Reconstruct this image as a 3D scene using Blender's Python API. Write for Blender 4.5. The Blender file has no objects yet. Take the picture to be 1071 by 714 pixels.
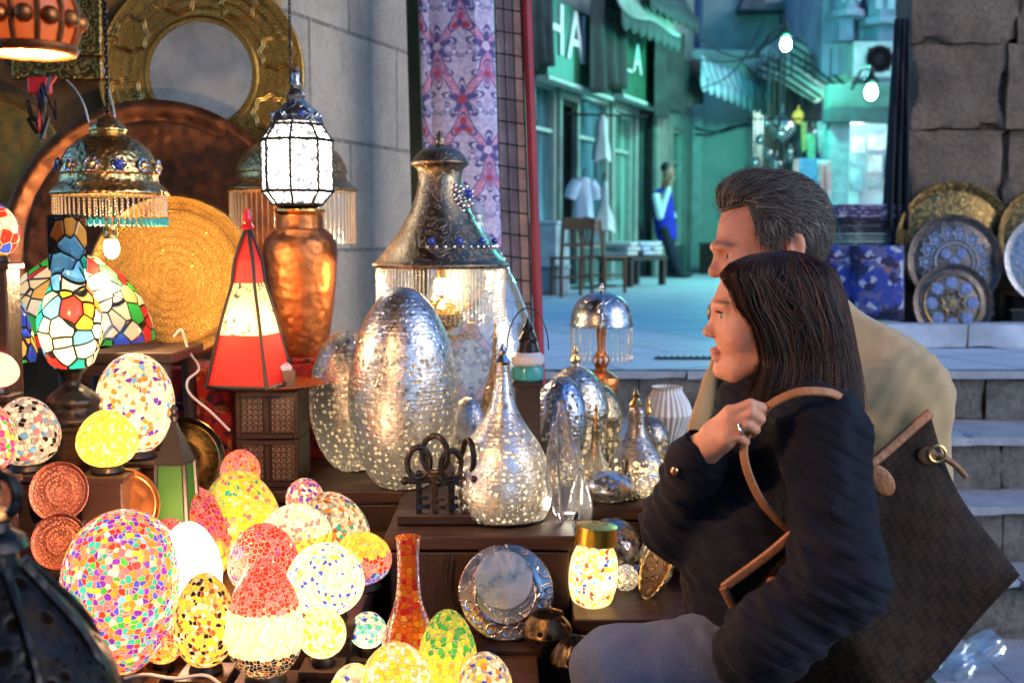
import bpy, bmesh, math, random
import numpy as np
from mathutils import Vector, Matrix, Euler, noise as mnoise
rnd = random.Random(7)
R = math.radians
sc = bpy.context.scene
COL = sc.collection
# ------------------------------------------------------------------ camera
CAMZ, FPX, CX, CY = 1.66, 1190.0, 535.5, 357.0
PITCH = math.atan(107/1190)
cd = bpy.data.cameras.new('camera')
cam = bpy.data.objects.new('camera', cd)
COL.objects.link(cam)
cam.location = (0, 0, CAMZ)
cam.rotation_euler = (R(90)-PITCH, 0, 0)
cd.sensor_width = 36
cd.lens = 36*FPX/1071
cd.clip_start, cd.clip_end = 0.05, 400
cd.dof.use_dof = True
cd.dof.focus_distance = 2.15
cd.dof.aperture_fstop = 4.6
sc.camera = cam
cp, sp = math.cos(PITCH), math.sin(PITCH)

def P(px, py, d):
    """world point seen at photo pixel (px, py), at depth y = d"""
    u, v = (px-CX)/FPX, (CY-py)/FPX
    t = d/(cp+v*sp)
    return Vector((u*t, d, CAMZ+t*(v*cp-sp)))
def S(d): return d/FPX

# ------------------------------------------------------------------ objects
def link(o, parent=None):
    COL.objects.link(o)
    if parent is not None: o.parent = parent
    return o
def tag(o, label=None, cat=None, group=None, kind=None):
    if label: o['label'] = label
    if cat: o['category'] = cat
    if group: o['group'] = group
    if kind: o['kind'] = kind
    return o
def thing(name, label, cat, loc=(0,0,0), rot=(0,0,0), group=None):
    o = bpy.data.objects.new(name, None)
    o.empty_display_size = 0.05
    o.location = loc; o.rotation_euler = rot
    link(o)
    return tag(o, label, cat, group)
def copytree(o, parent=None):
    c = o.copy(); COL.objects.link(c)
    if parent is not None: c.parent = parent
    for ch in list(o.children): copytree(ch, c)
    return c

class MB:
    def __init__(s): s.v=[]; s.f=[]; s.m=[]; s.M=Matrix.Identity(4)
    def add(s, vs, fs, mi=0):
        b=len(s.v); M=s.M
        s.v += [tuple(M @ Vector(p)) for p in vs]
        s.f += [tuple(b+i for i in f) for f in fs]
        s.m += [mi]*len(fs)
        return s
    def box(s, c, d, rot=None, mi=0):
        x,y,z=[k/2 for k in d]
        pts=[Vector((a*x,b*y,e*z)) for e in (-1,1) for b in (-1,1) for a in (-1,1)]
        if rot is not None:
            m=Euler(rot).to_matrix(); pts=[m@p for p in pts]
        c=Vector(c)
        return s.add([p+c for p in pts],[(0,2,3,1),(4,5,7,6),(0,1,5,4),(2,6,7,3),(0,4,6,2),(1,3,7,5)],mi)
    def lathe(s, prof, seg=40, mi=0, ribs=None, cap=True, twist=0, sq=None):
        vs=[];fs=[];n=len(prof)
        for j,(r,z) in enumerate(prof):
            for i in range(seg):
                a=2*math.pi*i/seg+twist*j
                rr=r
                if ribs: rr=r*(1+ribs[1]*math.cos(ribs[0]*a))
                vs.append((rr*math.cos(a),rr*math.sin(a),z))
        for j in range(n-1):
            for i in range(seg):
                k=(i+1)%seg
                fs.append((j*seg+i,j*seg+k,(j+1)*seg+k,(j+1)*seg+i))
        if cap:
            if prof[0][0]>1e-5: fs.append(tuple(range(seg))[::-1])
            if prof[-1][0]>1e-5: fs.append(tuple((n-1)*seg+i for i in range(seg)))
        return s.add(vs,fs,mi)
    def tube(s, pts, r, seg=6, mi=0, closed=False, flat=None):
        pts=[Vector(p) for p in pts]; n=len(pts)
        rs=r if hasattr(r,'__len__') else [r]*n
        vs=[];fs=[]; up=None
        for j in range(n):
            a=pts[(j-1)%n] if (closed or j>0) else pts[j]
            b=pts[(j+1)%n] if (closed or j<n-1) else pts[j]
            t=(b-a).normalized() if (b-a).length>1e-9 else Vector((0,0,1))
            if up is None:
                up=Vector((0,0,1)) if abs(t.z)<.9 else Vector((1,0,0))
            x=t.cross(up)
            if x.length<1e-6: x=t.orthogonal()
            x.normalize(); y=x.cross(t).normalized(); up=y
            for i in range(seg):
                an=2*math.pi*i/seg
                vs.append(pts[j]+rs[j]*(x*math.cos(an)*(flat or 1)+y*math.sin(an)))
        m=n if closed else n-1
        for j in range(m):
            q=(j+1)%n
            for i in range(seg):
                k=(i+1)%seg
                fs.append((j*seg+i,j*seg+k,q*seg+k,q*seg+i))
        if not closed:
            fs.append(tuple(range(seg))[::-1]); fs.append(tuple((n-1)*seg+i for i in range(seg)))
        return s.add(vs,fs,mi)
    def ell(s, c, r, seg=14, rings=8, mi=0):
        if not hasattr(r,'__len__'): r=(r,r,r)
        vs=[(c[0],c[1],c[2]-r[2])]
        for j in range(1,rings):
            t=math.pi*j/rings
            for i in range(seg):
                a=2*math.pi*i/seg
                vs.append((c[0]+r[0]*math.sin(t)*math.cos(a),c[1]+r[1]*math.sin(t)*math.sin(a),c[2]-r[2]*math.cos(t)))
        vs.append((c[0],c[1],c[2]+r[2])); top=len(vs)-1
        fs=[(0,1+(i+1)%seg,1+i) for i in range(seg)]
        for j in range(rings-2):
            for i in range(seg):
                k=(i+1)%seg
                fs.append((1+j*seg+i,1+j*seg+k,1+(j+1)*seg+k,1+(j+1)*seg+i))
        b=1+(rings-2)*seg
        fs += [(b+i,b+(i+1)%seg,top) for i in range(seg)]
        return s.add(vs,fs,mi)
    def rough(s, c, d, amp=.006, cell=.06, mi=0, seed=0):
        """a worn block: a box cut into cells with every face pushed about, corners knocked off"""
        n=[max(1,min(60,int(round(k/cell)))) for k in d]; idx={}; vs=[]; fs=[]
        def vert(i,j,k):
            q=(i,j,k)
            if q not in idx:
                p=Vector((d[0]*(i/n[0]-.5),d[1]*(j/n[1]-.5),d[2]*(k/n[2]-.5)))
                w=p+Vector(c)
                nz=mnoise.noise_vector(w*3.1+Vector((seed,0,0)))*.6+mnoise.noise_vector(w*11)*.5
                e=sum((i in (0,n[0]),j in (0,n[1]),k in (0,n[2])))
                ch=max(0,mnoise.noise(w*6+Vector((9,seed,3)))-.12)*(3.0 if e>=2 else 0)
                p=p+nz*amp-Vector([ (p[a_]/max(1e-6,abs(p[a_])))*ch*amp*2.2 if (i,j,k)[a_] in (0,n[a_]) else 0 for a_ in range(3)])
                idx[q]=len(vs); vs.append(p+Vector(c))
            return idx[q]
        for ax in range(3):
            u,w=(ax+1)%3,(ax+2)%3
            for side in (0,n[ax]):
                for a_ in range(n[u]):
                    for b_ in range(n[w]):
                        def V(da,db):
                            q=[0,0,0]; q[ax]=side; q[u]=a_+da; q[w]=b_+db; return vert(*q)
                        f=(V(0,0),V(1,0),V(1,1),V(0,1)); fs.append(f if side else f[::-1])
        return s.add(vs,fs,mi)
    def prism(s, poly, z0, z1, mi=0):
        """poly in local xy, extruded z0..z1"""
        n=len(poly)
        vs=[(x,y,z0) for x,y in poly]+[(x,y,z1) for x,y in poly]
        fs=[tuple(range(n))[::-1],tuple(range(n,2*n))]
        fs+=[(i,(i+1)%n,n+(i+1)%n,n+i) for i in range(n)]
        return s.add(vs,fs,mi)
    def build(s, name, mats, parent=None, smooth=True, bevel=0, angle=35):
        me=bpy.data.meshes.new(name)
        me.from_pydata(s.v,[],s.f)
        if not isinstance(mats,(list,tuple)): mats=[mats]
        for m in mats: me.materials.append(m)
        if len(mats)>1: me.polygons.foreach_set('material_index',s.m)
        bm=bmesh.new(); bm.from_mesh(me); bmesh.ops.recalc_face_normals(bm,faces=bm.faces)
        if smooth:
            for f in bm.faces: f.smooth=True
            for e in bm.edges:
                if len(e.link_faces)==2 and e.calc_face_angle(0)>R(angle): e.smooth=False
        bm.to_mesh(me); bm.free()
        o=bpy.data.objects.new(name,me); link(o,parent)
        if bevel:
            b=o.modifiers.new('bevel','BEVEL'); b.width=bevel; b.segments=2; b.limit_method='ANGLE'
        return o

# ------------------------------------------------------------------ materials
class G:
    def __init__(s,name):
        s.mat=bpy.data.materials.new(name); s.mat.use_nodes=True
        s.nt=s.mat.node_tree; s.nt.nodes.clear()
        s._tc=None
    def n(s,typ,ins=None,**props):
        nd=s.nt.nodes.new('ShaderNode'+typ)
        for k,v in props.items(): setattr(nd,k,v)
        for k,v in (ins or {}).items(): s.put(nd.inputs[k],v)
        return nd
    def put(s,sock,v):
        if isinstance(v,bpy.types.NodeSocket): s.nt.links.new(v,sock)
        elif isinstance(v,bpy.types.Node): s.nt.links.new(v.outputs[0],sock)
        else:
            if hasattr(v,'__len__') and sock.type=='RGBA' and len(v)==3: v=(*v,1)
            sock.default_value=v
    def tc(s,kind='Object'):
        if s._tc is None: s._tc=s.n('TexCoord')
        return s._tc.outputs[kind]
    def m(s,op,a,b=0.0,c=0.0,clamp=False):
        nd=s.n('Math',operation=op,use_clamp=clamp)
        for i,v in enumerate((a,b,c)): s.put(nd.inputs[i],v)
        return nd.outputs[0]
    def map(s,vec,scale=(1,1,1),loc=(0,0,0),rot=(0,0,0)):
        return s.n('Mapping',{'Vector':vec,'Scale':scale,'Location':loc,'Rotation':rot}).outputs[0]
    def noise(s,scale,detail=4,vec=None,rough=.55,dist=0):
        return s.n('TexNoise',{'Vector':vec if vec is not None else s.tc(),'Scale':scale,'Detail':detail,'Roughness':rough,'Distortion':dist}).outputs[0]
    def voro(s,scale,vec=None,feature='F1',rand=1.0):
        return s.n('TexVoronoi',{'Vector':vec if vec is not None else s.tc(),'Scale':scale,'Randomness':rand},feature=feature)
    def ramp(s,fac,stops,interp='LINEAR'):
        nd=s.n('ValToRGB',{'Fac':fac}); cr=nd.color_ramp; cr.interpolation=interp
        while len(cr.elements)<len(stops): cr.elements.new(.5)
        for e,(p,c) in zip(cr.elements,stops):
            e.position=p
            if not hasattr(c,'__len__'): c=(c,c,c)
            e.color=(*c[:3],1)
        return nd.outputs[0]
    def mix(s,f,a,b,mode='MIX'):
        nd=s.n('Mix',data_type='RGBA',blend_type=mode)
        s.put(nd.inputs[0],f); s.put(nd.inputs[6],a); s.put(nd.inputs[7],b)
        return nd.outputs[2]
    def bump(s,h,strength=.5,dist=.01,nrm=None):
        nd=s.n('Bump',{'Height':h,'Strength':strength,'Distance':dist})
        if nrm is not None: s.put(nd.inputs['Normal'],nrm)
        return nd.outputs[0]
    def pbr(s,**k):
        names={'col':'Base Color','rough':'Roughness','metal':'Metallic','nrm':'Normal','sss':'Subsurface Weight','trans':'Transmission Weight','ecol':'Emission Color','e':'Emission Strength','ior':'IOR','alpha':'Alpha','coat':'Coat Weight','sheen':'Sheen Weight','spec':'Specular IOR Level'}
        nd=s.n('BsdfPrincipled')
        for a,v in k.items(): s.put(nd.inputs[names[a]],v)
        return nd
    def out(s,sh):
        o=s.n('OutputMaterial'); s.put(o.inputs[0],sh); return s.mat
    def mixs(s,f,a,b):
        nd=s.n('MixShader'); s.put(nd.inputs[0],f); s.put(nd.inputs[1],a); s.put(nd.inputs[2],b); return nd.outputs[0]
    def adds(s,a,b):
        nd=s.n('AddShader'); s.put(nd.inputs[0],a); s.put(nd.inputs[1],b); return nd.outputs[0]

def paint(name,col,rough=.5,var=.25,scale=8,bump=0.0,bscale=60,metal=0,sheen=0,dirt=None):
    g=G(name); n=g.noise(scale,5)
    lo=[c*(1-var) for c in col]; hi=[min(1,c*(1+var)) for c in col]
    c=g.ramp(n,[(.3,lo),(.7,hi)])
    if dirt: c=g.mix(g.ramp(g.noise(scale*.4,7),[(.5,0),(.68,.75)]),c,dirt)
    kw=dict(col=c,rough=rough,metal=metal)
    if sheen: kw['sheen']=sheen
    if bump: kw['nrm']=g.bump(g.noise(bscale,6),bump,.01)
    return g.out(g.pbr(**kw))

def metal(name,col,rough=.3,tarnish=(.05,.03,.02),tscale=9,tamt=.6,engrave=0,escale=70,estr=.5,hammer=0,dirtlo=.45):
    g=G(name)
    n=g.noise(tscale,6)
    base=g.mix(g.ramp(n,[(dirtlo,0),(.75,tamt)]),col,tarnish)
    h=g.noise(260,2)
    nrm=None; r=g.ramp(g.noise(30,4),[(.3,rough*.75),(.75,min(1,rough*1.5))])
    if engrave:
        v=g.voro(escale,feature='DISTANCE_TO_EDGE').outputs[0]
        w=g.voro(escale*.37,vec=g.map(g.tc(),loc=(.3,.1,.2)),feature='SMOOTH_F1').outputs[0]
        e=g.ramp(v,[(.02,0),(.1,1)])
        e2=g.ramp(g.m('SINE',g.m('MULTIPLY',w,26)),[(.25,0),(.6,1)])
        ee=g.m('MULTIPLY',e,e2)
        base=g.mix(g.m('MULTIPLY',g.m('SUBTRACT',1,ee),engrave),base,tarnish)
        nrm=g.bump(ee,estr,.004)
    if hammer:
        v=g.voro(hammer,feature='SMOOTH_F1').outputs[0]
        nrm=g.bump(v,.5,.006,nrm)
    if nrm is None: nrm=g.bump(g.noise(18,4),.12,.02)
    return g.out(g.pbr(col=base,rough=r,metal=1,nrm=nrm))

def metal_polar(name,col,tarnish,rad,n=24,rings=9,rough=.3,band=None):
    """engraved tray: rings of petals and knots worked round the middle (local z)"""
    g=G(name); s=g.n('SeparateXYZ',{0:g.tc()}); x,y=s.outputs[0],s.outputs[1]
    r=g.m('DIVIDE',g.m('SQRT',g.m('ADD',g.m('MULTIPLY',x,x),g.m('MULTIPLY',y,y))),rad); th=g.m('ARCTAN2',y,x)
    k=g.m('MULTIPLY',r,float(rings)); fl=g.m('FLOOR',k); fr=g.m('FRACT',k)
    ph=g.m('MULTIPLY',fl,1.7)
    nn=g.m('ADD',float(n),g.m('MULTIPLY',g.m('FLOOR',g.m('MULTIPLY',fl,.5)),float(n)*.5))
    a=g.m('ABSOLUTE',g.m('SINE',g.m('ADD',g.m('MULTIPLY',th,g.m('FLOOR',nn)),ph)))
    b=g.m('SINE',g.m('MULTIPLY',fr,3.1416))
    pet=g.m('SUBTRACT',g.m('MULTIPLY',a,b),.45)
    line=g.ramp(g.m('ABSOLUTE',pet),[(.03,0),(.13,1)])
    pet2=g.ramp(g.m('ABSOLUTE',g.m('SUBTRACT',g.m('MULTIPLY',a,b),.75)),[(.02,.3),(.08,1)])
    edge=g.ramp(b,[(.1,0),(.24,1)])
    fine=g.ramp(g.voro(150,feature='DISTANCE_TO_EDGE').outputs[0],[(.05,.35),(.22,1)])
    h=g.m('MULTIPLY',g.m('MULTIPLY',line,pet2),g.m('MULTIPLY',edge,fine))
    nz=g.noise(7,6)
    c=g.mix(g.m('MULTIPLY',g.m('SUBTRACT',1,h),.8),col,tarnish)
    c=g.mix(g.ramp(nz,[(.45,0),(.75,.45)]),c,tarnish)
    return g.out(g.pbr(col=c,rough=g.ramp(nz,[(.3,rough*.8),(.7,rough*1.6)]),metal=1,nrm=g.bump(h,.35,.004)))

def palstops(pal):
    t=sum(w for _,w in pal); a=0; st=[]
    for c,w in pal: st.append((a/t,c)); a+=w
    return st
def mosaic(name,pal,scale=70,grout=(.5,.42,.3),gw=.06,emit=.5,bands=None,h=1,trans=.75,rand=.75,rough=.12,stretch=(1,1,1)):
    g=G(name); vec=g.map(g.tc(),scale=stretch)
    v=g.voro(scale,vec,rand=rand); e=g.voro(scale,vec,feature='DISTANCE_TO_EDGE',rand=rand).outputs[0]
    sep=g.n('SeparateColor',{0:v.outputs['Color']})
    col=g.ramp(sep.outputs[0],palstops(pal),'CONSTANT')
    if bands:
        z=g.n('SeparateXYZ',{0:v.outputs['Position']}).outputs[2]
        z=g.m('DIVIDE',z,h*stretch[2])
        for lo,hi,bp in bands:
            c2=g.ramp(sep.outputs[1],palstops(bp),'CONSTANT')
            f=g.m('MULTIPLY',g.m('GREATER_THAN',z,lo),g.m('LESS_THAN',z,hi))
            col=g.mix(f,col,c2)
    # glass pieces vary a little in strength
    col=g.mix(g.m('MULTIPLY',sep.outputs[2],.35),col,(.02,.02,.02),'MULTIPLY')
    gm=g.ramp(e,[(gw*.5,0),(gw,1)])
    col=g.mix(gm,grout,col)
    nrm=g.bump(g.m('ADD',g.ramp(e,[(0,0),(gw*2.2,1)]),g.m('MULTIPLY',sep.outputs[0],.35)),.8,.006)
    tr=g.n('BsdfTranslucent',{'Color':col,'Normal':nrm}); df=g.n('BsdfDiffuse',{'Color':col,'Normal':nrm})
    b=g.mixs(trans,df,tr)
    gl=g.n('BsdfGlossy',{'Color':(1,1,1),'Roughness':rough,'Normal':nrm})
    fr=g.n('LayerWeight',{'Blend':.25}).outputs['Fresnel']
    b=g.mixs(g.m('MULTIPLY',fr,.6),b,gl)
    if emit:
        em=g.n('Emission',{'Color':col,'Strength':emit*EMK}); b=g.adds(b,em)
    return g.out(b)

def pierced(name,col=(.72,.70,.66),hole=45,thr=.33,rough=.28,glow=(1,.75,.4),emit=.25,dark=.5,rows=110,hz=None):
    """sheet metal with punched holes, fine ripple rows and mottled patina"""
    g=G(name); v=g.voro(hole,rand=.55).outputs['Distance']
    v2=g.voro(hole*2.3,rand=.8).outputs['Distance']
    mask=g.m('LESS_THAN',v,thr)
    m2=g.m('MULTIPLY',g.m('LESS_THAN',v2,thr*.9),g.m('GREATER_THAN',g.noise(7,2),.5))
    mask=g.m('MAXIMUM',mask,m2)
    if hz is not None:
        z=g.n('SeparateXYZ',{0:g.tc()}).outputs[2]
        mask=g.m('MULTIPLY',mask,g.m('LESS_THAN',z,hz))
    z=g.n('SeparateXYZ',{0:g.tc()}).outputs[2]
    row=g.m('SINE',g.m('MULTIPLY',z,rows*6.283))
    n=g.noise(26,6,rough=.7)
    c=g.mix(g.ramp(n,[(.44,0),(.6,dark)]),col,(.03,.025,.02)); c=g.mix(g.ramp(g.voro(44,rand=1).outputs['Distance'],[(.16,min(1,dark*1.3)),(.32,0)]),c,(.02,.017,.015))
    h=g.m('ADD',g.m('MULTIPLY',row,.05),g.m('MULTIPLY',g.noise(110,4),.9))
    h=g.m('ADD',h,g.m('MULTIPLY',g.ramp(v,[(thr,0),(thr+.12,1)]),.6))
    nrm=g.bump(h,.42,.004)
    me=g.pbr(col=c,metal=1,rough=g.ramp(n,[(.3,rough*.7),(.7,rough*1.6)]),nrm=nrm).outputs[0]
    ho=g.mixs(.25,g.n('BsdfTranslucent',{'Color':[k*.13 for k in glow]}),g.n('BsdfDiffuse',{'Color':(.02,.015,.01)}))
    me=g.mixs(.022,me,g.n('BsdfTranslucent',{'Color':(1,.92,.8)}))
    ho=g.adds(ho,g.n('Emission',{'Color':glow,'Strength':emit*.25}))
    return g.out(g.mixs(mask,me,ho))

def glassy(name,tint=(1,1,1),alpha=.25,rough=.05,metalmix=0):
    """thin glass: see-through with a coat of reflection"""
    g=G(name)
    tr=g.n('BsdfTransparent',{'Color':tint})
    nrm=g.bump(g.noise(30,3),.25,.01)
    gl=g.n('BsdfGlossy',{'Color':(1,1,1),'Roughness':rough,'Normal':nrm})
    df=g.n('BsdfDiffuse',{'Color':tint})
    fr=g.n('LayerWeight',{'Blend':.35}).outputs['Facing']
    b=g.mixs(alpha,tr,df)
    return g.out(g.mixs(g.ramp(fr,[(0,.08),(1,.75)]),b,gl))
def glow(name,col,s):
    g=G(name); return g.out(g.n('Emission',{'Color':col,'Strength':s}))
def shade(name,col,emit,trans=.7,rough=.5,pattern=None):
    """lit translucent cloth, paper or plain glass"""
    g=G(name)
    c=g.mix(g.ramp(g.noise(22,5),[(.3,.0),(.8,.35)]),col,[k*.6 for k in col])
    if pattern: c=pattern(g,c)
    b=g.mixs(trans,g.n('BsdfDiffuse',{'Color':c}),g.n('BsdfTranslucent',{'Color':c}))
    b=g.mixs(.06,b,g.n('BsdfGlossy',{'Roughness':rough}))
    return g.out(g.adds(b,g.n('Emission',{'Color':c,'Strength':emit})))
def wood(name,col,dark=.45,scale=6,axis='X',rough=.55):
    g=G(name)
    st={'X':(1,14,14),'Y':(14,1,14),'Z':(14,14,1)}[axis]
    v=g.map(g.tc(),scale=st)
    n=g.noise(scale,6,v,dist=.6); n2=g.noise(3,4)
    c=g.ramp(n,[(.25,[k*dark for k in col]),(.6,col),(.8,[min(1,k*1.3) for k in col])])
    c=g.mix(g.ramp(n2,[(.45,0),(.75,.6)]),c,(.02,.012,.008))
    return g.out(g.pbr(col=c,rough=rough,nrm=g.bump(n,.35,.006)))
def bulb(parent,loc,watts,col=(1,.72,.4),r=.02,name='bulb'):
    l=bpy.data.lights.new(name,'POINT'); l.energy=watts*(WK if name=='bulb' else 1); l.color=col; l.shadow_soft_size=r
    o=bpy.data.objects.new(name,l); link(o,parent); o.location=loc
    return o
def spl(pts,n=8):
    """smooth a polyline (Catmull-Rom)"""
    p=[Vector(q) for q in pts]; p=[2*p[0]-p[1]]+p+[2*p[-1]-p[-2]]; out=[]
    for i in range(1,len(p)-2):
        a,b,c,d=p[i-1:i+3]
        for k in range(n):
            t=k/n
            out.append(.5*((2*b)+(c-a)*t+(2*a-5*b+4*c-d)*t*t+(3*b-a-3*c+d)*t*t*t))
    out.append(p[-2]); return out
def spl2(pts,n=6):
    return [(max(0,q.x),q.y) for q in spl([(r,z,0) for r,z in pts],n)]
SKY_S, SUN_S, EXPO, LAMP_W = .13, .6, 1.5, 115
EMK,WK,HOT,LANT,BOWL=.19,.24,16,3.2,28
# ------------------------------------------------------------------ smooth distance-field sculpting (people, cloth)
class SDF:
    def __init__(s, lo, hi, h):
        s.lo=np.array(lo,float); s.h=h
        s.n=np.ceil((np.array(hi,float)-s.lo)/h).astype(int)+1
        s.D=np.full(s.n,1.0,np.float32)
    def _blk(s,lo,hi):
        a=np.clip(np.floor((np.array(lo)-s.lo)/s.h).astype(int),0,s.n); b=np.clip(np.ceil((np.array(hi)-s.lo)/s.h).astype(int)+1,0,s.n)
        if (b<=a).any(): return None
        g=[(s.lo[i]+s.h*np.arange(a[i],b[i])).astype(np.float32) for i in range(3)]
        X,Y,Z=np.meshgrid(*g,indexing='ij',sparse=True)
        return tuple(slice(a[i],b[i]) for i in range(3)),X,Y,Z
    def _put(s,sl,d,k,sub):
        A=s.D[sl]
        if sub:
            hh=np.clip(.5-.5*(A+d)/k,0,1); s.D[sl]=A*(1-hh)-d*hh+k*hh*(1-hh)
        else:
            hh=np.clip(.5+.5*(A-d)/k,0,1); s.D[sl]=A*(1-hh)+d*hh-k*hh*(1-hh)
    def rc(s,a,b,r1,r2=None,k=.02,sub=False,sy=1.0):
        """tapered capsule; sy widens it in y"""
        a=np.array(a,float); b=np.array(b,float); r2=r1 if r2 is None else r2
        m=max(r1,r2)*max(sy,1)+k+4*s.h
        q=s._blk(np.minimum(a,b)-m,np.maximum(a,b)+m)
        if q is None: return
        sl,X,Y,Z=q
        ba=b-a; ba2=ba*np.array([1,1/sy,1]); l2=max(1e-12,(ba2**2).sum())
        px=X-a[0]; py=(Y-a[1])/sy; pz=Z-a[2]
        t=np.clip((px*ba2[0]+py*ba2[1]+pz*ba2[2])/l2,0,1)
        d=np.sqrt((px-t*ba2[0])**2+(py-t*ba2[1])**2+(pz-t*ba2[2])**2)-(r1+t*(r2-r1))
        s._put(sl,d*min(1,sy) if sy<1 else d,k,sub)
    def path(s,pts,rs,k=.01,sub=False):
        for i in range(len(pts)-1):
            s.rc(pts[i],pts[i+1],rs[i] if hasattr(rs,'__len__') else rs, rs[i+1] if hasattr(rs,'__len__') else rs,k,sub)
    def ell(s,c,r,k=.02,sub=False,rot=None):
        c=np.array(c,float); r=np.array(r,float)
        m=r.max()+k+4*s.h
        q=s._blk(c-m,c+m)
        if q is None: return
        sl,X,Y,Z=q
        X=X-c[0];Y=Y-c[1];Z=Z-c[2]
        if rot is not None:
            Mx=np.array(Euler(rot).to_matrix().transposed())
            X,Y,Z=[Mx[i,0]*X+Mx[i,1]*Y+Mx[i,2]*Z for i in range(3)]
        k0=np.sqrt((X/r[0])**2+(Y/r[1])**2+(Z/r[2])**2); k1=np.sqrt((X/r[0]**2)**2+(Y/r[1]**2)**2+(Z/r[2]**2)**2)+1e-9
        s._put(sl,k0*(k0-1)/k1,k,sub)
    def field(s,fn):
        g=[(s.lo[i]+s.h*np.arange(s.n[i])).astype(np.float32) for i in range(3)]
        X,Y,Z=np.meshgrid(*g,indexing='ij',sparse=True)
        s.D=fn(s.D,X,Y,Z).astype(np.float32)
    def mesh(s,name,mat,parent=None,color=None,wob=None):
        D=s.D; n=D.shape
        D[0]=D[-1]=1; D[:,0]=D[:,-1]=1; D[:,:,0]=D[:,:,-1]=1
        neg=D<0
        cs=[(i,j,k) for i in (0,1) for j in (0,1) for k in (0,1)]
        cnt=np.zeros([q-1 for q in n],np.int8)
        for i,j,k in cs: cnt+=neg[i:n[0]-1+i,j:n[1]-1+j,k:n[2]-1+k]
        act=(cnt>0)&(cnt<8)
        ci=np.argwhere(act)
        idx=np.full(act.shape,-1,np.int32); idx[act]=np.arange(len(ci))
        acc=np.zeros((len(ci),3)); num=np.zeros(len(ci))
        for a in cs:
            for ax in range(3):
                if a[ax]: continue
                b=list(a); b[ax]=1
                da=D[ci[:,0]+a[0],ci[:,1]+a[1],ci[:,2]+a[2]].astype(float); db=D[ci[:,0]+b[0],ci[:,1]+b[1],ci[:,2]+b[2]].astype(float)
                x=(da<0)!=(db<0); t=np.where(x,da/np.where(x,da-db,1),0)
                p=np.tile(np.array(a,float),(len(ci),1)); p[:,ax]+=t
                acc+=p*x[:,None]; num+=x
        V=s.lo+s.h*(ci+acc/num[:,None])
        F=[]
        for ax in range(3):
            u,w=(ax+1)%3,(ax+2)%3
            sl0=[slice(1,-1)]*3; sl1=[slice(1,-1)]*3
            sl0[ax]=slice(0,n[ax]-1); sl1[ax]=slice(1,n[ax])
            A=neg[tuple(sl0)]; B=neg[tuple(sl1)]
            e=np.argwhere(A!=B); fl=A[tuple(e.T)]
            off=np.ones(3,int); off[ax]=0
            e=e+off
            def at(du,dw):
                q=e.copy(); q[:,u]-=du; q[:,w]-=dw
                return idx[q[:,0],q[:,1],q[:,2]]
            quad=np.stack([at(1,1),at(0,1),at(0,0),at(1,0)],1)
            quad[~fl]=quad[~fl][:,::-1]
            F.append(quad)
        F=np.concatenate(F); F=F[(F>=0).all(1)]
        me=bpy.data.meshes.new(name)
        me.vertices.add(len(V)); me.vertices.foreach_set('co',V.astype(np.float32).ravel())
        me.loops.add(F.size); me.loops.foreach_set('vertex_index',F.ravel().astype(np.int32))
        me.polygons.add(len(F)); me.polygons.foreach_set('loop_start',np.arange(0,F.size,4,dtype=np.int32))
        me.polygons.foreach_set('loop_total',np.full(len(F),4,np.int32))
        me.update(calc_edges=True); me.validate()
        me.polygons.foreach_set('use_smooth',np.ones(len(me.polygons),bool))
        me.materials.append(mat)
        if color is not None:
            c=np.ones((len(V),4),np.float32); c[:,:3]=color(V)
            at=me.color_attributes.new('tone','FLOAT_COLOR','POINT'); at.data.foreach_set('color',c.ravel())
        o=bpy.data.objects.new(name,me); link(o,parent)
        return o

def strands(name,paths,r,mat,parent=None,seg=3):
    """many tapered hair strands as one mesh; paths: array (n, m, 3)"""
    Pp=np.asarray(paths,float); n,m,_=Pp.shape
    T=np.gradient(Pp,axis=1); T/=np.linalg.norm(T,axis=2,keepdims=True)+1e-9
    up=np.array([0.31,0.9,.2]); X=np.cross(T,up); X/=np.linalg.norm(X,axis=2,keepdims=True)+1e-9; Y=np.cross(T,X)
    tp=np.linspace(0,1,m); rad=r*np.clip(np.minimum(.6+tp*4,1.25*(1-tp)+.12),.1,1)
    rr=(np.array([rnd.uniform(.6,1.3) for _ in range(n)])[:,None]*rad[None])[:,:,None]
    ring=[Pp+rr*(math.cos(a)*X+math.sin(a)*Y) for a in [2*math.pi*i/seg for i in range(seg)]]
    V=np.stack(ring,2).reshape(-1,3)
    base=np.arange(n)[:,None,None]*m*seg+np.arange(m-1)[None,:,None]*seg
    i=np.arange(seg)[None,None,:]; k=(i+1)%seg
    F=np.stack([base+i,base+k,base+seg+k,base+seg+i],-1).reshape(-1,4)
    me=bpy.data.meshes.new(name)
    me.vertices.add(len(V)); me.vertices.foreach_set('co',V.astype(np.float32).ravel())
    me.loops.add(F.size); me.loops.foreach_set('vertex_index',F.ravel().astype(np.int32))
    me.polygons.add(len(F)); me.polygons.foreach_set('loop_start',np.arange(0,F.size,4,dtype=np.int32)); me.polygons.foreach_set('loop_total',np.full(len(F),4,np.int32))
    me.update(calc_edges=True)
    me.polygons.foreach_set('use_smooth',np.ones(len(F),bool))
    cc=np.repeat(np.array([rnd.random() for _ in range(n)]),m*seg)
    c=np.ones((len(V),4),np.float32); c[:,0]=cc; c[:,1]=np.tile(np.repeat(tp,seg),n)
    at=me.color_attributes.new('tone','FLOAT_COLOR','POINT'); at.data.foreach_set('color',c.ravel())
    me.materials.append(mat)
    o=bpy.data.objects.new(name,me); link(o,parent); return o
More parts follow.
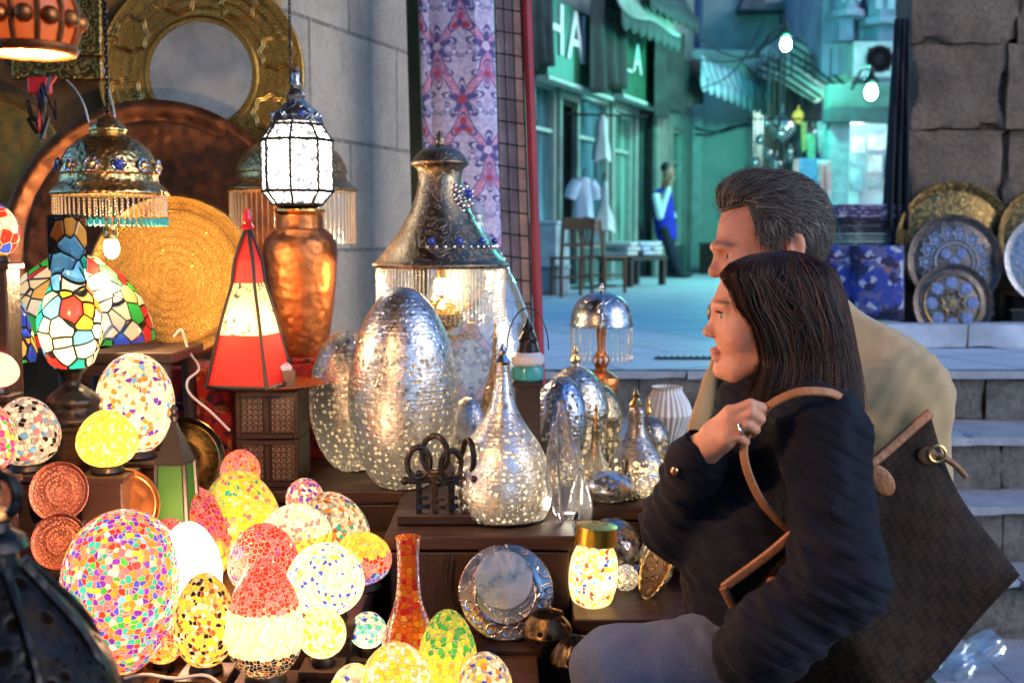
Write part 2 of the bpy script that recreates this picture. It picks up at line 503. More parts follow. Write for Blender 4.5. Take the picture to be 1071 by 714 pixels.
# ------------------------------------------------------------------ light and sky
W=bpy.data.worlds.new('World'); sc.world=W; W.use_nodes=True
nt=W.node_tree; bg=nt.nodes['Background']
sky=nt.nodes.new('ShaderNodeTexSky'); sky.sky_type='NISHITA'; sky.sun_disc=False
SUN_EL,SUN_ROT=R(20),R(118)
sky.sun_elevation=SUN_EL; sky.sun_rotation=SUN_ROT; sky.ozone_density=9; sky.air_density=1.0; sky.dust_density=.3
nt.links.new(sky.outputs[0],bg.inputs[0]); bg.inputs[1].default_value=SKY_S
sl=bpy.data.lights.new('sun','SUN'); sl.energy=SUN_S; sl.angle=R(35); sl.color=(1,.84,.66)
so=bpy.data.objects.new('sun',sl); COL.objects.link(so)
sdir=Vector((math.sin(SUN_ROT)*math.cos(SUN_EL),math.cos(SUN_ROT)*math.cos(SUN_EL),math.sin(SUN_EL)))
so.rotation_euler=sdir.to_track_quat('Z','Y').to_euler(); so.location=(0,-3,8)
sc.view_settings.view_transform='Standard'; sc.view_settings.look='None'; sc.view_settings.exposure=EXPO; sc.view_settings.gamma=1
cy=sc.cycles
cy.use_denoising=True; cy.denoiser='OPENIMAGEDENOISE'
cy.max_bounces=6; cy.diffuse_bounces=3; cy.glossy_bounces=3; cy.transmission_bounces=4; cy.transparent_max_bounces=10
cy.sample_clamp_indirect=4; cy.caustics_reflective=False; cy.caustics_refractive=False
cy.use_adaptive_sampling=True; cy.adaptive_threshold=.01

# ------------------------------------------------------------------ levels
ZG, ZS = .42, 1.10                 # landing the visitors sit on, upper street
UP=Vector((.405,.914,0)).normalized()      # direction of the street
SIDE=Vector((UP.y,-UP.x,0))
def stone_block_mat(name,a,b,bw,bh,mortar=.012,vary=.25,bumpy=.5,rot=None,vecmap=None):
    g=G(name)
    vec=g.tc('UV')
    br=g.n('TexBrick',{'Vector':vec,'Color1':a,'Color2':b,'Mortar':[k*.3 for k in a],'Scale':1,'Mortar Size':mortar,'Mortar Smooth':.3,'Bias':0,'Brick Width':bw,'Row Height':bh},offset=.42)
    n=g.noise(5,8,rough=.65); n2=g.noise(45,6,rough=.7)
    c=g.mix(g.ramp(n,[(.35,.0),(.7,.65)]),br.outputs[0],[k*.45 for k in a])
    c=g.mix(g.ramp(n2,[(.45,0),(.75,.45)]),c,[min(1,k*1.7) for k in b])
    h=g.m('ADD',g.m('MULTIPLY',br.outputs['Fac'],-1.2),g.m('ADD',g.m('MULTIPLY',n,.9),g.m('MULTIPLY',n2,.35)))
    return g.out(g.pbr(col=c,rough=.85,nrm=g.bump(h,bumpy,.02)))
def uvbox(o,scale=1,uoff=0,voff=0,udir=None):
    """uv in metres: u along the wall, v up"""
    me=o.data; uv=me.uv_layers.new(name='UVMap')
    for p in me.polygons:
        n=p.normal
        for li in p.loop_indices:
            c=me.vertices[me.loops[li].vertex_index].co
            if abs(n.z)>.7: u,v=c.x,c.y
            elif udir is not None: u,v=c.x*udir.x+c.y*udir.y,c.z
            elif abs(n.x)>abs(n.y): u,v=c.y,c.z
            else: u,v=c.x,c.z
            uv.data[li].uv=(u*scale+uoff,v*scale+voff)

# paving of the upper street
def street_mat():
    g=G('street_paving')
    v=g.map(g.tc(),rot=(0,0,-R(21)))
    br=g.n('TexBrick',{'Vector':v,'Color1':(.62,.69,.71),'Color2':(.55,.62,.65),'Mortar':(.12,.14,.15),'Scale':1,'Mortar Size':.012,'Brick Width':1.1,'Row Height':.62,'Mortar Smooth':.5})
    n=g.noise(2.2,8,rough=.65); n2=g.noise(40,5)
    c=g.mix(g.ramp(n,[(.35,0),(.75,.5)]),br.outputs[0],(.34,.40,.43))
    c=g.mix(g.ramp(n2,[(.5,0),(.8,.3)]),c,(.55,.57,.56))
    return g.out(g.pbr(col=c,rough=g.ramp(n,[(.3,.35),(.7,.7)]),nrm=g.bump(g.m('ADD',n,g.m('MULTIPLY',n2,.3)),.25,.02)))
m=MB(); m.add([(-3,4.88,ZS),(9,4.88,ZS),(40,90,ZS),(-20,90,ZS)],[(0,1,2,3)])
tag(m.build('street',street_mat(),smooth=False),'pale stone paved bazaar street',None,kind='structure')
gm=paint('ground_dirt',(.16,.15,.14),.9,.3,6,.4)
m=MB(); m.add([(-300,-300,-.02),(300,-300,-.02),(300,300,-.02),(-300,300,-.02)],[(0,1,2,3)])
tag(m.build('ground',gm,smooth=False),'ground below the stairs',None,kind='structure')
m=MB(); m.box((.3,1.2,.2),(4.2,2.9,.44)); tag(m.build('landing',gm,smooth=False,bevel=.01),'low stone landing at the foot of the stairs',None,kind='structure')
# stairs: worn stone with a pale worn tread and a dark riser
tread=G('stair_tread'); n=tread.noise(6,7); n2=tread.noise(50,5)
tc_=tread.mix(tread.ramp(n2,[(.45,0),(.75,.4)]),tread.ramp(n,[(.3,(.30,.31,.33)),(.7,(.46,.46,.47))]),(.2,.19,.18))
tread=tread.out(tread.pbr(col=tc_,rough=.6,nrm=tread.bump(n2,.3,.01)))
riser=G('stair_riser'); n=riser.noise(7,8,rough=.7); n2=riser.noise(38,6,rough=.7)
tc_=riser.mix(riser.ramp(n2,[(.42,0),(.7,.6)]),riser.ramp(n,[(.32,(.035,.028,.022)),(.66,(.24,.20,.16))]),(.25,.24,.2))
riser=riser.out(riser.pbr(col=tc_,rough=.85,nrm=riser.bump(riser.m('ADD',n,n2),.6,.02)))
stairs=thing('stairs','worn stone stairs rising to the street',None,(0,0,0)); del stairs['label']
stairs['kind']='structure'
ys=[4.86,4.44,4.18,3.95,3.5,3.2]; 
for i in range(6):
    zt=ZS-.216*i; y0=ys[i]; y1=ys[i-1]+.05 if i else 4.9
    m=MB(); xr=[-.3,.55,1.25,2.05,2.75,3.6,4.6,6.3]
    for k in range(len(xr)-1): m.rough(((xr[k]+xr[k+1])/2-.1*(i%3),(y0+y1)/2+.016+rnd.uniform(-.006,.006),zt-.127),(xr[k+1]-xr[k]-.004,y1-y0-.02,.186),.007,.05,seed=i*9+k)
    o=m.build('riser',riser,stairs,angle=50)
    m=MB()
    xs=[-.3,.75,1.62,2.4,3.6,5,6.3]
    for k in range(len(xs)-1):
        w=xs[k+1]-xs[k]-.006; off=rnd.uniform(-.008,.008)
        m.rough(((xs[k]+xs[k+1])/2+(i%2)*.2,(y0+y1)/2+off,zt-.018+rnd.uniform(-.004,.002)),(w,y1-y0+.02,.032),.0045,.045,seed=i*7+k)
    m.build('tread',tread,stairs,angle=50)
# ------------------------------------------------------------------ left stall: back wall, side wall of big blocks
plaster=paint('ochre_plaster',(.36,.17,.05),.75,.35,5,.4,30,dirt=(.1,.045,.015))
m=MB(); m.box((-1.62,3.71,1.6),(1.75,.2,3.2)); o=m.build('stall_back_wall',plaster,smooth=False); tag(o,'ochre plastered back wall behind the trays and lamps','wall')
# side wall, a plane along the street direction, faces the street
c0=Vector((-.80,3.625,0)); c1=Vector((-.41,4.66,0)); ax=(c1-c0).normalized(); nrm=Vector((ax.y,-ax.x,0))
smat=stone_block_mat('grey_stone_blocks',(.50,.41,.31),(.36,.295,.225),.66,.39,.008,bumpy=.45)
m=MB()
a,b=c0+ax*.01,c1; t=-nrm*.5
m.add([a+Vector((0,0,0)),b,b+t,a+t,a+Vector((0,0,3.4)),b+Vector((0,0,3.4)),b+t+Vector((0,0,3.4)),a+t+Vector((0,0,3.4))],[(0,1,2,3),(4,5,6,7),(0,1,5,4),(1,2,6,5),(2,3,7,6),(3,0,4,7)])
o=m.build('stone_wall',smat,smooth=False); uvbox(o,1,.25,.33,ax)
tag(o,'side wall of big smooth grey stone blocks behind the lanterns','wall')

# unseen house added behind the camera to cut bright sky out of reflections
hm_=paint('added_house_front',(.26,.23,.20),.85,.35,1.2,.4,12)
for nm,lab,c_,d_ in (('house','added brown house, out of view, cutting off the sky behind the viewpoint',(-3.5,-3.2,4.0),(9,1,8.0)),):
    m=MB(); m.box(c_,d_); o=m.build(nm,hm_,smooth=False); tag(o,lab,'house')
# ------------------------------------------------------------------ materials of the stall
def pale_reflection_mirror():  # reflection of pale stone painted into the glass as a matte layer
    g=G('pale_reflection_mirror'); n=g.noise(7,6); n2=g.noise(60,4)
    a=g.pbr(col=(.72,.70,.66),metal=1,rough=.12); b=g.pbr(col=g.mix(g.ramp(n2,[(.4,0),(.7,.5)]),(.50,.47,.42),(.3,.28,.25)),rough=.5)
    return g.out(g.mixs(g.ramp(n,[(.35,.35),(.7,.75)]),a,b))
MW=dict(
 oak=wood('counter_wood',(.036,.015,.008),.4,4,'Z'), oakx=wood('shelf_wood',(.055,.022,.010),.4,4,'X'),
 dark=wood('dark_wood',(.035,.016,.009),.5,5,'X',.45),
 brass=metal('old_brass',(.72,.46,.17),.27,(.09,.045,.015),9,.55,hammer=90),
 gold=metal('engraved_gold_brass',(.80,.50,.14),.30,(.12,.055,.012),6,.35,engrave=.75,escale=120,estr=.3),
 goldplain=metal('gold_brass',(.85,.55,.18),.28,(.2,.1,.02),5,.35),
 copper=metal('brown_copper',(.34,.13,.06),.36,(.07,.028,.017),5,.75,hammer=28),
 redcopper=metal('patchy_red_copper',(.62,.22,.07),.42,(.14,.04,.015),7,.85,hammer=50,dirtlo=.35),
 silver=metal('old_silver',(.70,.69,.66),.24,(.06,.05,.045),16,.6,engrave=.35,escale=80,estr=.5),
 nickel=metal('nickel',(.74,.74,.74),.16,(.12,.11,.1),10,.35),
 iron=metal('black_iron',(.05,.045,.042),.42,(.02,.015,.012),20,.6,hammer=60),
 black=paint('black_paint',(.012,.011,.011),.4,.3),
 mirror=pale_reflection_mirror(),
 crystal=glassy('crystal_bead',(.95,.93,.88),.25,.08), bead=glassy('honey_bead',(.85,.72,.5),.35,.1),
 turq=paint('turquoise_bead',(.05,.35,.33),.2), white=paint('white_enamel',(.75,.74,.70),.3,.1), bluestone=paint('blue_stone',(.03,.06,.4),.12,.3,30), redstone=paint('red_stone',(.5,.02,.02),.12),
 cord=paint('white_cord',(.62,.55,.45),.5), blackcord=paint('black_cord',(.015,.014,.014),.4), redcord=paint('red_cord',(.45,.03,.02),.4),
)
# ------------------------------------------------------------------ the counter the lamps stand on
def counter_box(x0,x1,y0,y1,z0,z1,name,label,fm,tm,group=None,th=.03):
    t=thing(name,label,'display stand',((x0+x1)/2,(y0+y1)/2,z0),group=group)
    hx,hy=(x1-x0)/2,(y1-y0)/2; H=z1-z0
    m=MB(); nb=max(2,int((x1-x0)/.17)); w=2*hx/nb
    for i in range(nb):
        m.box((-hx+w*(i+.5),-hy+.012,H/2-.017),(w-.004,.022,H-.036),rot=(0,rnd.uniform(-.004,.004),0))
    m.build('front_panel',fm,t,smooth=False,bevel=.003)
    m=MB()
    for s in (-1,1):
        m=MB(); m.box((s*(hx-.012),.012,H/2-.017),(.022,2*hy-.03,H-.036)); m.build('side_panel',fm,t,smooth=False,bevel=.003)
    m=MB(); nt_=max(1,int(2*hy/.25)); w=2*(hy)/nt_
    for i in range(nt_): m.box((0,-hy+w*(i+.5)-.006,H-th/2),(2*hx+.02,w-.003,th))
    m.build('top_board',tm,t,smooth=False,bevel=.004)
    return t
L0,L0B,L1=.86,.97,1.06
counter_box(-1.5,-.255,2.685,3.59,0,L1,'display_counter','wooden counter against the back wall under the big silver egg lamps',MW['oak'],MW['oakx'])
counter_box(-.25,.12,2.27,3.36,0,L1,'display_counter','counter with brown plank front behind the round silver mirror',MW['oak'],MW['oakx'])
counter_box(.125,.56,2.52,3.36,0,L1,'display_counter','wooden counter under the cone lamps beside the stairs',MW['oak'],MW['oakx'])
counter_box(.13,.52,2.17,2.5,0,.92,'low_crate','low wooden crate under the yellow mosaic lantern with gold collar',MW['dark'],MW['dark'])
counter_box(-1.5,.04,.78,2.26,0,L0,'low_counter','low front counter carrying the glowing mosaic lamps',MW['oak'],MW['oakx'])
counter_box(-1.3,-.29,2.0,2.66,L0+.003,L0B,'raised_step','raised wooden step behind the front mosaic lamps',MW['oak'],MW['oakx'])
def surf(x,y):
    if x>.125: return L1 if y>2.5 else .92
    if x>-.252: return L1 if y>2.262 else L0
    if y>2.675: return L1
    if -1.3<x<-.29 and y>1.99: return L0B
    return L0
TOPS=[]   # extra tops: (x0,x1,y0,y1,z)
def top_at(x,y,z):
    s=surf(x,y)
    for a,b,c,d,t in TOPS:
        if a<x<b and c<y<d and t<=z+.03 and t>s: s=t
    return s
def rest(x,y,z,w,what,snap=.03):
    """height to stand on at (x, y): the counter below, or a block of dark wood put there"""
    s=top_at(x,y,z)
    if z<s+snap: return s
    h=z-s-.001
    what=' '.join(what.replace(',','').split()[:9])
    t=thing('wooden_block','dark wooden block under the '+what,'wooden block',(x,y,s+.001))
    m=MB(); m.box((0,0,h/2),(w,w,h-.002)); m.build('block_body',MW['dark'],t,smooth=False,bevel=.004)
    m=MB(); m.box((0,0,h-.006),(w+.014,w+.014,.012)); m.build('lid',MW['dark'],t,smooth=False,bevel=.002)
    return z
def spot(px,py,d,w,what,snap=.03):
    p=P(px,py,d); z=rest(p.x,p.y,p.z,w,what,snap)
    return Vector((p.x,p.y,z))
# ------------------------------------------------------------------ mosaic lamps
WARM=(1,.66,.33)
C=dict(white=(.85,.80,.66),cream=(.85,.70,.42),yellow=(.9,.62,.03),gold=(.85,.42,.02),orange=(.85,.22,.02),red=(.72,.035,.025),pink=(.85,.16,.2),magenta=(.7,.04,.25),purple=(.13,.03,.45),blue=(.03,.08,.6),sky=(.12,.4,.75),teal=(.02,.4,.35),green=(.04,.4,.06),lime=(.5,.65,.05),black=(.012,.012,.015),grey=(.35,.35,.36),brown=(.25,.08,.02),amber=(.8,.45,.1))
def pal(*a):
    return [(C[a[i]],a[i+1]) for i in range(0,len(a),2)]
def egg_prof(h,r,base=.38,top=.03,fat=.16,n=26):
    out=[]
    for i in range(n+1):
        t=math.pi*(.13+(.87)*i/n)
        out.append((max(.0005,r*math.sin(t)*(1+fat*math.cos(t))/(1+fat*.12)),h*(1-math.cos(t))/2))
    z0=out[0][1]; return [(q,(z-z0)*h/(h-z0)) for q,z in out]
def egg_lamp(label,box,d,mk,watts=1.5,fat=.16,tilt=0,cap=None,group='glowing mosaic glass lamps',name='mosaic_lamp',col=WARM,prof=None,lean=0,snap=.03,bz=.45):
    x0,y0,x1,y1=box; s=S(d)
    h=(y1-y0)*s; r=(x1-x0)/2*s
    p=spot((x0+x1)/2,y1,d,min(.16,r*1.5),label,snap)
    h=max(.06,P((x0+x1)/2,y0,d).z-p.z); r*=1.06
    t=thing(name,label,'lamp',p,(lean,tilt,rnd.uniform(0,3)),group)
    m=MB(); bh=.016
    m.lathe([(r*.52,0),(r*.55,.004),(r*.5,bh*.7),(r*.44,bh)],32); m.build('base',MW['iron'],t)
    pr=prof(h-bh,r) if prof else egg_prof(h-bh,r,fat=fat)
    m=MB(); m.lathe([(a,z+bh) for a,z in pr],48,cap=False); m.build('shade',mk(h),t,angle=60)
    if cap:
        m=MB(); m.lathe([(r*.32,h-.004),(r*.3,h+.01),(r*.12,h+.02),(.004,h+.04)],20); m.build('cap',cap,t)
    if watts: bulb(t,(0,0,h*bz),watts,col,.018)
    return t
M_=lambda name,p,**k:(lambda h:mosaic(name,p,h=h,**k))
# front row, left to right
egg_lamp('tall egg lamp of many coloured glass squares, next to the dark iron lantern',(64,534,181,708),1.93,M_('confetti_mosaic',pal('orange',3,'pink',2.6,'cream',.8,'purple',3,'teal',2.2,'yellow',1.2,'sky',1.0,'red',2,'white',.4,'green',1.2,'blue',1),scale=101,emit=.55,grout=(.7,.35,.3)),.6,fat=-.12,tilt=.08)
egg_lamp('yellow egg lamp with black and brown flecks left of the black based globe lamp',(184,598,247,702),1.9,M_('bee_mosaic',pal('yellow',4,'white',2,'black',1.3,'amber',2,'brown',1),scale=130,emit=.35),.6)
egg_lamp('cream globe lamp with black mosaic foot and red dome at the front',(239,584,317,712),1.88,lambda h:mosaic('black_foot_mosaic',pal('cream',3,'white',3),scale=136,emit=.8,bands=[(-1,.27,pal('black',5,'brown',1.5,'amber',.4)),(.62,2,pal('red',3,'pink',1.5))],h=h),1.2,fat=.25)
egg_lamp('red crackle egg lamp behind the black footed globe lamp',(241,547,313,640),2.13,M_('red_crackle_mosaic',pal('red',4,'pink',1.6,'magenta',1),scale=110,emit=.42,grout=(.8,.5,.4)),.7)
egg_lamp('white egg lamp with scattered blue flower pieces, right of the red crackle lamp',(302,567,382,690),2.02,lambda h:mosaic('blue_flower_mosaic',pal('white',8,'cream',3,'blue',.8,'sky',.7,'yellow',.4),scale=143,emit=.75,bands=[(-1,.16,pal('yellow',3,'lime',1,'white',2))],h=h),1.3,fat=.1,tilt=-.05)
egg_lamp('banded egg lamp striped yellow, red and violet beside the orange bottle vase',(352,556,413,648),2.2,lambda h:mosaic('banded_mosaic',pal('yellow',1),scale=110,emit=.45,bands=[(-1,.36,pal('blue',2,'purple',2,'sky',.4)),(.36,.66,pal('red',3,'pink',2)),(.66,2,pal('yellow',4,'gold',1.4))],h=h),.8,fat=.1,tilt=-.1)
egg_lamp('clear speckled egg lamp, topmost above the striped one',(325,511,396,585),2.32,M_('speckled_mosaic',pal('white',5,'grey',2,'orange',1,'blue',.7,'teal',.6,'brown',1),scale=110,emit=.30),.8,tilt=-.25)
egg_lamp('small cream globe lamp with an orange zigzag belt in the middle of the cluster',(273,527,347,590),2.24,lambda h:mosaic('zigzag_belt_mosaic',pal('white',4,'cream',2,'pink',1),scale=130,emit=.7,bands=[(.25,.55,pal('yellow',3,'orange',1))],h=h),1.2)
egg_lamp('lime green and yellow egg lamp at the back of the cluster',(216,490,297,585),2.36,M_('lime_mosaic',pal('lime',5,'yellow',3,'pink',1,'cream',1,'teal',.4),scale=104,emit=.55,grout=(.7,.6,.2)),1.0,tilt=-.1)
egg_lamp('pink crackle globe lamp behind the small green pyramid lantern',(146,508,246,640),2.3,M_('pink_crackle_mosaic',pal('pink',4,'red',2,'magenta',1.5,'orange',.5),scale=110,emit=.45,grout=(.85,.5,.4)),1.2)
egg_lamp('blown out white glass globe lamp under the small green pyramid lantern',(166,546,232,652),2.03,lambda h:shade('hot_white_glass',(1,.66,.42),HOT),3,name='globe_lamp',col=(1,.75,.55),group=None)
bottle=lambda h,r:spl2([(r*.75,0),(r*.98,h*.12),(r*.92,h*.3),(r*.5,h*.55),(r*.40,h*.75),(r*.41,h*.95),(r*.46,h)],6)
t=egg_lamp('tall orange mosaic bottle vase in front of the plank counter',(400,561,456,728),1.98,M_('orange_bottle_mosaic',pal('orange',4,'red',2,'amber',1,'gold',1),scale=97,emit=.16,grout=(.5,.16,.06),rand=.45),.25,prof=bottle,name='mosaic_vase',bz=.2)
egg_lamp('yellow and green egg lamp right of the orange bottle vase',(438,637,499,735),1.9,lambda h:mosaic('yellow_green_mosaic',pal('yellow',4,'lime',3,'gold',1),scale=110,emit=.4,bands=[(.62,2,pal('green',3,'lime',3,'yellow',1))],h=h),.6)
egg_lamp('yellow and white checked globe lamp at the bottom in front of the orange vase',(378,672,452,752),1.72,M_('yellow_check_mosaic',pal('yellow',3,'white',3,'gold',1),scale=123,emit=.5),.6)
egg_lamp('pale globe lamp with grey and blue pieces, cut by the bottom of the picture',(346,694,396,748),1.74,M_('grey_check_mosaic',pal('white',3,'cream',2,'yellow',1,'blue',.7,'grey',1),scale=130,emit=.4),.4)
egg_lamp('white egg lamp with blue and yellow chips, lowest and farthest right of the cluster',(479,682,535,748),1.78,M_('chip_mosaic',pal('white',5,'blue',1,'yellow',1,'grey',1,'orange',.5),scale=123,emit=.3),.4)
# behind, left
egg_lamp('white egg lamp with violet and orange wave stripes under the small brown table',(105,369,181,478),2.4,lambda h:mosaic('wave_mosaic',pal('white',5,'cream',2.5,'purple',1.3,'orange',1.4,'sky',.5),scale=101,emit=.75,h=h),1.3,fat=0)
egg_lamp('amber yellow globe lamp below the violet striped one',(83,428,143,494),2.2,M_('amber_mosaic',pal('yellow',4,'gold',3,'cream',1.5),scale=123,emit=.8),1.0)
egg_lamp('white globe lamp with black triangles at the left edge',(-4,415,62,492),2.2,M_('triangle_mosaic',pal('white',5,'grey',2,'black',1.4,'pink',.5,'sky',.4),scale=97,emit=.3,trans=.5),.5)
egg_lamp('pink and green mosaic globe cut by the left edge of the picture',(-40,420,17,500),2.05,M_('pink_green_mosaic',pal('pink',3,'magenta',2,'green',1,'lime',1,'white',1),scale=97,emit=.5),.6)
egg_lamp('plain pink glass ball above the black triangle globe',(-22,368,19,412),2.25,lambda h:shade('pink_glass',(.85,.28,.25),.45),.5,name='globe_lamp',group=None)
egg_lamp('small harlequin shade on an orange rim at the left edge',(-26,212,19,275),2.3,lambda h:mosaic('harlequin_mosaic',pal('red',2,'white',2,'blue',2,'magenta',1,'teal',1),scale=45,emit=.35,bands=[(-1,.22,pal('orange',1))],h=h),.6,name='stained_glass_lamp')
# yellow lantern on the low crate
p=spot(618,648,2.26,.1,'yellow lantern'); s=S(2.26); r=26*s
t=thing('mosaic_lantern','bright yellow mosaic jar lantern with a gold collar, beside the jeans','lamp',p,(0,.07,0))
h=66*s
m=MB(); m.lathe(spl2([(r*.6,0),(r*.85,h*.1),(r,h*.4),(r*.95,h*.75),(r*.7,h)],6),40,cap=False); m.build('shade',mosaic('lantern_mosaic',pal('cream',5,'yellow',2.5,'white',2,'sky',.8,'blue',.5,'brown',.5,'red',.3),scale=123,emit=.75),t)
m=MB(); m.lathe([(r*.72,h+.001),(r*.86,h+.002),(r*.84,h+20*s),(r*.7,h+21*s)],32); m.build('collar',metal('gold_collar',(.9,.55,.08),.3,(.4,.2,.02),12,.4),t)
bulb(t,(0,0,h*.5),1.3)

# smaller lamps tucked into the gaps
for lab,box,d,p_,sc_,em in [
 ('small white and yellow ball lamp under the blue flower egg lamp',(313,636,362,694),1.93,pal('white',4,'yellow',2,'cream',2),110,.6),
 ('small orange and red ball lamp between the confetti egg and the bee striped one',(150,646,192,700),1.98,pal('orange',3,'red',2,'amber',2),95,.35),
 ('small rosy ball lamp behind the lime egg lamp',(232,470,272,520),2.5,pal('pink',3,'orange',2,'red',1),85,.4),
 ('small turquoise and white ball lamp left of the orange bottle vase',(366,640,404,684),2.02,pal('white',3,'sky',2,'teal',1.5,'blue',1),95,.35),
 ('small amber ball lamp half hidden between pink crackle and lime lamps',(200,560,240,610),2.24,pal('amber',3,'yellow',2,'orange',1),95,.5),
 ('small violet ball lamp behind the speckled egg lamp',(300,500,338,545),2.45,pal('purple',2,'pink',2,'white',2),90,.3)]:
    egg_lamp(lab,box,d,M_('gap_mosaic',p_,scale=sc_*1.25,emit=em),.5,fat=.05)
# ------------------------------------------------------------------ small brown side table (top seen at 70-188, 350-370)
d=2.62; a=P(62,366,d); b=P(190,366,d); zt=a.z
t=thing('side_table','small brown wooden side table under the stained glass dome lamp','table',((a.x+b.x)/2,2.68,L1))
w=b.x-a.x; H=zt-L1
m=MB(); m.box((0,0,H-.012),(w,.26,.024)); m.build('table_top',MW['oakx'],t,smooth=False,bevel=.004)
m=MB(); m.box((0,-.11,H-.04),(w-.05,.016,.03)); m.box((0,.11,H-.04),(w-.05,.016,.03)); m.build('apron',MW['oakx'],t,smooth=False,bevel=.002)
for sx in (-1,1):
    for sy in (-1,1):
        m=MB(); m.lathe([(.011,0),(.014,.03),(.010,.06),(.016,H*.6),(.018,H-.0245)],12); m.M
        o=m.build('leg',MW['oak'],t); o.location=(sx*(w/2-.03),sy*.10,0)
TOPS.append((a.x,b.x,2.55,2.81,zt))
def pedestal(label,px,py,d,w,dp,mt,name='low_box'):
    """a box that stands on the counter with its top at photo pixel (px, py)"""
    p=P(px,py,d); s=top_at(p.x,p.y,p.z); h=p.z-s
    t=thing(name,label,'box',(p.x,p.y,s+.001))
    m=MB(); m.box((0,0,h/2-.004),(w,dp,h-.01)); m.build('body',mt,t,smooth=False,bevel=.006)
    m=MB(); m.box((0,0,h-.006),(w+.016,dp+.016,.01)); m.build('lid',mt,t,smooth=False,bevel=.003)
    TOPS.append((p.x-w/2,p.x+w/2,p.y-dp/2,p.y+dp/2,p.z)); return p
carpet=G('red_carpet'); v=carpet.voro(48).outputs['Color']; n=carpet.noise(140,4)
carpet=carpet.out(carpet.pbr(col=carpet.ramp(carpet.n('SeparateColor',{0:v}).outputs[0],[(0,(.35,.02,.015)),(.5,(.22,.012,.012)),(.75,(.06,.012,.03)),(.88,(.4,.14,.04))],'CONSTANT'),rough=.95,nrm=carpet.bump(n,.8,.006)))
pedestal('box draped in red patterned carpet under the copper urn',322,371,3.16,.20,.20,carpet,'carpeted_box')
pedestal('box covered with red carpet behind the red pyramid lamp foot',214,382,2.88,.17,.16,carpet,'carpeted_box')
# ------------------------------------------------------------------ inlaid chests with the copper tray on top
def inlay_mat(h):
    g=G('pearl_inlay'); tcv=g.tc()
    c=g.voro(75,rand=.0).outputs['Distance']; e=g.voro(75,feature='DISTANCE_TO_EDGE',rand=.25).outputs[0]
    pt=g.m('MAXIMUM',g.m('LESS_THAN',c,.22),g.m('LESS_THAN',e,.05))
    col=g.mix(g.m('MULTIPLY',pt,g.noise(30,3)),(.035,.02,.015),(.42,.33,.22))
    return g.out(g.pbr(col=col,rough=.3))
inl=inlay_mat(1)
p0=P(271,510,2.62); 
def inlaid(label,z0,h,w,dp,x,y):
    t=thing('inlaid_chest',label,'chest',(x,y,z0),group='inlaid wooden chests')
    m=MB(); m.box((0,0,h/2),(w,dp,h)); m.build('case',MW['dark'],t,smooth=False,bevel=.003)
    for sx in (-1,1):
        m=MB(); m.box((sx*w/4,-dp/2-.0015,h/2),(w/2-.022,.007,h-.03)); m.build('inlay_panel',inl,t,smooth=False,bevel=.001)
    m=MB(); m.box((-w/2+.006,-dp/2-.004,h/2),(.010,.01,h-.006)); m.box((w/2-.006,-dp/2-.004,h/2),(.010,.01,h-.006)); m.box((0,-dp/2-.004,h-.007),(w-.026,.01,.01)); m.box((0,-dp/2-.004,.007),(w-.026,.01,.01)); m.box((0,-dp/2-.004,h/2),(.01,.01,h-.03)); m.build('edging',MW['oakx'],t,smooth=False)
    return t
cx=p0.x; yb=2.80
zb=P(271,408,2.72).z; hh=(zb-L1)/2
inlaid('lower inlaid dark chest with pearl lattice under the bell tray',L1+.001,hh-.002,.15,.15,cx,yb)
inlaid('upper inlaid dark chest with pearl lattice, right below the bell tray',L1+hh,hh-.002,.15,.15,cx,yb)
TOPS.append((cx-.2,cx+.2,yb-.13,yb+.12,zb+.012))
t=thing('serving_tray','oval copper tray with little bells in front of the red pyramid lamp','tray',(cx-.01,yb-.01,zb))
m=MB(); m.lathe([(.05,0),(.125,.001),(.142,.008),(.145,.0085),(.139,.011),(.12,.005),(.001,.0045)],48); o=m.build('tray_body',MW['redcopper'],t); o.scale=(1,.8,1)
def bell(px,d,label):
    p=P(px,405,d); t=thing('hand_bell',label,'bell',(p.x,p.y,zb+.0115 if False else zb+.006),group='little bells on the copper tray'); r=11*S(d)
    m=MB(); m.lathe([(r,0),(r*.93,r*.15),(r*.72,r*.7),(r*.5,r*1.15),(r*.1,r*1.35)],24); m.build('bell_body',MW['brass'],t)
    m=MB(); m.lathe([(r*.1,r*1.35),(r*.16,r*1.5),(r*.12,r*1.65),(.001,r*1.7)],12); m.build('knob',MW['brass'],t)
bell(235,2.75,'left brass bell on the copper tray'); bell(253,2.74,'right brass bell on the copper tray, touching its twin')
p=P(297,405,2.75); t=thing('card_box','small brown card box with a white lid on the copper tray','box',(p.x,p.y,zb+.006),(0,0,.35)); m=MB(); m.box((0,0,.02),(.05,.045,.04)); m.build('box_body',paint('brown_card',(.22,.12,.06),.7),t,smooth=False,bevel=.002); m=MB(); m.box((-.005,-.006,.048),(.042,.03,.014),rot=(.3,.1,.2)); m.build('lid',MW['white'],t,smooth=False,bevel=.002)
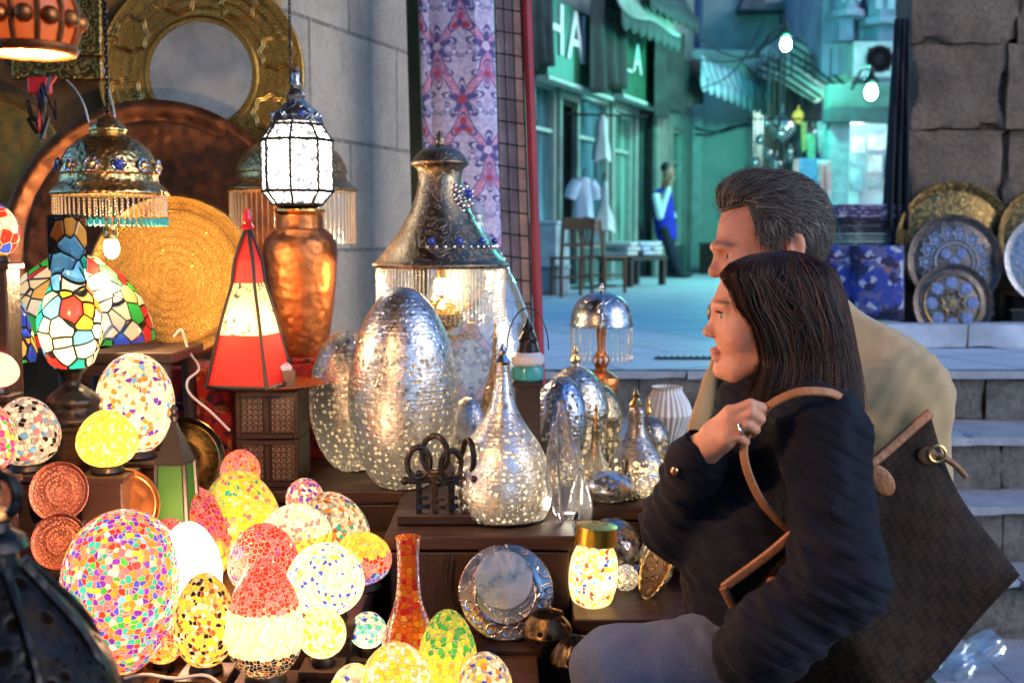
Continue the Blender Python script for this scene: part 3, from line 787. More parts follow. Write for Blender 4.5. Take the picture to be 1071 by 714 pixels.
# ------------------------------------------------------------------ copper urn with the white lantern on its mouth
p=spot(316,371,3.14,.16,'copper urn',.06); s=S(3.14); h=P(316,219,3.14).z-p.z
t=thing('copper_urn','patchy orange copper urn with a tall shoulder under the white lantern','urn',p); r=38*s
m=MB(); m.lathe(spl2([(r*.62,0),(r*.70,h*.03),(r*.86,h*.3),(r*.99,h*.62),(r*.97,h*.78),(r*.72,h*.86),(r*.64,h*.875),(r*.62,h*.96)],5),56); m.build('body',MW['redcopper'],t)
m=MB(); m.lathe([(r*.62,h*.96),(r*.70,h*.985),(r*.70,h),(r*.5,h*1.0),(r*.45,h*.97)],56); m.build('lip',metal('polished_copper',(.95,.42,.12),.2),t)
zl=p.z+h
t=thing('white_lantern','eight sided lantern of frosted white glass in a dark metal frame, on the copper urn','lantern',(p.x-.005,p.y,zl+.001)); s=S(3.14)
R0,R1,Rt=25*s,37*s,26*s; z1,z2,z3=18*s,70*s,86*s
prof=[(R0,.012),(R1,z1),(R1,z2),(Rt,z3)]
m=MB(); m.lathe([(r_*.97,z) for r_,z in prof],8,cap=False)
def lace(g,c):
    v=g.voro(60,feature='DISTANCE_TO_EDGE').outputs[0]
    return g.mix(g.m('MULTIPLY',g.m('LESS_THAN',v,.10),.97),c,(.015,.015,.018))
m.build('glass_panes',shade('frosted_glass',(.85,.80,.74),LANT,pattern=lace),t,smooth=False)
m=MB()
for i in range(8):
    a=2*math.pi*i/8
    m.tube([(q*math.cos(a),q*math.sin(a),z) for q,z in prof],.0042,6)
for q,z in prof:
    m.tube([(q*math.cos(2*math.pi*i/8),q*math.sin(2*math.pi*i/8),z) for i in range(8)],.005,6,closed=True)
m.build('frame',MW['iron'],t)
m=MB(); m.lathe([(Rt*1.0,z3+.002),(Rt*1.06,z3+.006),(Rt*.95,z3+.02),(Rt*.8,z3+14*s),(Rt*.45,z3+22*s),(Rt*.3,z3+26*s),(Rt*.38,z3+30*s),(Rt*.25,z3+36*s)],24,ribs=(8,.05)); m.build('crown',MW['silver'],t)
m=MB(); m.lathe([(.010,z3+36*s),(.016,z3+40*s),(.011,z3+46*s),(.014,z3+52*s),(.006,z3+58*s)],16); m.build('finial',MW['silver'],t)
for i in range(8):
    a=2*math.pi*(i+.5)/8; m=MB(); m.ell((Rt*.93*math.cos(a),Rt*.93*math.sin(a),z3+10*s),.008,10,6); m.build('jewel',MW['bluestone' if i in (6,2) else 'nickel'],t)
m=MB(); m.lathe([(R0*.7,0),(R0*.8,.004),(R0,.012)],24); m.build('foot',MW['iron'],t)
bulb(t,(0,0,z1+.07),5,(1,.93,.82),.03)
# ------------------------------------------------------------------ red pyramid lamp
p=spot(262,392,2.72,.14,'red pyramid lamp',.05); s=S(2.72); h=P(262,240,2.72).z-p.z
t=thing('pyramid_lamp','red and cream leather pyramid lamp with black seams and a pointed tip','lamp',p,(0,0,R(32)))
prof=[(1,0),(.62,.42),(.365,.66),(.30,.80),(.05,1.0)]; rb=39*s*1.22
ribs=[]
def pyr_pat(g,c):
    z=g.n('SeparateXYZ',{0:g.tc()}).outputs[2]
    f=g.m('MULTIPLY',g.m('GREATER_THAN',z,h*.335),g.m('LESS_THAN',z,h*.66))
    x=g.m('ADD',g.n('SeparateXYZ',{0:g.tc()}).outputs[0],g.n('SeparateXYZ',{0:g.tc()}).outputs[1])
    vec=g.map(g.tc(),scale=(1,1,.55),rot=(.4,.3,0))
    e=g.voro(42,vec,feature='SMOOTH_F1').outputs[0]
    ink=g.m('MULTIPLY',g.m('LESS_THAN',g.m('ABSOLUTE',g.m('SUBTRACT',g.noise(30,2,vec),.5)),.018),g.m('GREATER_THAN',g.noise(14,1),.5))
    cc=g.mix(ink,(.9,.62,.26),(.03,.02,.02))
    return g.mix(f,c,cc)
m=MB(); m.lathe([(rb*q,z*h) for q,z in prof],4,cap=False); m.build('shade',shade('pyramid_leather',(.45,.008,.005),.20,pattern=pyr_pat),t,smooth=False)
m=MB()
for i in range(4):
    a=2*math.pi*i/4; m.tube([(rb*q*math.cos(a)*1.01,rb*q*math.sin(a)*1.01,z*h) for q,z in prof],.0045,6)
for zi in (0,):
    m.tube([(rb*math.cos(2*math.pi*i/4),rb*math.sin(2*math.pi*i/4),.003) for i in range(4)],.005,6,closed=True)
m.build('seam',MW['black'],t)
m=MB(); m.lathe([(.012,h),(.016,h+.006),(.010,h+.014),(.013,h+.026),(.004,h+.05)],12); m.build('tip',MW['redstone'],t)
bulb(t,(0,0,h*.36),3.2,(1,.7,.35),.02)
# ------------------------------------------------------------------ small green pyramid lantern, stands on a block in front of the white globe
p=spot(185,552,2.25,.075,'green pyramid lantern'); s=S(2.25)
t=thing('pyramid_lantern','small black framed pyramid lantern with a green glass front','lantern',p,(0,0,R(41)))
hb=115*s; w=21*s*1.3
prof=[(w,0),(w*.98,.008),(w*.90,.02),(w*.78,hb*.62),(w*.74,hb*.63),(w*.10,hb)]
m=MB(); m.lathe([(w*.885,.02),(w*.765,hb*.62)],4,cap=False); m.build('glass_pane',shade('green_glass',(.04,.20,.015),.06),t,smooth=False)
m=MB()
for i in range(4):
    a=2*math.pi*i/4; m.tube([(w*.9*math.cos(a),w*.9*math.sin(a),.015),(w*.78*math.cos(a),w*.78*math.sin(a),hb*.62)],.0055,6)
m.lathe([(w,0),(w,.006),(w*.92,.020),(w*.85,.021)],4); m.lathe([(w*.84,hb*.61),(w*.84,hb*.635),(w*.5,hb*.8),(w*.1,hb)],4)
m.build('frame',MW['black'],t,smooth=False)
m=MB(); m.lathe([(.006,hb),(.010,hb+.01),(.005,hb+.016),(.008,hb+.024),(.002,hb+.034)],10); m.build('finial',MW['black'],t)
m=MB()
for i in range(4):
    for k in range(5):
        a=2*math.pi*i/4; b=a+math.pi/2; f=(k+.5)/5
        m.ell((w*.97*((1-f)*math.cos(a)+f*math.cos(b)),w*.97*((1-f)*math.sin(a)+f*math.sin(b)),.011),.0055,8,6)
m.build('beading',MW['redstone'],t)
bulb(t,(0,0,.05),.35,(.9,1,.6),.01)
# ------------------------------------------------------------------ stained glass
LEAD=(.008,.008,.008)
def stained(name,pal_,sc_,emit,h,bands=None): return mosaic(name,pal_,scale=sc_,grout=LEAD,gw=.075,emit=emit,bands=bands,h=h,rand=.85)
# bottle lamp on a black iron base
p=spot(77,441,2.3,.10,'stained glass bottle lamp'); s=S(2.3)
t=thing('stained_glass_lamp','onion shaped stained glass lamp with a tall square neck on a black iron base','lamp',p)
z0=P(77,384,2.3).z-p.z; zt=P(58,226,2.3).z-p.z
m=MB(); m.lathe(spl2([(33*s,0),(34*s,.01),(26*s,.03),(28*s,.045),(18*s,.065),(8*s,.08),(12*s,z0-.012),(17*s,z0)],4),32,ribs=(10,.04)); m.build('base',MW['iron'],t)
hb=P(60,280,2.3).z-p.z-z0
m=MB(); m.lathe([(a,z+z0) for a,z in spl2([(17*s,0),(24*s,hb*.08),(33*s,hb*.38),(30*s,hb*.6),(20*s,hb*.82),(15.5*s,hb)],6)],40,cap=False)
mb_=stained('bottle_glass',pal('cream',3,'white',2.2,'sky',1.3,'yellow',1.1,'lime',.7,'orange',.8,'red',.5,'teal',.6,'amber',.8),27,.36,zt,bands=[((z0+hb)/zt,3,pal('teal',2,'brown',2,'sky',1,'black',2.5,'amber',.7,'green',.5))])
m.build('shade',mb_,t,angle=60)
m=MB(); q=15*s*1.3; m.lathe([(q,z0+hb-.004),(q*.97,zt)],4,twist=0,cap=False); o=m.build('neck',mb_,t,smooth=False); o.rotation_euler=(0,0,R(30))
m=MB(); m.lathe([(q*1.02,zt-.004),(q*1.04,zt),(q*.9,zt+.003)],4); o=m.build('rim',MW['iron'],t,smooth=False); o.rotation_euler=(0,0,R(30))
for v in (.03,): bulb(t,(0,0,z0+hb*.45),2.2,(1,.8,.5),.02)
# dome lamp on a stem standing on the side table
p=P(76,360,2.66); zt_=top_at(p.x,2.68,zt if False else 9); zt_=H+L1
t=thing('stained_glass_lamp','wide stained glass dome shade with red poppies and a scalloped rim','lamp',(p.x,2.68,zt_))
s=S(2.68); r=79*s; hh_=P(76,266,2.68).z-zt_
zb_=P(76,356,2.68).z-zt_
base=[(r,zb_),(r*1.01,zb_+.012),(r*.97,zb_+.045),(r*.85,zb_+.10),(r*.62,zb_+.155),(r*.3,hh_*.97),(r*.12,hh_)]
g_h=hh_
def poppy(name):
    g=G(name); v=g.voro(24,rand=.85); e=g.voro(24,feature='DISTANCE_TO_EDGE',rand=.85).outputs[0]
    sep=g.n('SeparateColor',{0:v.outputs['Color']}); pos=v.outputs['Position']
    col=g.ramp(sep.outputs[0],palstops(pal('cream',5,'white',3,'amber',.8)),'CONSTANT')
    z=g.n('SeparateXYZ',{0:pos}).outputs[2]
    big=g.voro(6.5,pos,rand=1).outputs['Distance']
    col=g.mix(g.m('MULTIPLY',g.m('LESS_THAN',big,.33),g.m('GREATER_THAN',z,zb_+.02)),col,g.ramp(sep.outputs[1],[(0,C['red']),(.7,(.55,.02,.02))],'CONSTANT'))
    col=g.mix(g.m('LESS_THAN',big,.13),col,C['green'])
    ringf=g.m('MULTIPLY',g.m('GREATER_THAN',big,.33),g.m('LESS_THAN',big,.40))
    col=g.mix(g.m('MULTIPLY',ringf,g.m('GREATER_THAN',sep.outputs[2],.5)),col,C['green'])
    rim=g.m('LESS_THAN',z,zb_+.022)
    col=g.mix(rim,col,g.ramp(sep.outputs[1],[(0,C['red']),(.35,C['green']),(.6,C['blue']),(.8,C['red'])],'CONSTANT'))
    col=g.mix(g.ramp(e,[(.03,0),(.07,1)]),LEAD,col)
    b=g.mixs(.7,g.n('BsdfDiffuse',{'Color':col}),g.n('BsdfTranslucent',{'Color':col}))
    b=g.mixs(.06,b,g.n('BsdfGlossy',{'Roughness':.15}))
    return g.out(g.adds(b,g.n('Emission',{'Color':col,'Strength':.4*EMK})))
m=MB(); m.lathe(base,56,cap=False); m.build('shade',poppy('poppy_glass'),t,angle=60)
m=MB(); m.lathe([(.07,0),(.075,.006),(.03,.018),(.012,.03),(.010,hh_-.02),(.02,hh_),(.006,hh_+.02)],20); m.build('stem',MW['iron'],t)
bulb(t,(0,0,zb_+.06),1.6,(1,.8,.5),.03)
# blue flower shade at the left edge
p=spot(4,440,2.38,.12,'blue flower shade'); s=S(2.38); r=33*s
t=thing('stained_glass_lamp','round stained glass shade with a blue flower and scalloped hem at the left edge','lamp',p)
zb2=P(4,378,2.38).z-p.z; ht=P(4,300,2.38).z-p.z
m=MB(); m.lathe([(r*1.06,zb2),(r*1.08,zb2+.02),(r,zb2+.05),(r*.75,zb2+(ht-zb2)*.75),(r*.3,ht)],40,cap=False)
m.build('shade',mosaic('blue_flower_glass',pal('blue',3,'sky',.4,'purple',.4),scale=26,grout=LEAD,gw=.07,emit=.35,h=ht,bands=[(-1,(zb2+.018)/ht,pal('red',2,'green',2,'blue',1)),((zb2+.018)/ht,(zb2+.06)/ht,pal('amber',2,'cream',2,'yellow',1))]),t,angle=60)
m=MB(); m.lathe([(.06,0),(.06,.008),(.02,.02),(.01,.03),(.01,ht),(.018,ht+.01)],18); m.build('stem',MW['iron'],t)
bulb(t,(0,0,zb2+.04),1.2,(1,.8,.55),.02)
# ------------------------------------------------------------------ trays: local +z looks out of the tray
def disc(name,label,cat,px,py,d,rpx,prof,mt,lean=8,yaw=0,group=None,seg=72,part='tray_body',ribs=None):
    p=P(px,py,d); r=rpx*S(d)
    t=thing(name,label,cat,p,(R(90-lean),0,R(yaw)),group)
    m=MB(); m.lathe([(a*r,z*r) for a,z in prof],seg,ribs=ribs); m.build(part,mt,t)
    return t,r
TRAY=[(.0005,-.03),(.93,-.03),(.985,.02),(1.0,.055),(.985,.075),(.95,.065),(.90,.02),(.86,.0),(.84,.008),(.82,.0),(.5,-.006),(.46,.004),(.42,-.006),(.0005,-.008)]
# big engraved ring with a mirror, hung on the wall
t,r=disc('engraved_mirror','huge round mirror in a wide engraved brass ring hung on the wall','mirror',211,78,3.55,106,[(.50,.0),(.50,-.02),(1.0,-.02),(1.0,.025),(.985,.03),(.96,.02),(.56,.02),(.54,.034),(.50,.03),(.50,0)],metal_polar('ring_engraving',(.60,.36,.09),(.09,.04,.008),106*S(3.55),20,11),lean=2,part='frame')
m=MB(); m.lathe([(.0005,.002),(.49*r,.002),(.497*r,.0085)],64); m.build('mirror_glass',MW['mirror'],t)
m=MB()
for i in range(8):
    a=2*math.pi*(i+.35)/8; c=Vector((.765*r*math.cos(a),.765*r*math.sin(a),.021*r+.002))
    for q in (.17,.145):
        m.tube([c+Vector((q*r*math.cos(k*math.pi/16)*(1+.09*math.cos(8*k*math.pi/16)),q*r*math.sin(k*math.pi/16)*(1+.09*math.cos(8*k*math.pi/16)),0)) for k in range(32)],.0028,5,closed=True)
m.build('medallion',MW['goldplain'],t)
# huge brown copper tray
pz=P(160,418,3.2).z
t,r=disc('copper_tray','huge dark brown copper tray with a rolled rim leaning on the back wall','tray',161,263,3.44,157,[(.0005,-.02),(.94,-.02),(1.0,.015),(1.0,.04),(.97,.05),(.93,.04),(.90,.012),(.87,.0),(.845,.006),(.82,-.003),(.0005,-.008)],MW['copper'],lean=5,seg=96)
s0=P(161,263,3.44).z-r*math.cos(R(5))
t=thing('wooden_block','dark wooden ledge under the huge copper tray','wooden block',(P(161,263,3.44).x,3.455,L1+.001)); m=MB(); m.box((0,0,(s0-L1)/2-.003),(.5,.12,s0-L1-.008)); m.build('block_body',MW['dark'],t,smooth=False,bevel=.004)
# golden engraved tray
t,r=disc('brass_tray','golden engraved brass tray glowing behind the hanging bead lamp','tray',180,290,3.04,86,[(.0005,-.02),(.93,-.02),(1.0,.02),(1.01,.05),(.98,.07),(.93,.055),(.88,.02),(.84,.0),(.82,.008),(.80,.0),(.0005,-.006)],metal_polar('tray_engraving',(.74,.40,.09),(.16,.065,.012),86*S(3.04),16,10),lean=8)
c=P(180,290,3.04); s0=c.z-r*1.0
t=thing('wooden_block','dark wooden ledge under the golden tray','wooden block',(c.x,3.05,L1+.001)); m=MB(); m.box((0,.01,(s0-L1)/2-.003),(.2,.10,s0-L1-.008)); m.build('block_body',MW['dark'],t,smooth=False,bevel=.004)
# ochre tray at far left on the wall
t,r=disc('brass_tray','plain ochre brass tray hung on the wall at the left edge','tray',-8,172,3.52,75,TRAY,metal('ochre_brass',(.62,.33,.08),.5,(.2,.08,.02),6,.6),lean=3)
# brass embossed mirror frame, top left
p=P(60,20,3.53); s=S(3.53)
t=thing('framed_mirror','square mirror in an embossed brass frame, upper left corner','mirror',p,(R(88),0,R(4)))
m=MB(); w,h=46*s,62*s; fw=24*s
m.box((0,-h+fw/2,0),(2*w,fw,.03)); m.box((0,h-fw/2,0),(2*w,fw,.03)); m.box((-w+fw/2,0,0),(fw,2*h-2*fw-.002,.03)); m.box((w-fw/2,0,0),(fw,2*h-2*fw-.002,.03))
m.build('frame',MW['gold'],t,smooth=False,bevel=.008)
m=MB(); m.box((0,0,-.006),(2*(w-fw)-.002,2*(h-fw)-.002,.004)); m.build('mirror_glass',MW['mirror'],t,smooth=False)
# small copper dishes standing among the lamps
def dish(label,px,py,d,rpx,mt,lean=14,yaw=0,group='copper dishes among the lamps'):
    t,r=disc('copper_dish',label,'dish',px,py,d,rpx,TRAY,mt,lean,yaw,group,48,'dish_body')
    c=P(px,py,d); s0=c.z-r*math.cos(R(lean))
    z=rest(c.x,c.y+.02,s0-.002,.07,label)
    t.location.z+=z-(s0-.002)
rose=metal_polar('rose_copper',(.72,.28,.18),(.2,.06,.03),.06,9,6,rough=.38)
dish('upper rosy copper dish at the left, above the confetti egg lamp',62,514,2.14,32,rose)
dish('lower rosy copper dish, partly behind the confetti egg lamp',62,566,2.07,30,rose,18)
dish('orange copper dish in a dark rim, top left of the confetti egg lamp',131,528,2.2,38,metal('orange_copper',(.80,.33,.10),.32,(.06,.03,.02),9,.5),12)
dish('dark brass dish standing behind the green pyramid lantern',190,482,2.64,47,metal('dark_brass',(.30,.20,.07),.26,(.03,.025,.02),9,.6),10)
# ------------------------------------------------------------------ unseen awning added to keep the sky off the stall; lamps hang from it
canv=paint('awning_canvas',(.30,.20,.12),.9,.3,7,.3,80)
t=thing('sky_block_awning','added brown canvas awning, out of view, blocking the sky over the lamp stall','awning',(-.9,1.9,2.95))
m=MB(); m.box((0,.1,.2),(2.3,3.2,.02),rot=(R(4),0,0)); m.build('canvas',canv,t,smooth=False)
for yy in (-1.1,-.40,.75,1.46):
    m=MB(); m.box((-.0,yy,.02),(2.2,.06,.07)); m.build('beam',MW['oakx'],t,smooth=False,bevel=.004)
for xx,yy in ((-1.05,-1.1),(-1.05,1.40)):
    m=MB(); m.box((xx,yy,-1.49),(.07,.06,2.9)); m.build('post',MW['oak'],t,smooth=False,bevel=.004)
for xx in (-1.05,1.05):
    m=MB(); m.box((xx,.15,.085),(.05,2.8,.05)); m.build('rafter',MW['oakx'],t,smooth=False,bevel=.004)
ZB=2.93
def chain(m,a,b,r=.0022):
    a=Vector(a);b=Vector(b);n=max(2,int((b-a).length/.012)); d=(b-a)/n; u=d.normalized(); x=u.orthogonal().normalized(); y=u.cross(x)
    for i in range(n):
        c=a+d*(i+.5); q=x if i%2 else y
        m.tube([c+q*.004*math.cos(k*math.pi/4)+u*.0085*math.sin(k*math.pi/4) for k in range(8)],r*.8,4,closed=True)
def fringe(m,r,z,n,length,br=.0024,mi=0,vary=.0,step=.0075,mb=None,drop=None):
    for i in range(n):
        a=2*math.pi*i/n; x,y=r*math.cos(a),r*math.sin(a); L=length*(1+vary*math.sin(i*2.1))
        k=int(L/step)
        for j in range(k): m.ell((x,y,z-step*(j+.5)),(br,br,step*.46),6,4)
        if drop is not None: drop.ell((x,y,z-L-.006),(br*2.0,br*2.0,.010),8,5)
# hanging brass bead lamp
def hang_lamp(label,px,ptop,prim,pfr,wpx,d,mt,ncol,domeh,bead,frpx,glowy=1.6,bigdrop=None,name='hanging_lamp',jew=None,yb=None):
    s=S(d); rim=P(px,prim,d); r=wpx*s
    t=thing(name,label,'hanging lamp',rim); H=P(px,ptop,d).z-rim.z
    m=MB(); m.lathe(spl2([(r*1.0,-.002),(r*1.02,.004),(r*.97,.014),(r*.86,H*.16),(r*.84,H*.25),(r*.86,H*.3),(r*.72,H*.56),(r*.42,H*.74),(r*.30,H*.78),(r*.33,H*.84),(r*.2,H*.95),(r*.1,H)],4),56); m.build('dome',mt,t)
    if jew:
        for i in range(12):
            a=2*math.pi*i/12; q=r*.86
            m=MB(); m.ell((q*math.cos(a),q*math.sin(a),H*.36),.010,10,6); m.build('jewel',MW['bluestone' if i in (7,10) else 'brass'],t)
            m=MB(); m.tube([(q*1.01*math.cos(a+.13*math.cos(k*1.05)),q*1.01*math.sin(a+.13*math.cos(k*1.05)),H*.36+.014*math.sin(k*1.05)) for k in range(6)],.003,6,closed=True)
            for k in range(6): m.ell((q*1.01*math.cos(a+.13*math.cos(k*1.05)),q*1.01*math.sin(a+.13*math.cos(k*1.05)),H*.36+.014*math.sin(k*1.05)),.0045,6,4)
            m.build('jewel_setting',MW['nickel'],t)
    m=MB(); dr=MB() if bigdrop else None
    fringe(m,r*.97,-.003,ncol,P(px,prim,d).z-P(px,pfr,d).z,drop=dr)
    m.build('bead_fringe',bead,t)
    if dr: dr.build('bead_drop',bigdrop,t)
    m=MB(); m.tube([(0,0,H*.6),(0,0,-.05)],.006,8); m.lathe([(.012,-.05),(.02,-.06),(.016,-.10),(.004,-.11)],16); m.build('socket',mt,t)
    if glowy: 
        m=MB(); m.ell((0,0,-.12),(.018,.018,.026),14,10); m.build('light_bulb',glow('bulb_glow',(1,.72,.4),6),t)
        bulb(t,(0,0,-.16),glowy,WARM,.03,'lamp_bulb')
    dy=(yb if yb is not None else d)-rim.y
    m=MB(); chain(m,(0,0,H-.002),(0,dy,ZB-rim.z+.02)); m.build('chain',MW['iron'],t)
    return t,r,H
hang_lamp('hanging brass dome lamp with jewelled band, bead fringe and green bead drops','x' and 115,122,204,228,58,2.62,MW['brass'],60,.1,MW['bead'],20,5,MW['turq'],jew=True,yb=2.65)
hang_lamp('hanging dome lamp with amber bead fringe behind the white lantern',306,128,200,256,66,3.36,MW['brass'],64,.1,MW['bead'],50,4,None,yb=3.36)
# orange glass lamp at the top left corner
d=1.5; s=S(d); rim=P(33,50,d); r=45*s
t=thing('hanging_lamp','hanging orange glass bowl lamp in a beaded copper cage, top left corner','hanging lamp',rim)
H=80*s
def petals(g,c):
    v=g.voro(34,rand=.5); return g.mix(g.ramp(v.outputs['Distance'],[(.2,0),(.55,.8)]),c,(.35,.10,.02))
m=MB(); m.lathe(spl2([(r*.86,.0),(r*.99,H*.2),(r*1.02,H*.45),(r*.8,H*.75),(r*.4,H*.95),(r*.3,H)],5),48,cap=False); m.build('bowl',shade('orange_glass',(.30,.08,.018),.012,trans=.0035,pattern=petals),t)
m=MB(); m.tube([(r*.9*math.cos(k*math.pi/24),r*.9*math.sin(k*math.pi/24),-.003) for k in range(48)],.007,8,closed=True)
for k in range(12):
    a=2*math.pi*k/12; m.tube([(q*r*1.03*math.cos(a),q*r*1.03*math.sin(a),z*H) for q,z in ((.88,0),(1.0,.2),(1.03,.45),(.82,.75),(.4,.95))],.004,5)
    m.ell((r*1.04*math.cos(a+.26),r*1.04*math.sin(a+.26),H*.33),.012,10,6)
m.build('cage',MW['redcopper'],t); m=MB(); chain(m,(0,0,H),(0,0,ZB-rim.z+.02)); m.build('chain',MW['iron'],t)
bulb(t,(0,0,H*.12),BOWL,(1,.50,.20),.03,'lamp_bulb')
# ------------------------------------------------------------------ cables
def cable(label,pts,r,mt,name='cable'):
    m=MB(); m.tube(spl(pts,8),r,6); o=m.build(name,mt); return tag(o,label,'cable')
q=lambda x,y,d:P(x,y,d)
cable('white cord looping down beside the brown side table',[q(182,352,2.7),q(190,345,2.7),q(197,366,2.7),q(208,385,2.66),q(196,398,2.6),q(199,412,2.6),q(222,432,2.58),q(240,450,2.6)],.003,MW['cord'])
cable('thin wire rising from the hanging brass lamp to the left',[q(93,128,2.7),q(88,110,2.75),q(80,95,2.85),q(70,84,3.0)],.0025,MW['cord'])
cable('thin wire rising from the hanging brass lamp to the right',[q(120,128,2.75),q(119,115,2.8),q(114,95,3.0),q(108,70,3.25)],.0025,MW['cord'])
t=thing('cable_bundle','tangle of black and red cables with a socket under the brass framed mirror','cables',P(42,92,3.1))
o0=P(42,92,3.1)
for k in range(9):
    pts=[]; x=rnd.uniform(-12,12); x2=rnd.uniform(-14,18); yb=rnd.uniform(30,55)
    for f,yy in ((0,-12),(.25,8),(.5,yb*.7),(.75,yb),(1,10+rnd.uniform(0,25))):
        pts.append(P(42+x*(1-f)+x2*f+rnd.uniform(-6,6),92+yy,3.1+rnd.uniform(-.05,.05))-o0)
    m=MB(); m.tube(spl(pts,6),rnd.uniform(.003,.006),6); m.build('cord',MW['redcord'] if k%4==1 else MW['blackcord'],t)
m=MB(); m.box((0,0,.005),(.055,.04,.045)); m.build('socket_box',MW['redstone'],t,smooth=False,bevel=.006)
# ------------------------------------------------------------------ tall silver lamps on the counter
SIL=lambda n,**k:pierced(n,**k)
def silver(label,box,d,prof,mt,name='metal_lamp',watts=1.0,group='silver metal lamps',ribs=None,tilt=0,lean=0,seg=64,cap=None,snap=.03,bz=.2,col=(1,.85,.65),basemat='iron'):
    x0,y0,x1,y1=box; s=S(d)
    p=spot((x0+x1)/2,y1,d,min(.2,(x1-x0)*s*.7),label,snap)
    h=P((x0+x1)/2,y0,d).z-p.z; r=(x1-x0)/2*s
    t=thing(name,label,'lamp',p,(lean,tilt,0),group)
    pr=prof(h,r)
    m=MB(); m.lathe(pr,seg,ribs=ribs,cap=False); m.build('body',mt,t,angle=70)
    rb=pr[0][0]
    m=MB(); m.lathe([(rb*1.03,-.0005),(rb*1.06,.006),(rb*.98,.012)],40); m.build('base_ring',MW[basemat],t)
    if cap:
        m=MB(); rt=pr[-1][0]; m.lathe([(rt*1.1,h-.003),(rt*1.3,h+.004),(rt*.9,h+.012),(rt*.5,h+.02),(rt*.7,h+.028),(.002,h+.042)],20); m.build('cap',cap,t)
    if watts: bulb(t,(0,0,h*bz+.02),watts,col,.015)
    return t
egg2=lambda h,r:egg_prof(h,r,fat=.08)
silver('bigger silver egg lamp standing in front, pierced all over',(364,300,481,507),2.74,egg2,SIL('pierced_silver',hole=64,thr=.27,emit=.5,hz=.33),watts=7,bz=.22)
silver('smaller leaning silver egg lamp tucked behind the big one at its left',(331,345,420,505),2.95,egg2,SIL('pierced_grey_silver',hole=66,thr=.32,emit=.35,col=(.55,.55,.54),hz=.5),watts=5,tilt=-.1)
bot=lambda h,r:spl2([(r*.84,0),(r*.97,h*.10),(r*.98,h*.24),(r*.80,h*.44),(r*.40,h*.64),(r*.24,h*.76),(r*.15,h*.9),(r*.12,h)],7)
silver('silver bottle lamp with a long neck, brightly lit inside at the belly',(473,380,579,561),2.42,bot,SIL('pierced_bright_silver',hole=70,thr=.27,emit=.6,hz=.2,glow=(1,.85,.6)),watts=7,cap=MW['nickel'])
silver('blue tinted silver egg lamp leaning to the right behind the silver bottle lamp',(541,392,606,502),2.84,egg2,SIL('blue_silver',col=(.55,.62,.75),hole=60,thr=.33,emit=.15,rough=.2),watts=.5,tilt=.16)
cone=lambda h,r:spl2([(r*.93,0),(r,h*.08),(r*.93,h*.22),(r*.62,h*.45),(r*.36,h*.62),(r*.27,h*.75),(r*.26,h*.93),(r*.18,h)],7)
silver('squat grey cone lamp with a stubby neck and lit pattern round its foot',(632,424,698,506),2.78,cone,pierced('cone_pierced',col=(.50,.46,.42),hole=55,thr=.36,emit=2.2,hz=.065,rough=.32,glow=(1,.72,.35)),watts=.8,cap=MW['brass'],bz=.1)
dom=lambda h,r:spl2([(r*.7,0),(r*.85,h*.12),(r*.95,h*.45),(r*1.0,h*.52),(r*.96,h*.62),(r*.72,h*.82),(r*.35,h*.93),(r*.14,h*.96),(r*.12,h)],6)
silver('round silver dome lamp with a jewel, under the crystal fringed table lamp',(566,378,637,491),3.0,dom,SIL('dome_silver',col=(.68,.62,.52),hole=48,thr=.34,emit=.7,hz=.12),watts=1.2,cap=MW['brass'])
silver('darker dome lamp behind, to the right of the jewelled dome lamp',(600,398,651,490),3.1,dom,SIL('dome_brass',col=(.48,.36,.2),hole=48,thr=.34,emit=.5,hz=.12),watts=.8)
vase=lambda h,r:[(a,z) for a,z in spl2([(r*.28,0),(r*.34,h*.02),(r*.62,h*.22),(r*.97,h*.52),(r*1.0,h*.6),(r*.86,h*.76),(r*.6,h*.93),(r*.62,h)],6)]
silver('white ribbed vase with a flat rim behind the woman\'s sleeve',(671,404,723,472),3.22,vase,None or paint('ribbed_vase',(.62,.60,.56),.35,.15,20),name='ribbed_vase',watts=0,group=None,ribs=(26,.035),seg=208)
silver('crushed foil ball lamp stacked above its twin, in front of the cone lamp',(609,492,664,556),2.58,lambda h,r:egg_prof(h,r,fat=.03),pierced('foil_silver',col=(.78,.76,.78),hole=40,thr=.22,emit=.12,dark=.75,rough=.14,rows=20),watts=.4,snap=.02)
silver('lower crushed foil ball lamp behind the yellow lantern',(606,541,672,622),2.46,lambda h,r:egg_prof(h,r,fat=.03),pierced('foil_dark_silver',col=(.6,.58,.6),hole=40,thr=.24,emit=.1,dark=.9,rough=.14,rows=20),watts=.3)
silver('shiny faceted silver pot at the right of the yellow lantern',(640,585,700,650),2.42,vase,pierced('pot_silver',col=(.6,.6,.62),hole=34,thr=.2,emit=.05,dark=.8,rough=.12,rows=10),watts=0,ribs=(12,.05))
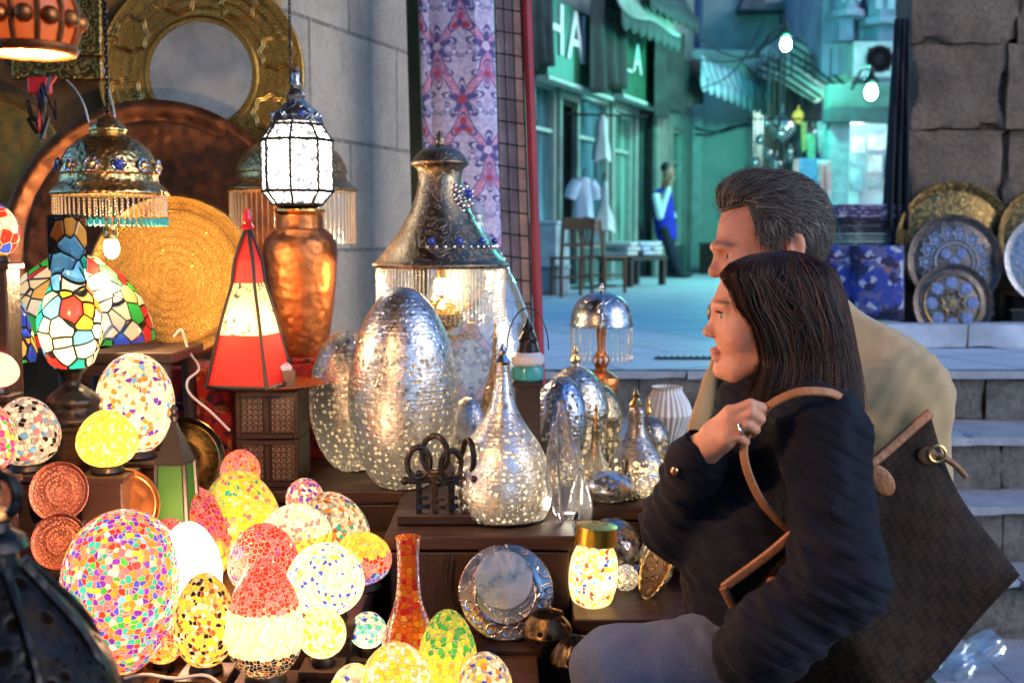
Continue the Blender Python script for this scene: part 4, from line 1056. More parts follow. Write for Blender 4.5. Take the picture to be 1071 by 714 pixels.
# big brass lamp with a glass fringe, rises behind the eggs
d=3.12; s=S(d); p=spot(462,476,d,.2,'big brass lamp'); 
t=thing('table_lamp','big brass bell shaped lamp with a jewelled boss and glass fringe, on a brass pedestal','lamp',p)
Z=lambda y:P(462,y,d).z-p.z
m=MB(); m.lathe(spl2([(70*s,Z(280)),(71*s,Z(276)),(66*s,Z(272)),(58*s,Z(262)),(42*s,Z(240)),(28*s,Z(212)),(23*s,Z(190)),(24*s,Z(178)),(30*s,Z(172)),(29*s,Z(168)),(20*s,Z(158)),(6*s,Z(152)),(5*s,Z(146)),(1*s,Z(138))],5),64,cap=False); m.build('shade',metal('lamp_brass',(.44,.34,.22),.34,(.09,.065,.045),8,.75,engrave=.45,escale=95,estr=.35,dirtlo=.38),t)
m=MB(); m.lathe([(.05,0),(.075,.002),(.078,.015),(.03,.03),(.016,.06),(.022,Z(400)),(.012,Z(380)),(.012,Z(345)),(.05,Z(338)),(.058,Z(328)),(.04,Z(318)),(.014,Z(312)),(.011,Z(270))],32); m.build('stem',MW['brass'],t)
m=MB(); fringe(m,67*s,Z(281),92,(Z(281)-Z(338)),br=.0021,step=.009); m.build('glass_fringe',MW['crystal'],t)
m=MB(); c=Vector((22*s,-18*s,Z(208)))
for k in range(30):
    a=2.4*k; q=.0065*math.sqrt(k); m.ell(c+Vector((q*math.cos(a),-.012+.018*(q/.04)**2,q*math.sin(a)*1.1)),.0062,8,5)
for k in range(16):
    a=R(-100)+k*.16; m.ell((58*s*math.cos(a)*.97,58*s*math.sin(a)*.97,Z(258)),.006,8,5)
m.build('boss',MW['nickel'],t)
m=MB(); m.ell(c+Vector((.022,-.02,.01)),.012,12,8); m.build('jewel',MW['bluestone'],t)
for k in range(0,16,3):
    a=R(-100)+(k+.5)*.16; m=MB(); m.ell((60*s*math.cos(a)*.97,60*s*math.sin(a)*.97,Z(252)),.009,8,6); m.build('jewel',MW['bluestone'],t)
m=MB()
for k in range(60):   # gilt leaves round the stem
    a=rnd.uniform(0,6.28); rr=rnd.uniform(.015,.09); zz=Z(310+rnd.random()*50)
    m.ell((rr*math.cos(a),rr*math.sin(a),zz),(.010,.010,.004),6,4)
m.build('gilt_leaves',MW['goldplain'],t)
m=MB(); m.ell((0,0,Z(300)),(.02,.02,.03),14,10); m.build('light_bulb',glow('lamp_bulb',(1,.7,.4),4),t); bulb(t,(0,0,Z(296)),8,WARM,.03,'lamp_bulb')
# big clear glass bell behind it
d=3.26; s=S(d); p=spot(496,470,d,.2,'clear glass bell'); Z=lambda y:P(496,y,d).z-p.z
t=thing('glass_bell','tall clear glass bell with a rainbow sheen behind the brass lamp','glass bell',p); 
m=MB(); m.lathe(spl2([(72*s,0),(72*s,.04),(69*s,Z(370)),(58*s,Z(330)),(42*s,Z(290)),(24*s,Z(255)),(12*s,Z(240)),(11*s,Z(225))],6),64,cap=False); m.build('glass',glassy('bell_glass',(.85,.97,.95),.10,.04),t)
m=MB(); m.lathe([(11*s,Z(225)),(14*s,Z(222)),(8*s,Z(214)),(.002,Z(208))],20); m.build('knob',MW['crystal'],t)
# little lantern with turquoise band
d=2.72; p=spot(552,398,d,.06,'little turquoise banded lantern'); s=S(d); Z=lambda y:P(552,y,d).z-p.z
t=thing('small_lantern','tiny lantern banded in white and turquoise with a wire handle','lantern',p)
m=MB(); m.lathe([(14*s,0),(17*s,.006),(17*s,Z(386)),(15*s,Z(382))],20); m.build('band',MW['turq'],t)
m=MB(); m.lathe([(15.5*s,Z(381.5)),(17.5*s,Z(379)),(17.5*s,Z(372)),(13*s,Z(368))],20); m.build('enamel_ring',MW['white'],t)
m=MB(); m.lathe([(12*s,Z(367.5)),(9*s,Z(358)),(10*s,Z(355)),(5*s,Z(346)),(6*s,Z(343)),(2*s,Z(336)),(.001,Z(332))],16); m.build('top',MW['iron'],t)
m=MB(); m.tube([(-22*s*math.cos(k*math.pi/12),0,Z(366)+(Z(322)-Z(366))*math.sin(k*math.pi/12)) for k in range(13)],.0018,6); m.build('handle',MW['iron'],t)
# crystal fringed table lamp
d=3.22; p=spot(628,468,d,.16,'crystal fringed table lamp'); s=S(d); Z=lambda y:P(628,y,d).z-p.z
t=thing('table_lamp','small table lamp with a chased silver dome shade and long crystal drops','lamp',p); r=33*s
m=MB(); m.lathe(spl2([(r,Z(341)),(r*1.02,Z(340)),(r*.99,Z(337)),(r*.93,Z(326)),(r*.74,Z(314)),(r*.4,Z(307)),(r*.1,Z(305)),(r*.08,Z(300)),(r*.03,Z(296))],5),48,cap=False); m.build('shade',MW['silver'],t)
m=MB(); dr=MB(); fringe(m,r*.97,Z(341),34,Z(341)-Z(372),br=.0021,step=.008,drop=dr); m.build('crystal_fringe',MW['crystal'],t); dr.build('crystal_drop',MW['crystal'],t)
m=MB(); m.lathe(spl2([(.055,0),(.05,.015),(.02,.03),(.015,.05),(19*s,Z(402)),(15*s,Z(392)),(6*s,Z(386)),(9*s,Z(378)),(8*s,Z(372)),(4*s,Z(366)),(5*s,Z(345)),(3*s,Z(336))],4),28); m.build('stem',MW['redcopper'],t)
bulb(t,(0,0,Z(352)),.5,WARM,.02)
# round silver mirror, leans on the plank front
p=P(529,619,2.2); 
t,r=disc('round_mirror','round silver hand mirror with a pale disc and chased rim leaning on the plank counter','mirror',529,619,2.2,51,[(.0005,-.08),(.7,-.08),(.97,-.02),(1.0,.03),(.97,.06),(.80,.075),(.66,.085),(.64,.10),(.62,.085),(.0005,.086)],MW['silver'],lean=14,seg=64,part='rim')
m=MB(); m.lathe([(.0005,.102*r),(.60*r,.1*r),(.61*r,.088*r)],48); o=m.build('mirror_disc',metal('foxed_mirror',(.86,.80,.74),.30,(.35,.28,.22),6,.35),t); o.location=(-.04*r,.26*r,0)
m=MB()
for k in range(7):
    a=R(200)+k*R(24); m.tube([(.80*r*math.cos(a)+.10*r*math.cos(j*.785),.80*r*math.sin(a)+.10*r*math.sin(j*.785),.075*r) for j in range(8)],.0022,5,closed=True)
m.build('chased_ring',MW['nickel'],t)
m=MB(); m.lathe([(.012,-.5*r),(.016,-.45*r),(.008,-.2*r),(.012,0)],12); o=m.build('handle',MW['iron'],t); o.rotation_euler=(R(90),0,0); o.location=(.28*r,-.98*r,-.02)
zz=p.z-r*.99; b=rest(p.x,2.19,zz,.1,'round silver mirror',.005)
# ankh shaped iron keys in a wooden rack at the counter edge
zk=L1+.001; c=P(463,560,2.36)
t=thing('key_rack','low wooden block on the counter edge holding the iron keys','rack',(c.x,2.37,zk)); m=MB(); m.box((0,0,.012),(.19,.05,.022)); m.build('block_body',MW['dark'],t,smooth=False,bevel=.003)
for i,(px,hpx,yaw,lab) in enumerate([(438,70,.2,'leftmost of the iron ankh keys'),(455,82,-.2,'second iron ankh key from the left, the tallest'),(472,66,.35,'third iron ankh key from the left, turned askew'),(490,78,-1.1,'rightmost iron ankh key, seen almost edge on')]):
    s=S(2.36); h=hpx*s
    a=P(px,560,2.36)
    t=thing('ankh_key',lab+', standing before the silver bottle lamp','key',(a.x,2.37,zk+.0235),(0,0,yaw),'iron ankh keys')
    m=MB(); lr=h*.24
    m.tube([(lr*.72*math.cos(k*math.pi/12),0,h-lr+lr*math.sin(k*math.pi/12)) for k in range(24)],.0065,8,closed=True); m.build('loop',MW['iron'],t)
    m=MB(); m.box((0,0,(h-2*lr)/2),(.013,.009,h-2*lr)); m.box((0,0,h-2*lr-.004),(h*.42,.010,.014)); m.build('shaft',MW['iron'],t,smooth=False,bevel=.002)
    m=MB(); m.box((.014,0,.012),(.02,.008,.010)); m.box((.012,0,.03),(.016,.008,.008)); m.build('bit',MW['iron'],t,smooth=False,bevel=.001)
    for sx in (-1,1):
        m=MB(); m.ell((sx*h*.21,0,h-2*lr-.004),.009,8,6); m.build('cross_tip',MW['iron'],t)
# glass leaf plates leaning, at right of the bottle lamp
def leaf(label,px,py,d,w,h,yaw,lean):
    p=P(px,py,d); s=S(d); n=22
    z=rest(p.x,p.y,p.z-.004,.07,label,.05)
    t=thing('leaf_dish',label,'dish',(p.x,p.y,z),(R(-lean),R(0),R(yaw)))
    vs=[];fs=[];m=MB(); K=9
    for i in range(n+1):
        f=i/n; ww=w*s*.5*math.sin(math.pi*(.06+.93*f)**.8)
        for j in range(K):
            u=-1+2*j/(K-1); vs.append((ww*u,.02*(1-u*u)+.012*math.sin(f*3.1),h*s*f))
    for i in range(n):
        for j in range(K-1):
            a=i*K+j; fs.append((a,a+1,a+K+1,a+K))
    m.add(vs,fs); o=m.build('leaf_blade',glassy('leaf_glass',(.88,.90,.92),.10,.08),t)
    sm=o.modifiers.new('thick','SOLIDIFY'); sm.thickness=.005
    m=MB(); m.tube([(0,.021+.012*math.sin(f*3.1),h*s*f) for f in [k/10 for k in range(11)]],[.004*(1-k/12) for k in range(11)],6); m.build('midrib',MW['nickel'],t)
leaf('long clear glass leaf dish standing on end right of the bottle lamp',592,610,2.36,40,130,20,6)
leaf('smaller clear glass leaf dish tucked behind the longer one',604,560,2.46,30,75,-25,2)
d=2.3; p=P(672,640,d); z=rest(p.x,p.y,p.z,.06,'brown leaf plate'); t=thing('leaf_plate','brown leather bound leaf shaped plate propped beside the jeans','plate',(p.x,p.y,z),(R(-12),R(28),R(15)))
m=MB(); vs=[];n=28
def leafpoly(q): return [(q*.030*math.sin(2*math.pi*k/n)*(1-.25*math.cos(2*math.pi*k/n)),.062-q*.06*math.cos(2*math.pi*k/n)) for k in range(n)]
m.M=Matrix.Rotation(R(90),4,'X'); m.prism(leafpoly(1),-.004,.004); m.build('plate_body',metal('leaf_copper',(.45,.2,.07),.35,(.08,.04,.02),20,.7,engrave=.6,escale=60),t,bevel=.002)
m=MB(); m.M=Matrix.Rotation(R(90),4,'X'); m.tube([(x,y,.005) for x,y in leafpoly(1.02)],.003,6,closed=True); m.build('rim',MW['brass'],t)
# ------------------------------------------------------------------ dark iron lantern close to the camera, bottom left
d=1.12; p=P(26,357,d); s=S(d); z0=L0+.001
t=thing('iron_lantern','big dark iron lantern with a ring top, blurred in the near corner','lantern',(P(-4,640,d).x,d,z0),(0,.0,0))
Z=lambda y:P(30,y+30,d).z-z0
m=MB(); m.lathe(spl2([(.11,0),(.135,.02),(.13,.06),(.122,Z(714)),(.088,Z(640)),(.052,Z(590)),(.026,Z(560)),(.020,Z(545))],6),56,ribs=(8,.02)); m.build('body',pierced('pierced_iron',col=(.03,.027,.026),hole=38,thr=.26,emit=.0,glow=(.35,.22,.12),dark=.9,rough=.4,rows=40),t)
m=MB(); m.lathe([(.022,Z(546)),(.034,Z(542)),(.030,Z(532)),(.018,Z(524)),(.016,Z(515)),(.024,Z(510)),(.012,Z(502))],24)
m.tube([(.026*math.cos(k*math.pi/10),0,Z(488)+.026*math.sin(k*math.pi/10)) for k in range(20)],.006,8,closed=True); m.build('ring_top',MW['iron'],t)
m=MB()
for k in range(8):
    a=k*math.pi/4; m.tube(spl([(.125*math.cos(a),.125*math.sin(a),Z(720)),(.094*math.cos(a),.094*math.sin(a),Z(640)),(.056*math.cos(a),.056*math.sin(a),Z(590)),(.03*math.cos(a),.03*math.sin(a),Z(560))],4),.005,6)
m.build('rib',MW['iron'],t)
# ------------------------------------------------------------------ hanging printed cloth and the wire rack next to the wall
d=4.02
def cloth_mat():
    g=G('printed_cloth'); sx=g.n('SeparateXYZ',{0:g.map(g.tc('UV'),loc=(.02,.05,0))}); u0,v0=sx.outputs[0],sx.outputs[1]
    nz=g.n('TexNoise',{'Vector':g.tc('UV'),'Scale':14,'Detail':2}).outputs['Color']; sn=g.n('SeparateColor',{0:nz})
    u=g.m('ADD',u0,g.m('MULTIPLY',g.m('SUBTRACT',sn.outputs[0],.5),.02)); v=g.m('ADD',v0,g.m('MULTIPLY',g.m('SUBTRACT',sn.outputs[1],.5),.02))
    W_,H_=.165,.36
    def cell(du,dv):
        a=g.m('ABSOLUTE',g.m('SUBTRACT',g.m('MULTIPLY',g.m('FRACT',g.m('ADD',g.m('DIVIDE',u,W_),du)),W_),W_/2))
        b=g.m('SUBTRACT',g.m('MULTIPLY',g.m('FRACT',g.m('ADD',g.m('DIVIDE',v,H_),dv)),H_),H_/2); return a,b
    lav=(.42,.36,.55); col=g.mix(g.ramp(g.noise(60,3,g.tc('UV')),[(.4,0),(.6,.8)]),lav,(.62,.58,.72))
    # pink ogee bands
    def band(dv):
        w=g.m('ADD',W_/4,g.m('MULTIPLY',g.m('COSINE',g.m('ADD',g.m('MULTIPLY',v,6.2832/H_),dv)),W_/4.2))
        a=g.m('ABSOLUTE',g.m('SUBTRACT',g.m('FRACT',g.m('DIVIDE',u,W_)),.5)); return g.m('ABSOLUTE',g.m('SUBTRACT',g.m('MULTIPLY',a,W_),w))
    # flowers: star shaped, indigo, with curled stems
    def flower(col,du,dv,R0,n,c1,c2,off=0.0,offb=0.0):
        a,b=cell(du,dv); a=g.m('SUBTRACT',a,off); b=g.m('SUBTRACT',b,offb)
        r=g.m('SQRT',g.m('ADD',g.m('MULTIPLY',a,a),g.m('MULTIPLY',b,b))); th=g.m('ARCTAN2',a,b)
        lim=g.m('MULTIPLY',g.m('ADD',.62,g.m('MULTIPLY',g.m('COSINE',g.m('MULTIPLY',th,float(n))),.38)),R0)
        q=g.m('DIVIDE',r,lim)
        col=g.mix(g.m('MULTIPLY',g.m('LESS_THAN',q,1.45),g.m('GREATER_THAN',q,1.22)),col,(.10,.09,.24))
        col=g.mix(g.m('LESS_THAN',q,1.0),col,c1); return g.mix(g.m('LESS_THAN',r,R0*.3),col,c2)
    for dv in (0.0,):
        o=band(dv); pk=g.mix(g.ramp(g.noise(90,2,g.tc('UV')),[(.4,0),(.65,.7)]),(.50,.20,.36),(.66,.40,.56))
        col=g.mix(g.m('LESS_THAN',o,.013),col,pk); col=g.mix(g.m('LESS_THAN',g.m('ABSOLUTE',g.m('SUBTRACT',o,.0155)),.0022),col,(.08,.08,.2))
    ind=(.09,.085,.26); red=(.42,.06,.10)
    col=flower(col,0,0,.050,5,ind,(.6,.5,.65),.0,.04); col=flower(col,0,0,.036,4,(.34,.16,.34),red,.0,-.055); col=flower(col,.5,.5,.052,5,ind,red,.0,.035); col=flower(col,.5,.5,.034,3,red,ind,.0,-.06)
    col=flower(col,0,.5,.020,3,(.20,.24,.48),(.7,.65,.75),.028,.0); col=flower(col,.5,0,.020,3,(.25,.20,.42),(.7,.65,.75),.028,.02)
    return g.out(g.pbr(col=col,rough=.9,nrm=g.bump(g.noise(160,4),.35,.003)))
def tilted(name,label,cat,a,b,c,dd,d,thk,mt,uv=False,parent=None,n=1):
    """a slab given by its top-left, top-right, bottom-right, bottom-left corners in the photo"""
    q=[P(x,y,d) for x,y in (a,b,c,dd)]; m=MB(); nv=24
    vs=[];fs=[];uvs=[]
    for j in range(nv+1):
        f=j/nv
        l=q[0].lerp(q[3],f); r=q[1].lerp(q[2],f)
        for k in range(9):
            w=k/8; p=l.lerp(r,w); off=.012*math.sin(w*7+f*2)+.008*math.sin(w*15) if uv else 0
            vs.append(p+Vector((0,off,0))); uvs.append((w*(r-l).length,p.z))
    for j in range(nv):
        for k in range(8):
            i=j*9+k; fs.append((i,i+1,i+10,i+9))
    m.add(vs,fs); o=m.build(name,mt,parent)
    sl_=o.data.uv_layers.new(name='UVMap')
    for lp in o.data.loops: sl_.data[lp.index].uv=uvs[lp.vertex_index]
    so_=o.modifiers.new('thick','SOLIDIFY'); so_.thickness=thk
    if label: tag(o,label,cat)
    return o
tilted('hanging_cloth','hanging lilac and pink printed cloth with an ogee flower pattern','cloth',(436,-70),(512,-70),(532,460),(452,460),4.05,.012,cloth_mat(),True)
tilted('green_post','dark green painted post between the stone wall and printed cloth','post',(424,-70),(437,-70),(452,462),(438,462),4.3,.05,paint('dark_green_paint',(.012,.03,.016),.45,.4))
t=thing('wire_rack','leaning cloth covered wire grid rack with a red edge rail','rack',P(545,470,4.1))
o0=P(545,470,4.1)
def loc(x,y,dz=0): return P(x,y,4.1+dz)-o0
m=MB(); 
vs=[loc(515,-70,.03),loc(541,-70,.03),loc(562,470,.03),loc(530,470,.03)]; vs+= [v+Vector((0,.02,0)) for v in vs]
m.add(vs,[(0,1,2,3),(7,6,5,4),(0,4,5,1),(1,5,6,2),(2,6,7,3),(3,7,4,0)]); m.build('backing',paint('rose_canvas',(.60,.40,.36),.85,.3,10,.4),t,smooth=False)
m=MB()
for k in range(4):
    f=k/3; m.tube([loc(516+26*f,-70,0),loc(530+31*f,470,0)],.0035,6)
for k in range(23):
    y=-60+k*23.5; g_=(y+70)/540; m.tube([loc(515+15*g_,y-2,-.004),loc(541+21*g_,y+2,-.004)],.003,6)
m.build('wire_grid',MW['iron'],t)
m=MB(); m.tube([loc(548,-70,-.01),loc(568,470,-.01)],.018,10); m.build('edge_rail',paint('red_rail',(.30,.015,.03),.5),t)

# ------------------------------------------------------------------ more metal ware packed between the big lamps
silver('small pierced silver ball lamp between the big egg and the bottle lamp',(468,415,512,500),2.86,lambda h,r:egg_prof(h,r,fat=.05),pierced('ball_silver',col=(.62,.6,.58),hole=62,thr=.34,emit=.3,hz=.1),watts=.7)
silver('tarnished brass bottle lamp just left of the little turquoise lantern',(500,352,536,470),3.0,bot,pierced('tarnished_bottle',col=(.42,.32,.18),hole=60,thr=.3,emit=.2,hz=.1),watts=.4,cap=MW['brass'])
silver('blackened dome lamp in the row behind the cone lamp',(655,432,700,500),2.98,dom,pierced('black_dome',col=(.30,.27,.24),hole=60,thr=.34,emit=.5,hz=.08),watts=.6,cap=MW['brass'])
silver('squat dark brass pot on the low counter right of the round mirror',(545,640,600,712),2.12,vase,pierced('dark_pot',col=(.20,.14,.07),hole=40,thr=.2,emit=.0,dark=.9,rough=.35,rows=30),name='metal_pot',watts=0,group=None)
silver('second darker pot in front of the round mirror stand',(575,668,628,730),1.98,vase,pierced('darker_pot',col=(.13,.10,.07),hole=40,thr=.2,emit=.0,dark=.9,rough=.3,rows=30),name='metal_pot',watts=0,group=None,ribs=(16,.04))
silver('tin star pierced jar lamp at the right edge of the low crate',(668,556,706,606),2.4,lambda h,r:egg_prof(h,r,fat=.03),pierced('tin_jar',col=(.6,.55,.5),hole=60,thr=.3,emit=.6,hz=.06),watts=.5)
silver('small brass cone lamp between the jewelled dome and the cone lamp',(606,440,640,506),2.72,cone,pierced('small_cone',col=(.55,.42,.22),hole=70,thr=.32,emit=.8,hz=.05),watts=.5,cap=MW['brass'])
cable('black cord trailing from the lime egg lamp over the counter',[P(296,560,2.3),P(320,600,2.25),P(345,634,2.2),P(372,655,2.1),P(390,690,2.02),P(400,716,1.9)],.0035,MW['blackcord'])
cable('black cord hanging down the plank front beside the bottle vase',[P(470,578,2.255),P(468,610,2.255),P(476,640,2.252),P(466,668,2.25),P(472,694,2.22)],.003,MW['blackcord'])
cable('pale cord between the confetti egg and the low counter edge',[P(120,712,1.9),P(150,705,1.88),P(182,709,1.86),P(214,706,1.84),P(232,716,1.8)],.003,MW['cord'])

for lab,box,d,pf,col_,kind in [
 ('tiny silver ball lamp left of the small brass cone lamp',(582,462,612,508),2.74,egg2,(.66,.64,.62),'ball'),
 ('little copper coloured ball lamp below the jewelled dome lamp',(560,478,590,522),2.64,egg2,(.55,.33,.18),'ball'),
 ('tiny dark cone lamp at the front of the right counter',(640,480,668,528),2.6,cone,(.34,.3,.26),'cone'),
 ('small bright silver ball lamp beside the woman\'s sleeve',(664,494,694,532),2.6,egg2,(.75,.74,.72),'ball'),
 ('small grey egg lamp on the low crate behind the yellow lantern',(640,590,668,640),2.36,egg2,(.5,.5,.52),'ball'),
 ('small silver bottle lamp on the low crate at the far left',(584,545,606,618),2.42,bot,(.62,.6,.58),'bottle'),
 ('slim silver bottle lamp between the big egg and the glass bell',(512,405,534,482),2.9,bot,(.6,.58,.55),'bottle'),
 ('small pewter dome lamp right of the tarnished bottle lamp',(530,420,556,482),2.95,dom,(.45,.42,.38),'dome')]:
    silver(lab,box,d,pf,pierced('little_'+kind,col=col_,hole=90,thr=.30,emit=.6,hz=.07,rough=.2),watts=1.2)
# ------------------------------------------------------------------ people
def skin_mat(name,tint=(1,1,1)):
    g=G(name); a=g.n('VertexColor',layer_name='tone').outputs[0]
    n=g.noise(60,5); c=g.mix(g.ramp(n,[(.35,0),(.75,.32)]),a,(.36,.11,.06))
    c=g.mix(1,c,tint,'MULTIPLY')
    p=g.pbr(col=c,rough=.47,nrm=g.bump(g.m('ADD',g.noise(420,3),g.m('MULTIPLY',g.noise(90,4),.8)),.30,.003),sss=.12)
    p.inputs['Subsurface Radius'].default_value=(.012,.004,.002); p.inputs['Subsurface Scale'].default_value=.5
    return g.out(p)
def hair_mat(name,root,mid,tip,rough=.32):
    g=G(name); a=g.n('VertexColor',layer_name='tone').outputs[0]; s=g.n('SeparateColor',{0:a})
    c=g.ramp(s.outputs[0],[(0,root),(.55,mid),(1,tip)])
    return g.out(g.pbr(col=c,rough=rough,spec=.35))
def cloth_fn(name,col,fold=18,weave=700,rough=.85,var=.25,quilt=None,sheen=.25,bs=.32):
    g=G(name); n=g.noise(5,6); w=g.noise(weave,2); n2=g.noise(fold,4,dist=.6)
    c=g.mix(g.ramp(n,[(.3,0),(.75,.6)]),col,[k*(1-var*1.6) for k in col])
    c=g.mix(g.ramp(w,[(.4,0),(.7,.35)]),c,[min(1,k*1.5) for k in col])
    h=g.m('ADD',g.m('MULTIPLY',n2,1.0),g.m('MULTIPLY',w,.12))
    if quilt:
        z=g.n('SeparateXYZ',{0:g.tc()}); d=g.m('ADD',z.outputs[2],g.m('MULTIPLY',z.outputs[0],.55))
        h=g.m('ADD',h,g.m('MULTIPLY',g.m('POWER',g.m('ABSOLUTE',g.m('SINE',g.m('MULTIPLY',d,quilt))),.45),.85))
    return g.out(g.pbr(col=c,rough=rough,nrm=g.bump(h,bs,.012),sheen=sheen,spec=.2))
def fbm(V,s,seed=0):
    """cheap smooth wobble, vectorised"""
    x,y,z=V; r=0
    rs=np.random.RandomState(seed)
    for k in range(5):
        a=rs.uniform(-1,1,3)*s*(1+.5*k); ph=rs.uniform(0,6.28)
        r=r+np.sin(a[0]*x+a[1]*y+a[2]*z+ph)/(1+.4*k)
    return r
def proj(X,Y,Z):
    zc=Z-CAMZ; dep=Y*cp-zc*sp; up=Y*sp+zc*cp
    return CX+FPX*X/dep, CY-FPX*up/dep
SK=np.array((.70,.33,.19)); LIP=np.array((.55,.16,.12)); BROW=np.array((.05,.025,.015))
# ---- the bench they sit on (below the picture)
t=thing('wooden_bench','plain wooden bench the couple sits on','bench',(.44,2.12,ZG+.001))
m=MB(); 
for k in range(4): m.box((0,-.33+.22*k,.415),(.68,.205,.035))
m.build('seat',MW['oakx'],t,smooth=False,bevel=.004)
for sx in (-1,1):
    for sy in (-1,1):
        m=MB(); m.box((sx*.29,sy*.3,.198),(.06,.06,.394)); m.build('leg',MW['oak'],t,smooth=False,bevel=.004)
# ==================================================================== the woman
D0=1.95
def H(px,py,dy=0.0): 
    p=P(px,py,D0); return (p.x,p.y+dy,p.z)
def A(px,py,d): return tuple(P(px,py,d))
Lsh,Rsh=A(858,452,1.79),A(803,462,2.09)
Lel,Lwr=A(878,606,1.665),A(806,668,1.675)
Rel,Rwr=A(713,545,1.97),A(731,474,1.815)
zs=.86
hipL,hipR=A(835,690,1.86),A(832,690,2.04)
kneL,kneR=A(642,700,1.86),A(648,706,2.06)
ankL,ankR=(kneL[0]+.02,1.86,ZG+.085),(kneR[0]+.03,2.06,ZG+.085)
w=thing('person','seated woman with long dark hair in a navy coat, hand on her bag strap','person',(.45,1.95,ZG))
w_off=Vector(w.location)
def own(o,t):
    o.parent=t; o.matrix_parent_inverse=Matrix.Translation(-t.location); return o
B=SDF((.05,1.55,ZG-.01),(.72,2.25,1.72),.0036)
B.ell(H(806,317),(.088,.072,.083),.02)
B.ell(H(779,338),(.052,.056,.086),.03)
B.ell(H(769,382),(.032,.036,.022),.025)
B.ell(H(753.5,388),(.012,.015,.011),.015)
for sy in (-1,1):
    B.rc(H(768,388,sy*.022),H(806,356,sy*.054),.016,.022,.025)
    B.ell(H(769,352,sy*.034),(.024,.024,.022),.025)
    B.rc(H(754,319,sy*.036),H(749.5,319,sy*.010),.008,.008,.012)
    B.ell(H(744.5,349,sy*.0085),(.0085,.006,.0065),.006)
B.rc(H(751,326),H(742.5,345),.0065,.0085,.010)
B.ell(H(739.5,347),(.0085,.0085,.0075),.006)
for sy in (-1,1): B.ell(H(747,328.5,sy*.030),(.010,.013,.0085),.010,True)
for sy in (-1,1):
    B.rc(H(752,325.6,sy*.021),H(755,326.2,sy*.040),.0042,.0036,.003); B.rc(H(752.5,332.6,sy*.022),H(755,332.2,sy*.038),.0034,.003,.003)
B.ell(H(747.5,366.8),(.0085,.021,.0056),.006); B.ell(H(749,373.4),(.0085,.018,.0062),.006)
B.rc(H(741.5,369.9,-.02),H(741.5,369.9,.02),.0018,.0018,.003,True)
B.rc(H(806,372),H(820,432),.048,.056,.025)
B.rc(A(812,490,1.95),A(806,600,1.95),.085,.105,.05,sy=1.3)
B.rc(A(806,600,1.95),A(828,690,1.95),.105,.12,.05,sy=1.25)
for s0,e0,w0 in ((Lsh,Lel,Lwr),(Rsh,Rel,Rwr)):
    B.rc(s0,e0,.05,.042,.03); B.rc(e0,w0,.04,.026,.02)
for hp,kn,an in ((hipL,kneL,ankL),(hipR,kneR,ankR)):
    B.rc(hp,kn,.075,.055,.04); B.rc(kn,an,.055,.036,.02)
    B.rc((an[0],an[1],ZG+.055),(an[0]-.15,an[1],ZG+.04),.036,.03,.02)
# right hand, closed over the strap
hd=1.745
K=[(764,431),(768,439.5),(767,449.5),(761,459.5)]
for i,(kx,ky) in enumerate(K):
    B.rc(Rwr,A(kx,ky,hd+.004),.021,.0125,.016)
B.ell(A(752,455,1.775),(.030,.016,.022),.015)
fing=[[(764,431,.0),(785,422.5,-.012),(798,426.5,.002),(797,433,.022)],[(768,439.5,-.002),(786,432.5,-.016),(795,438,-.002),(791,443.5,.018)],[(767,449.5,.0),(782,443.5,-.014),(790,449,.0),(786,453,.018)],[(761,459.5,.003),(773,456.5,-.008),(779.5,462,.003),(776,466,.018)]]
for f,rr in zip(fing,(.0088,.0090,.0085,.0075)):
    B.path([A(x,y,hd+dd) for x,y,dd in f],[rr*1.12,rr,rr*.93,rr*.85],.0028)
B.path([A(748,447,1.80),A(768,437,1.795),A(786,437,1.785)],[.014,.011,.009],.006)
# left hand in the pocket
B.ell(A(797,684,1.70),(.030,.018,.025),.02)
def wcol(V):
    px,py=proj(V[:,0],V[:,1],V[:,2]); c=np.tile(SK,(len(V),1))
    f=np.exp(-(((px-747)/7)**2+((py-370)/6.0)**2))*(np.abs(V[:,1]-D0)<.026); c=c*(1-f[:,None]*.85)+LIP*f[:,None]*.85
    b=np.exp(-(((px-756)/9)**2)**2-((py-315.5-.12*(px-752))/1.9)**2)*(np.abs(V[:,1]-D0)>.008); c=c*(1-b[:,None]*.85)+BROW*b[:,None]*.85
    k=np.exp(-(((px-770)/14)**2+((py-356)/12)**2)); c=c*(1-k[:,None]*.25)+np.array((.62,.2,.13))*k[:,None]*.25
    return c
skin=skin_mat('skin')
own(B.mesh('body',skin,None,wcol),w)
eyew=paint('eye_white',(.42,.36,.32),.15,.05); iris=paint('iris',(.03,.015,.008),.08)
for sy in (-1,1):
    c=H(757.6,329,sy*.029); m=MB(); m.ell(c,.0115,18,12); own(m.build('eye',eyew),w)
    m=MB(); m.ell((c[0]-.0072,c[1]+sy*-.000,c[2]-.0004),.0056,14,8); own(m.build('iris',iris),w)
    m=MB()
    for k in range(9):
        f=k/8; a0=Vector(H(749.5+f*4.5,326.3+.5*f,sy*(.020+.017*f))); m.tube([a0,a0+Vector((-.004,-sy*.000,.0016)),a0+Vector((-.0065,0,.0045))],[.0007,.0005,.0003],4)
    own(m.build('eyelashes',MW['black']),w)
m=MB(); c=Vector(A(777,447.2,hd-.012)); ax_=(Vector(A(782,443.5,hd-.014))-Vector(A(767,449.5,hd))).normalized(); u_=ax_.orthogonal().normalized(); v_=ax_.cross(u_)
m.tube([c+.0103*(math.cos(k*math.pi/12)*u_+math.sin(k*math.pi/12)*v_) for k in range(24)],.0019,6,closed=True); own(m.build('finger_ring',MW['nickel']),w)
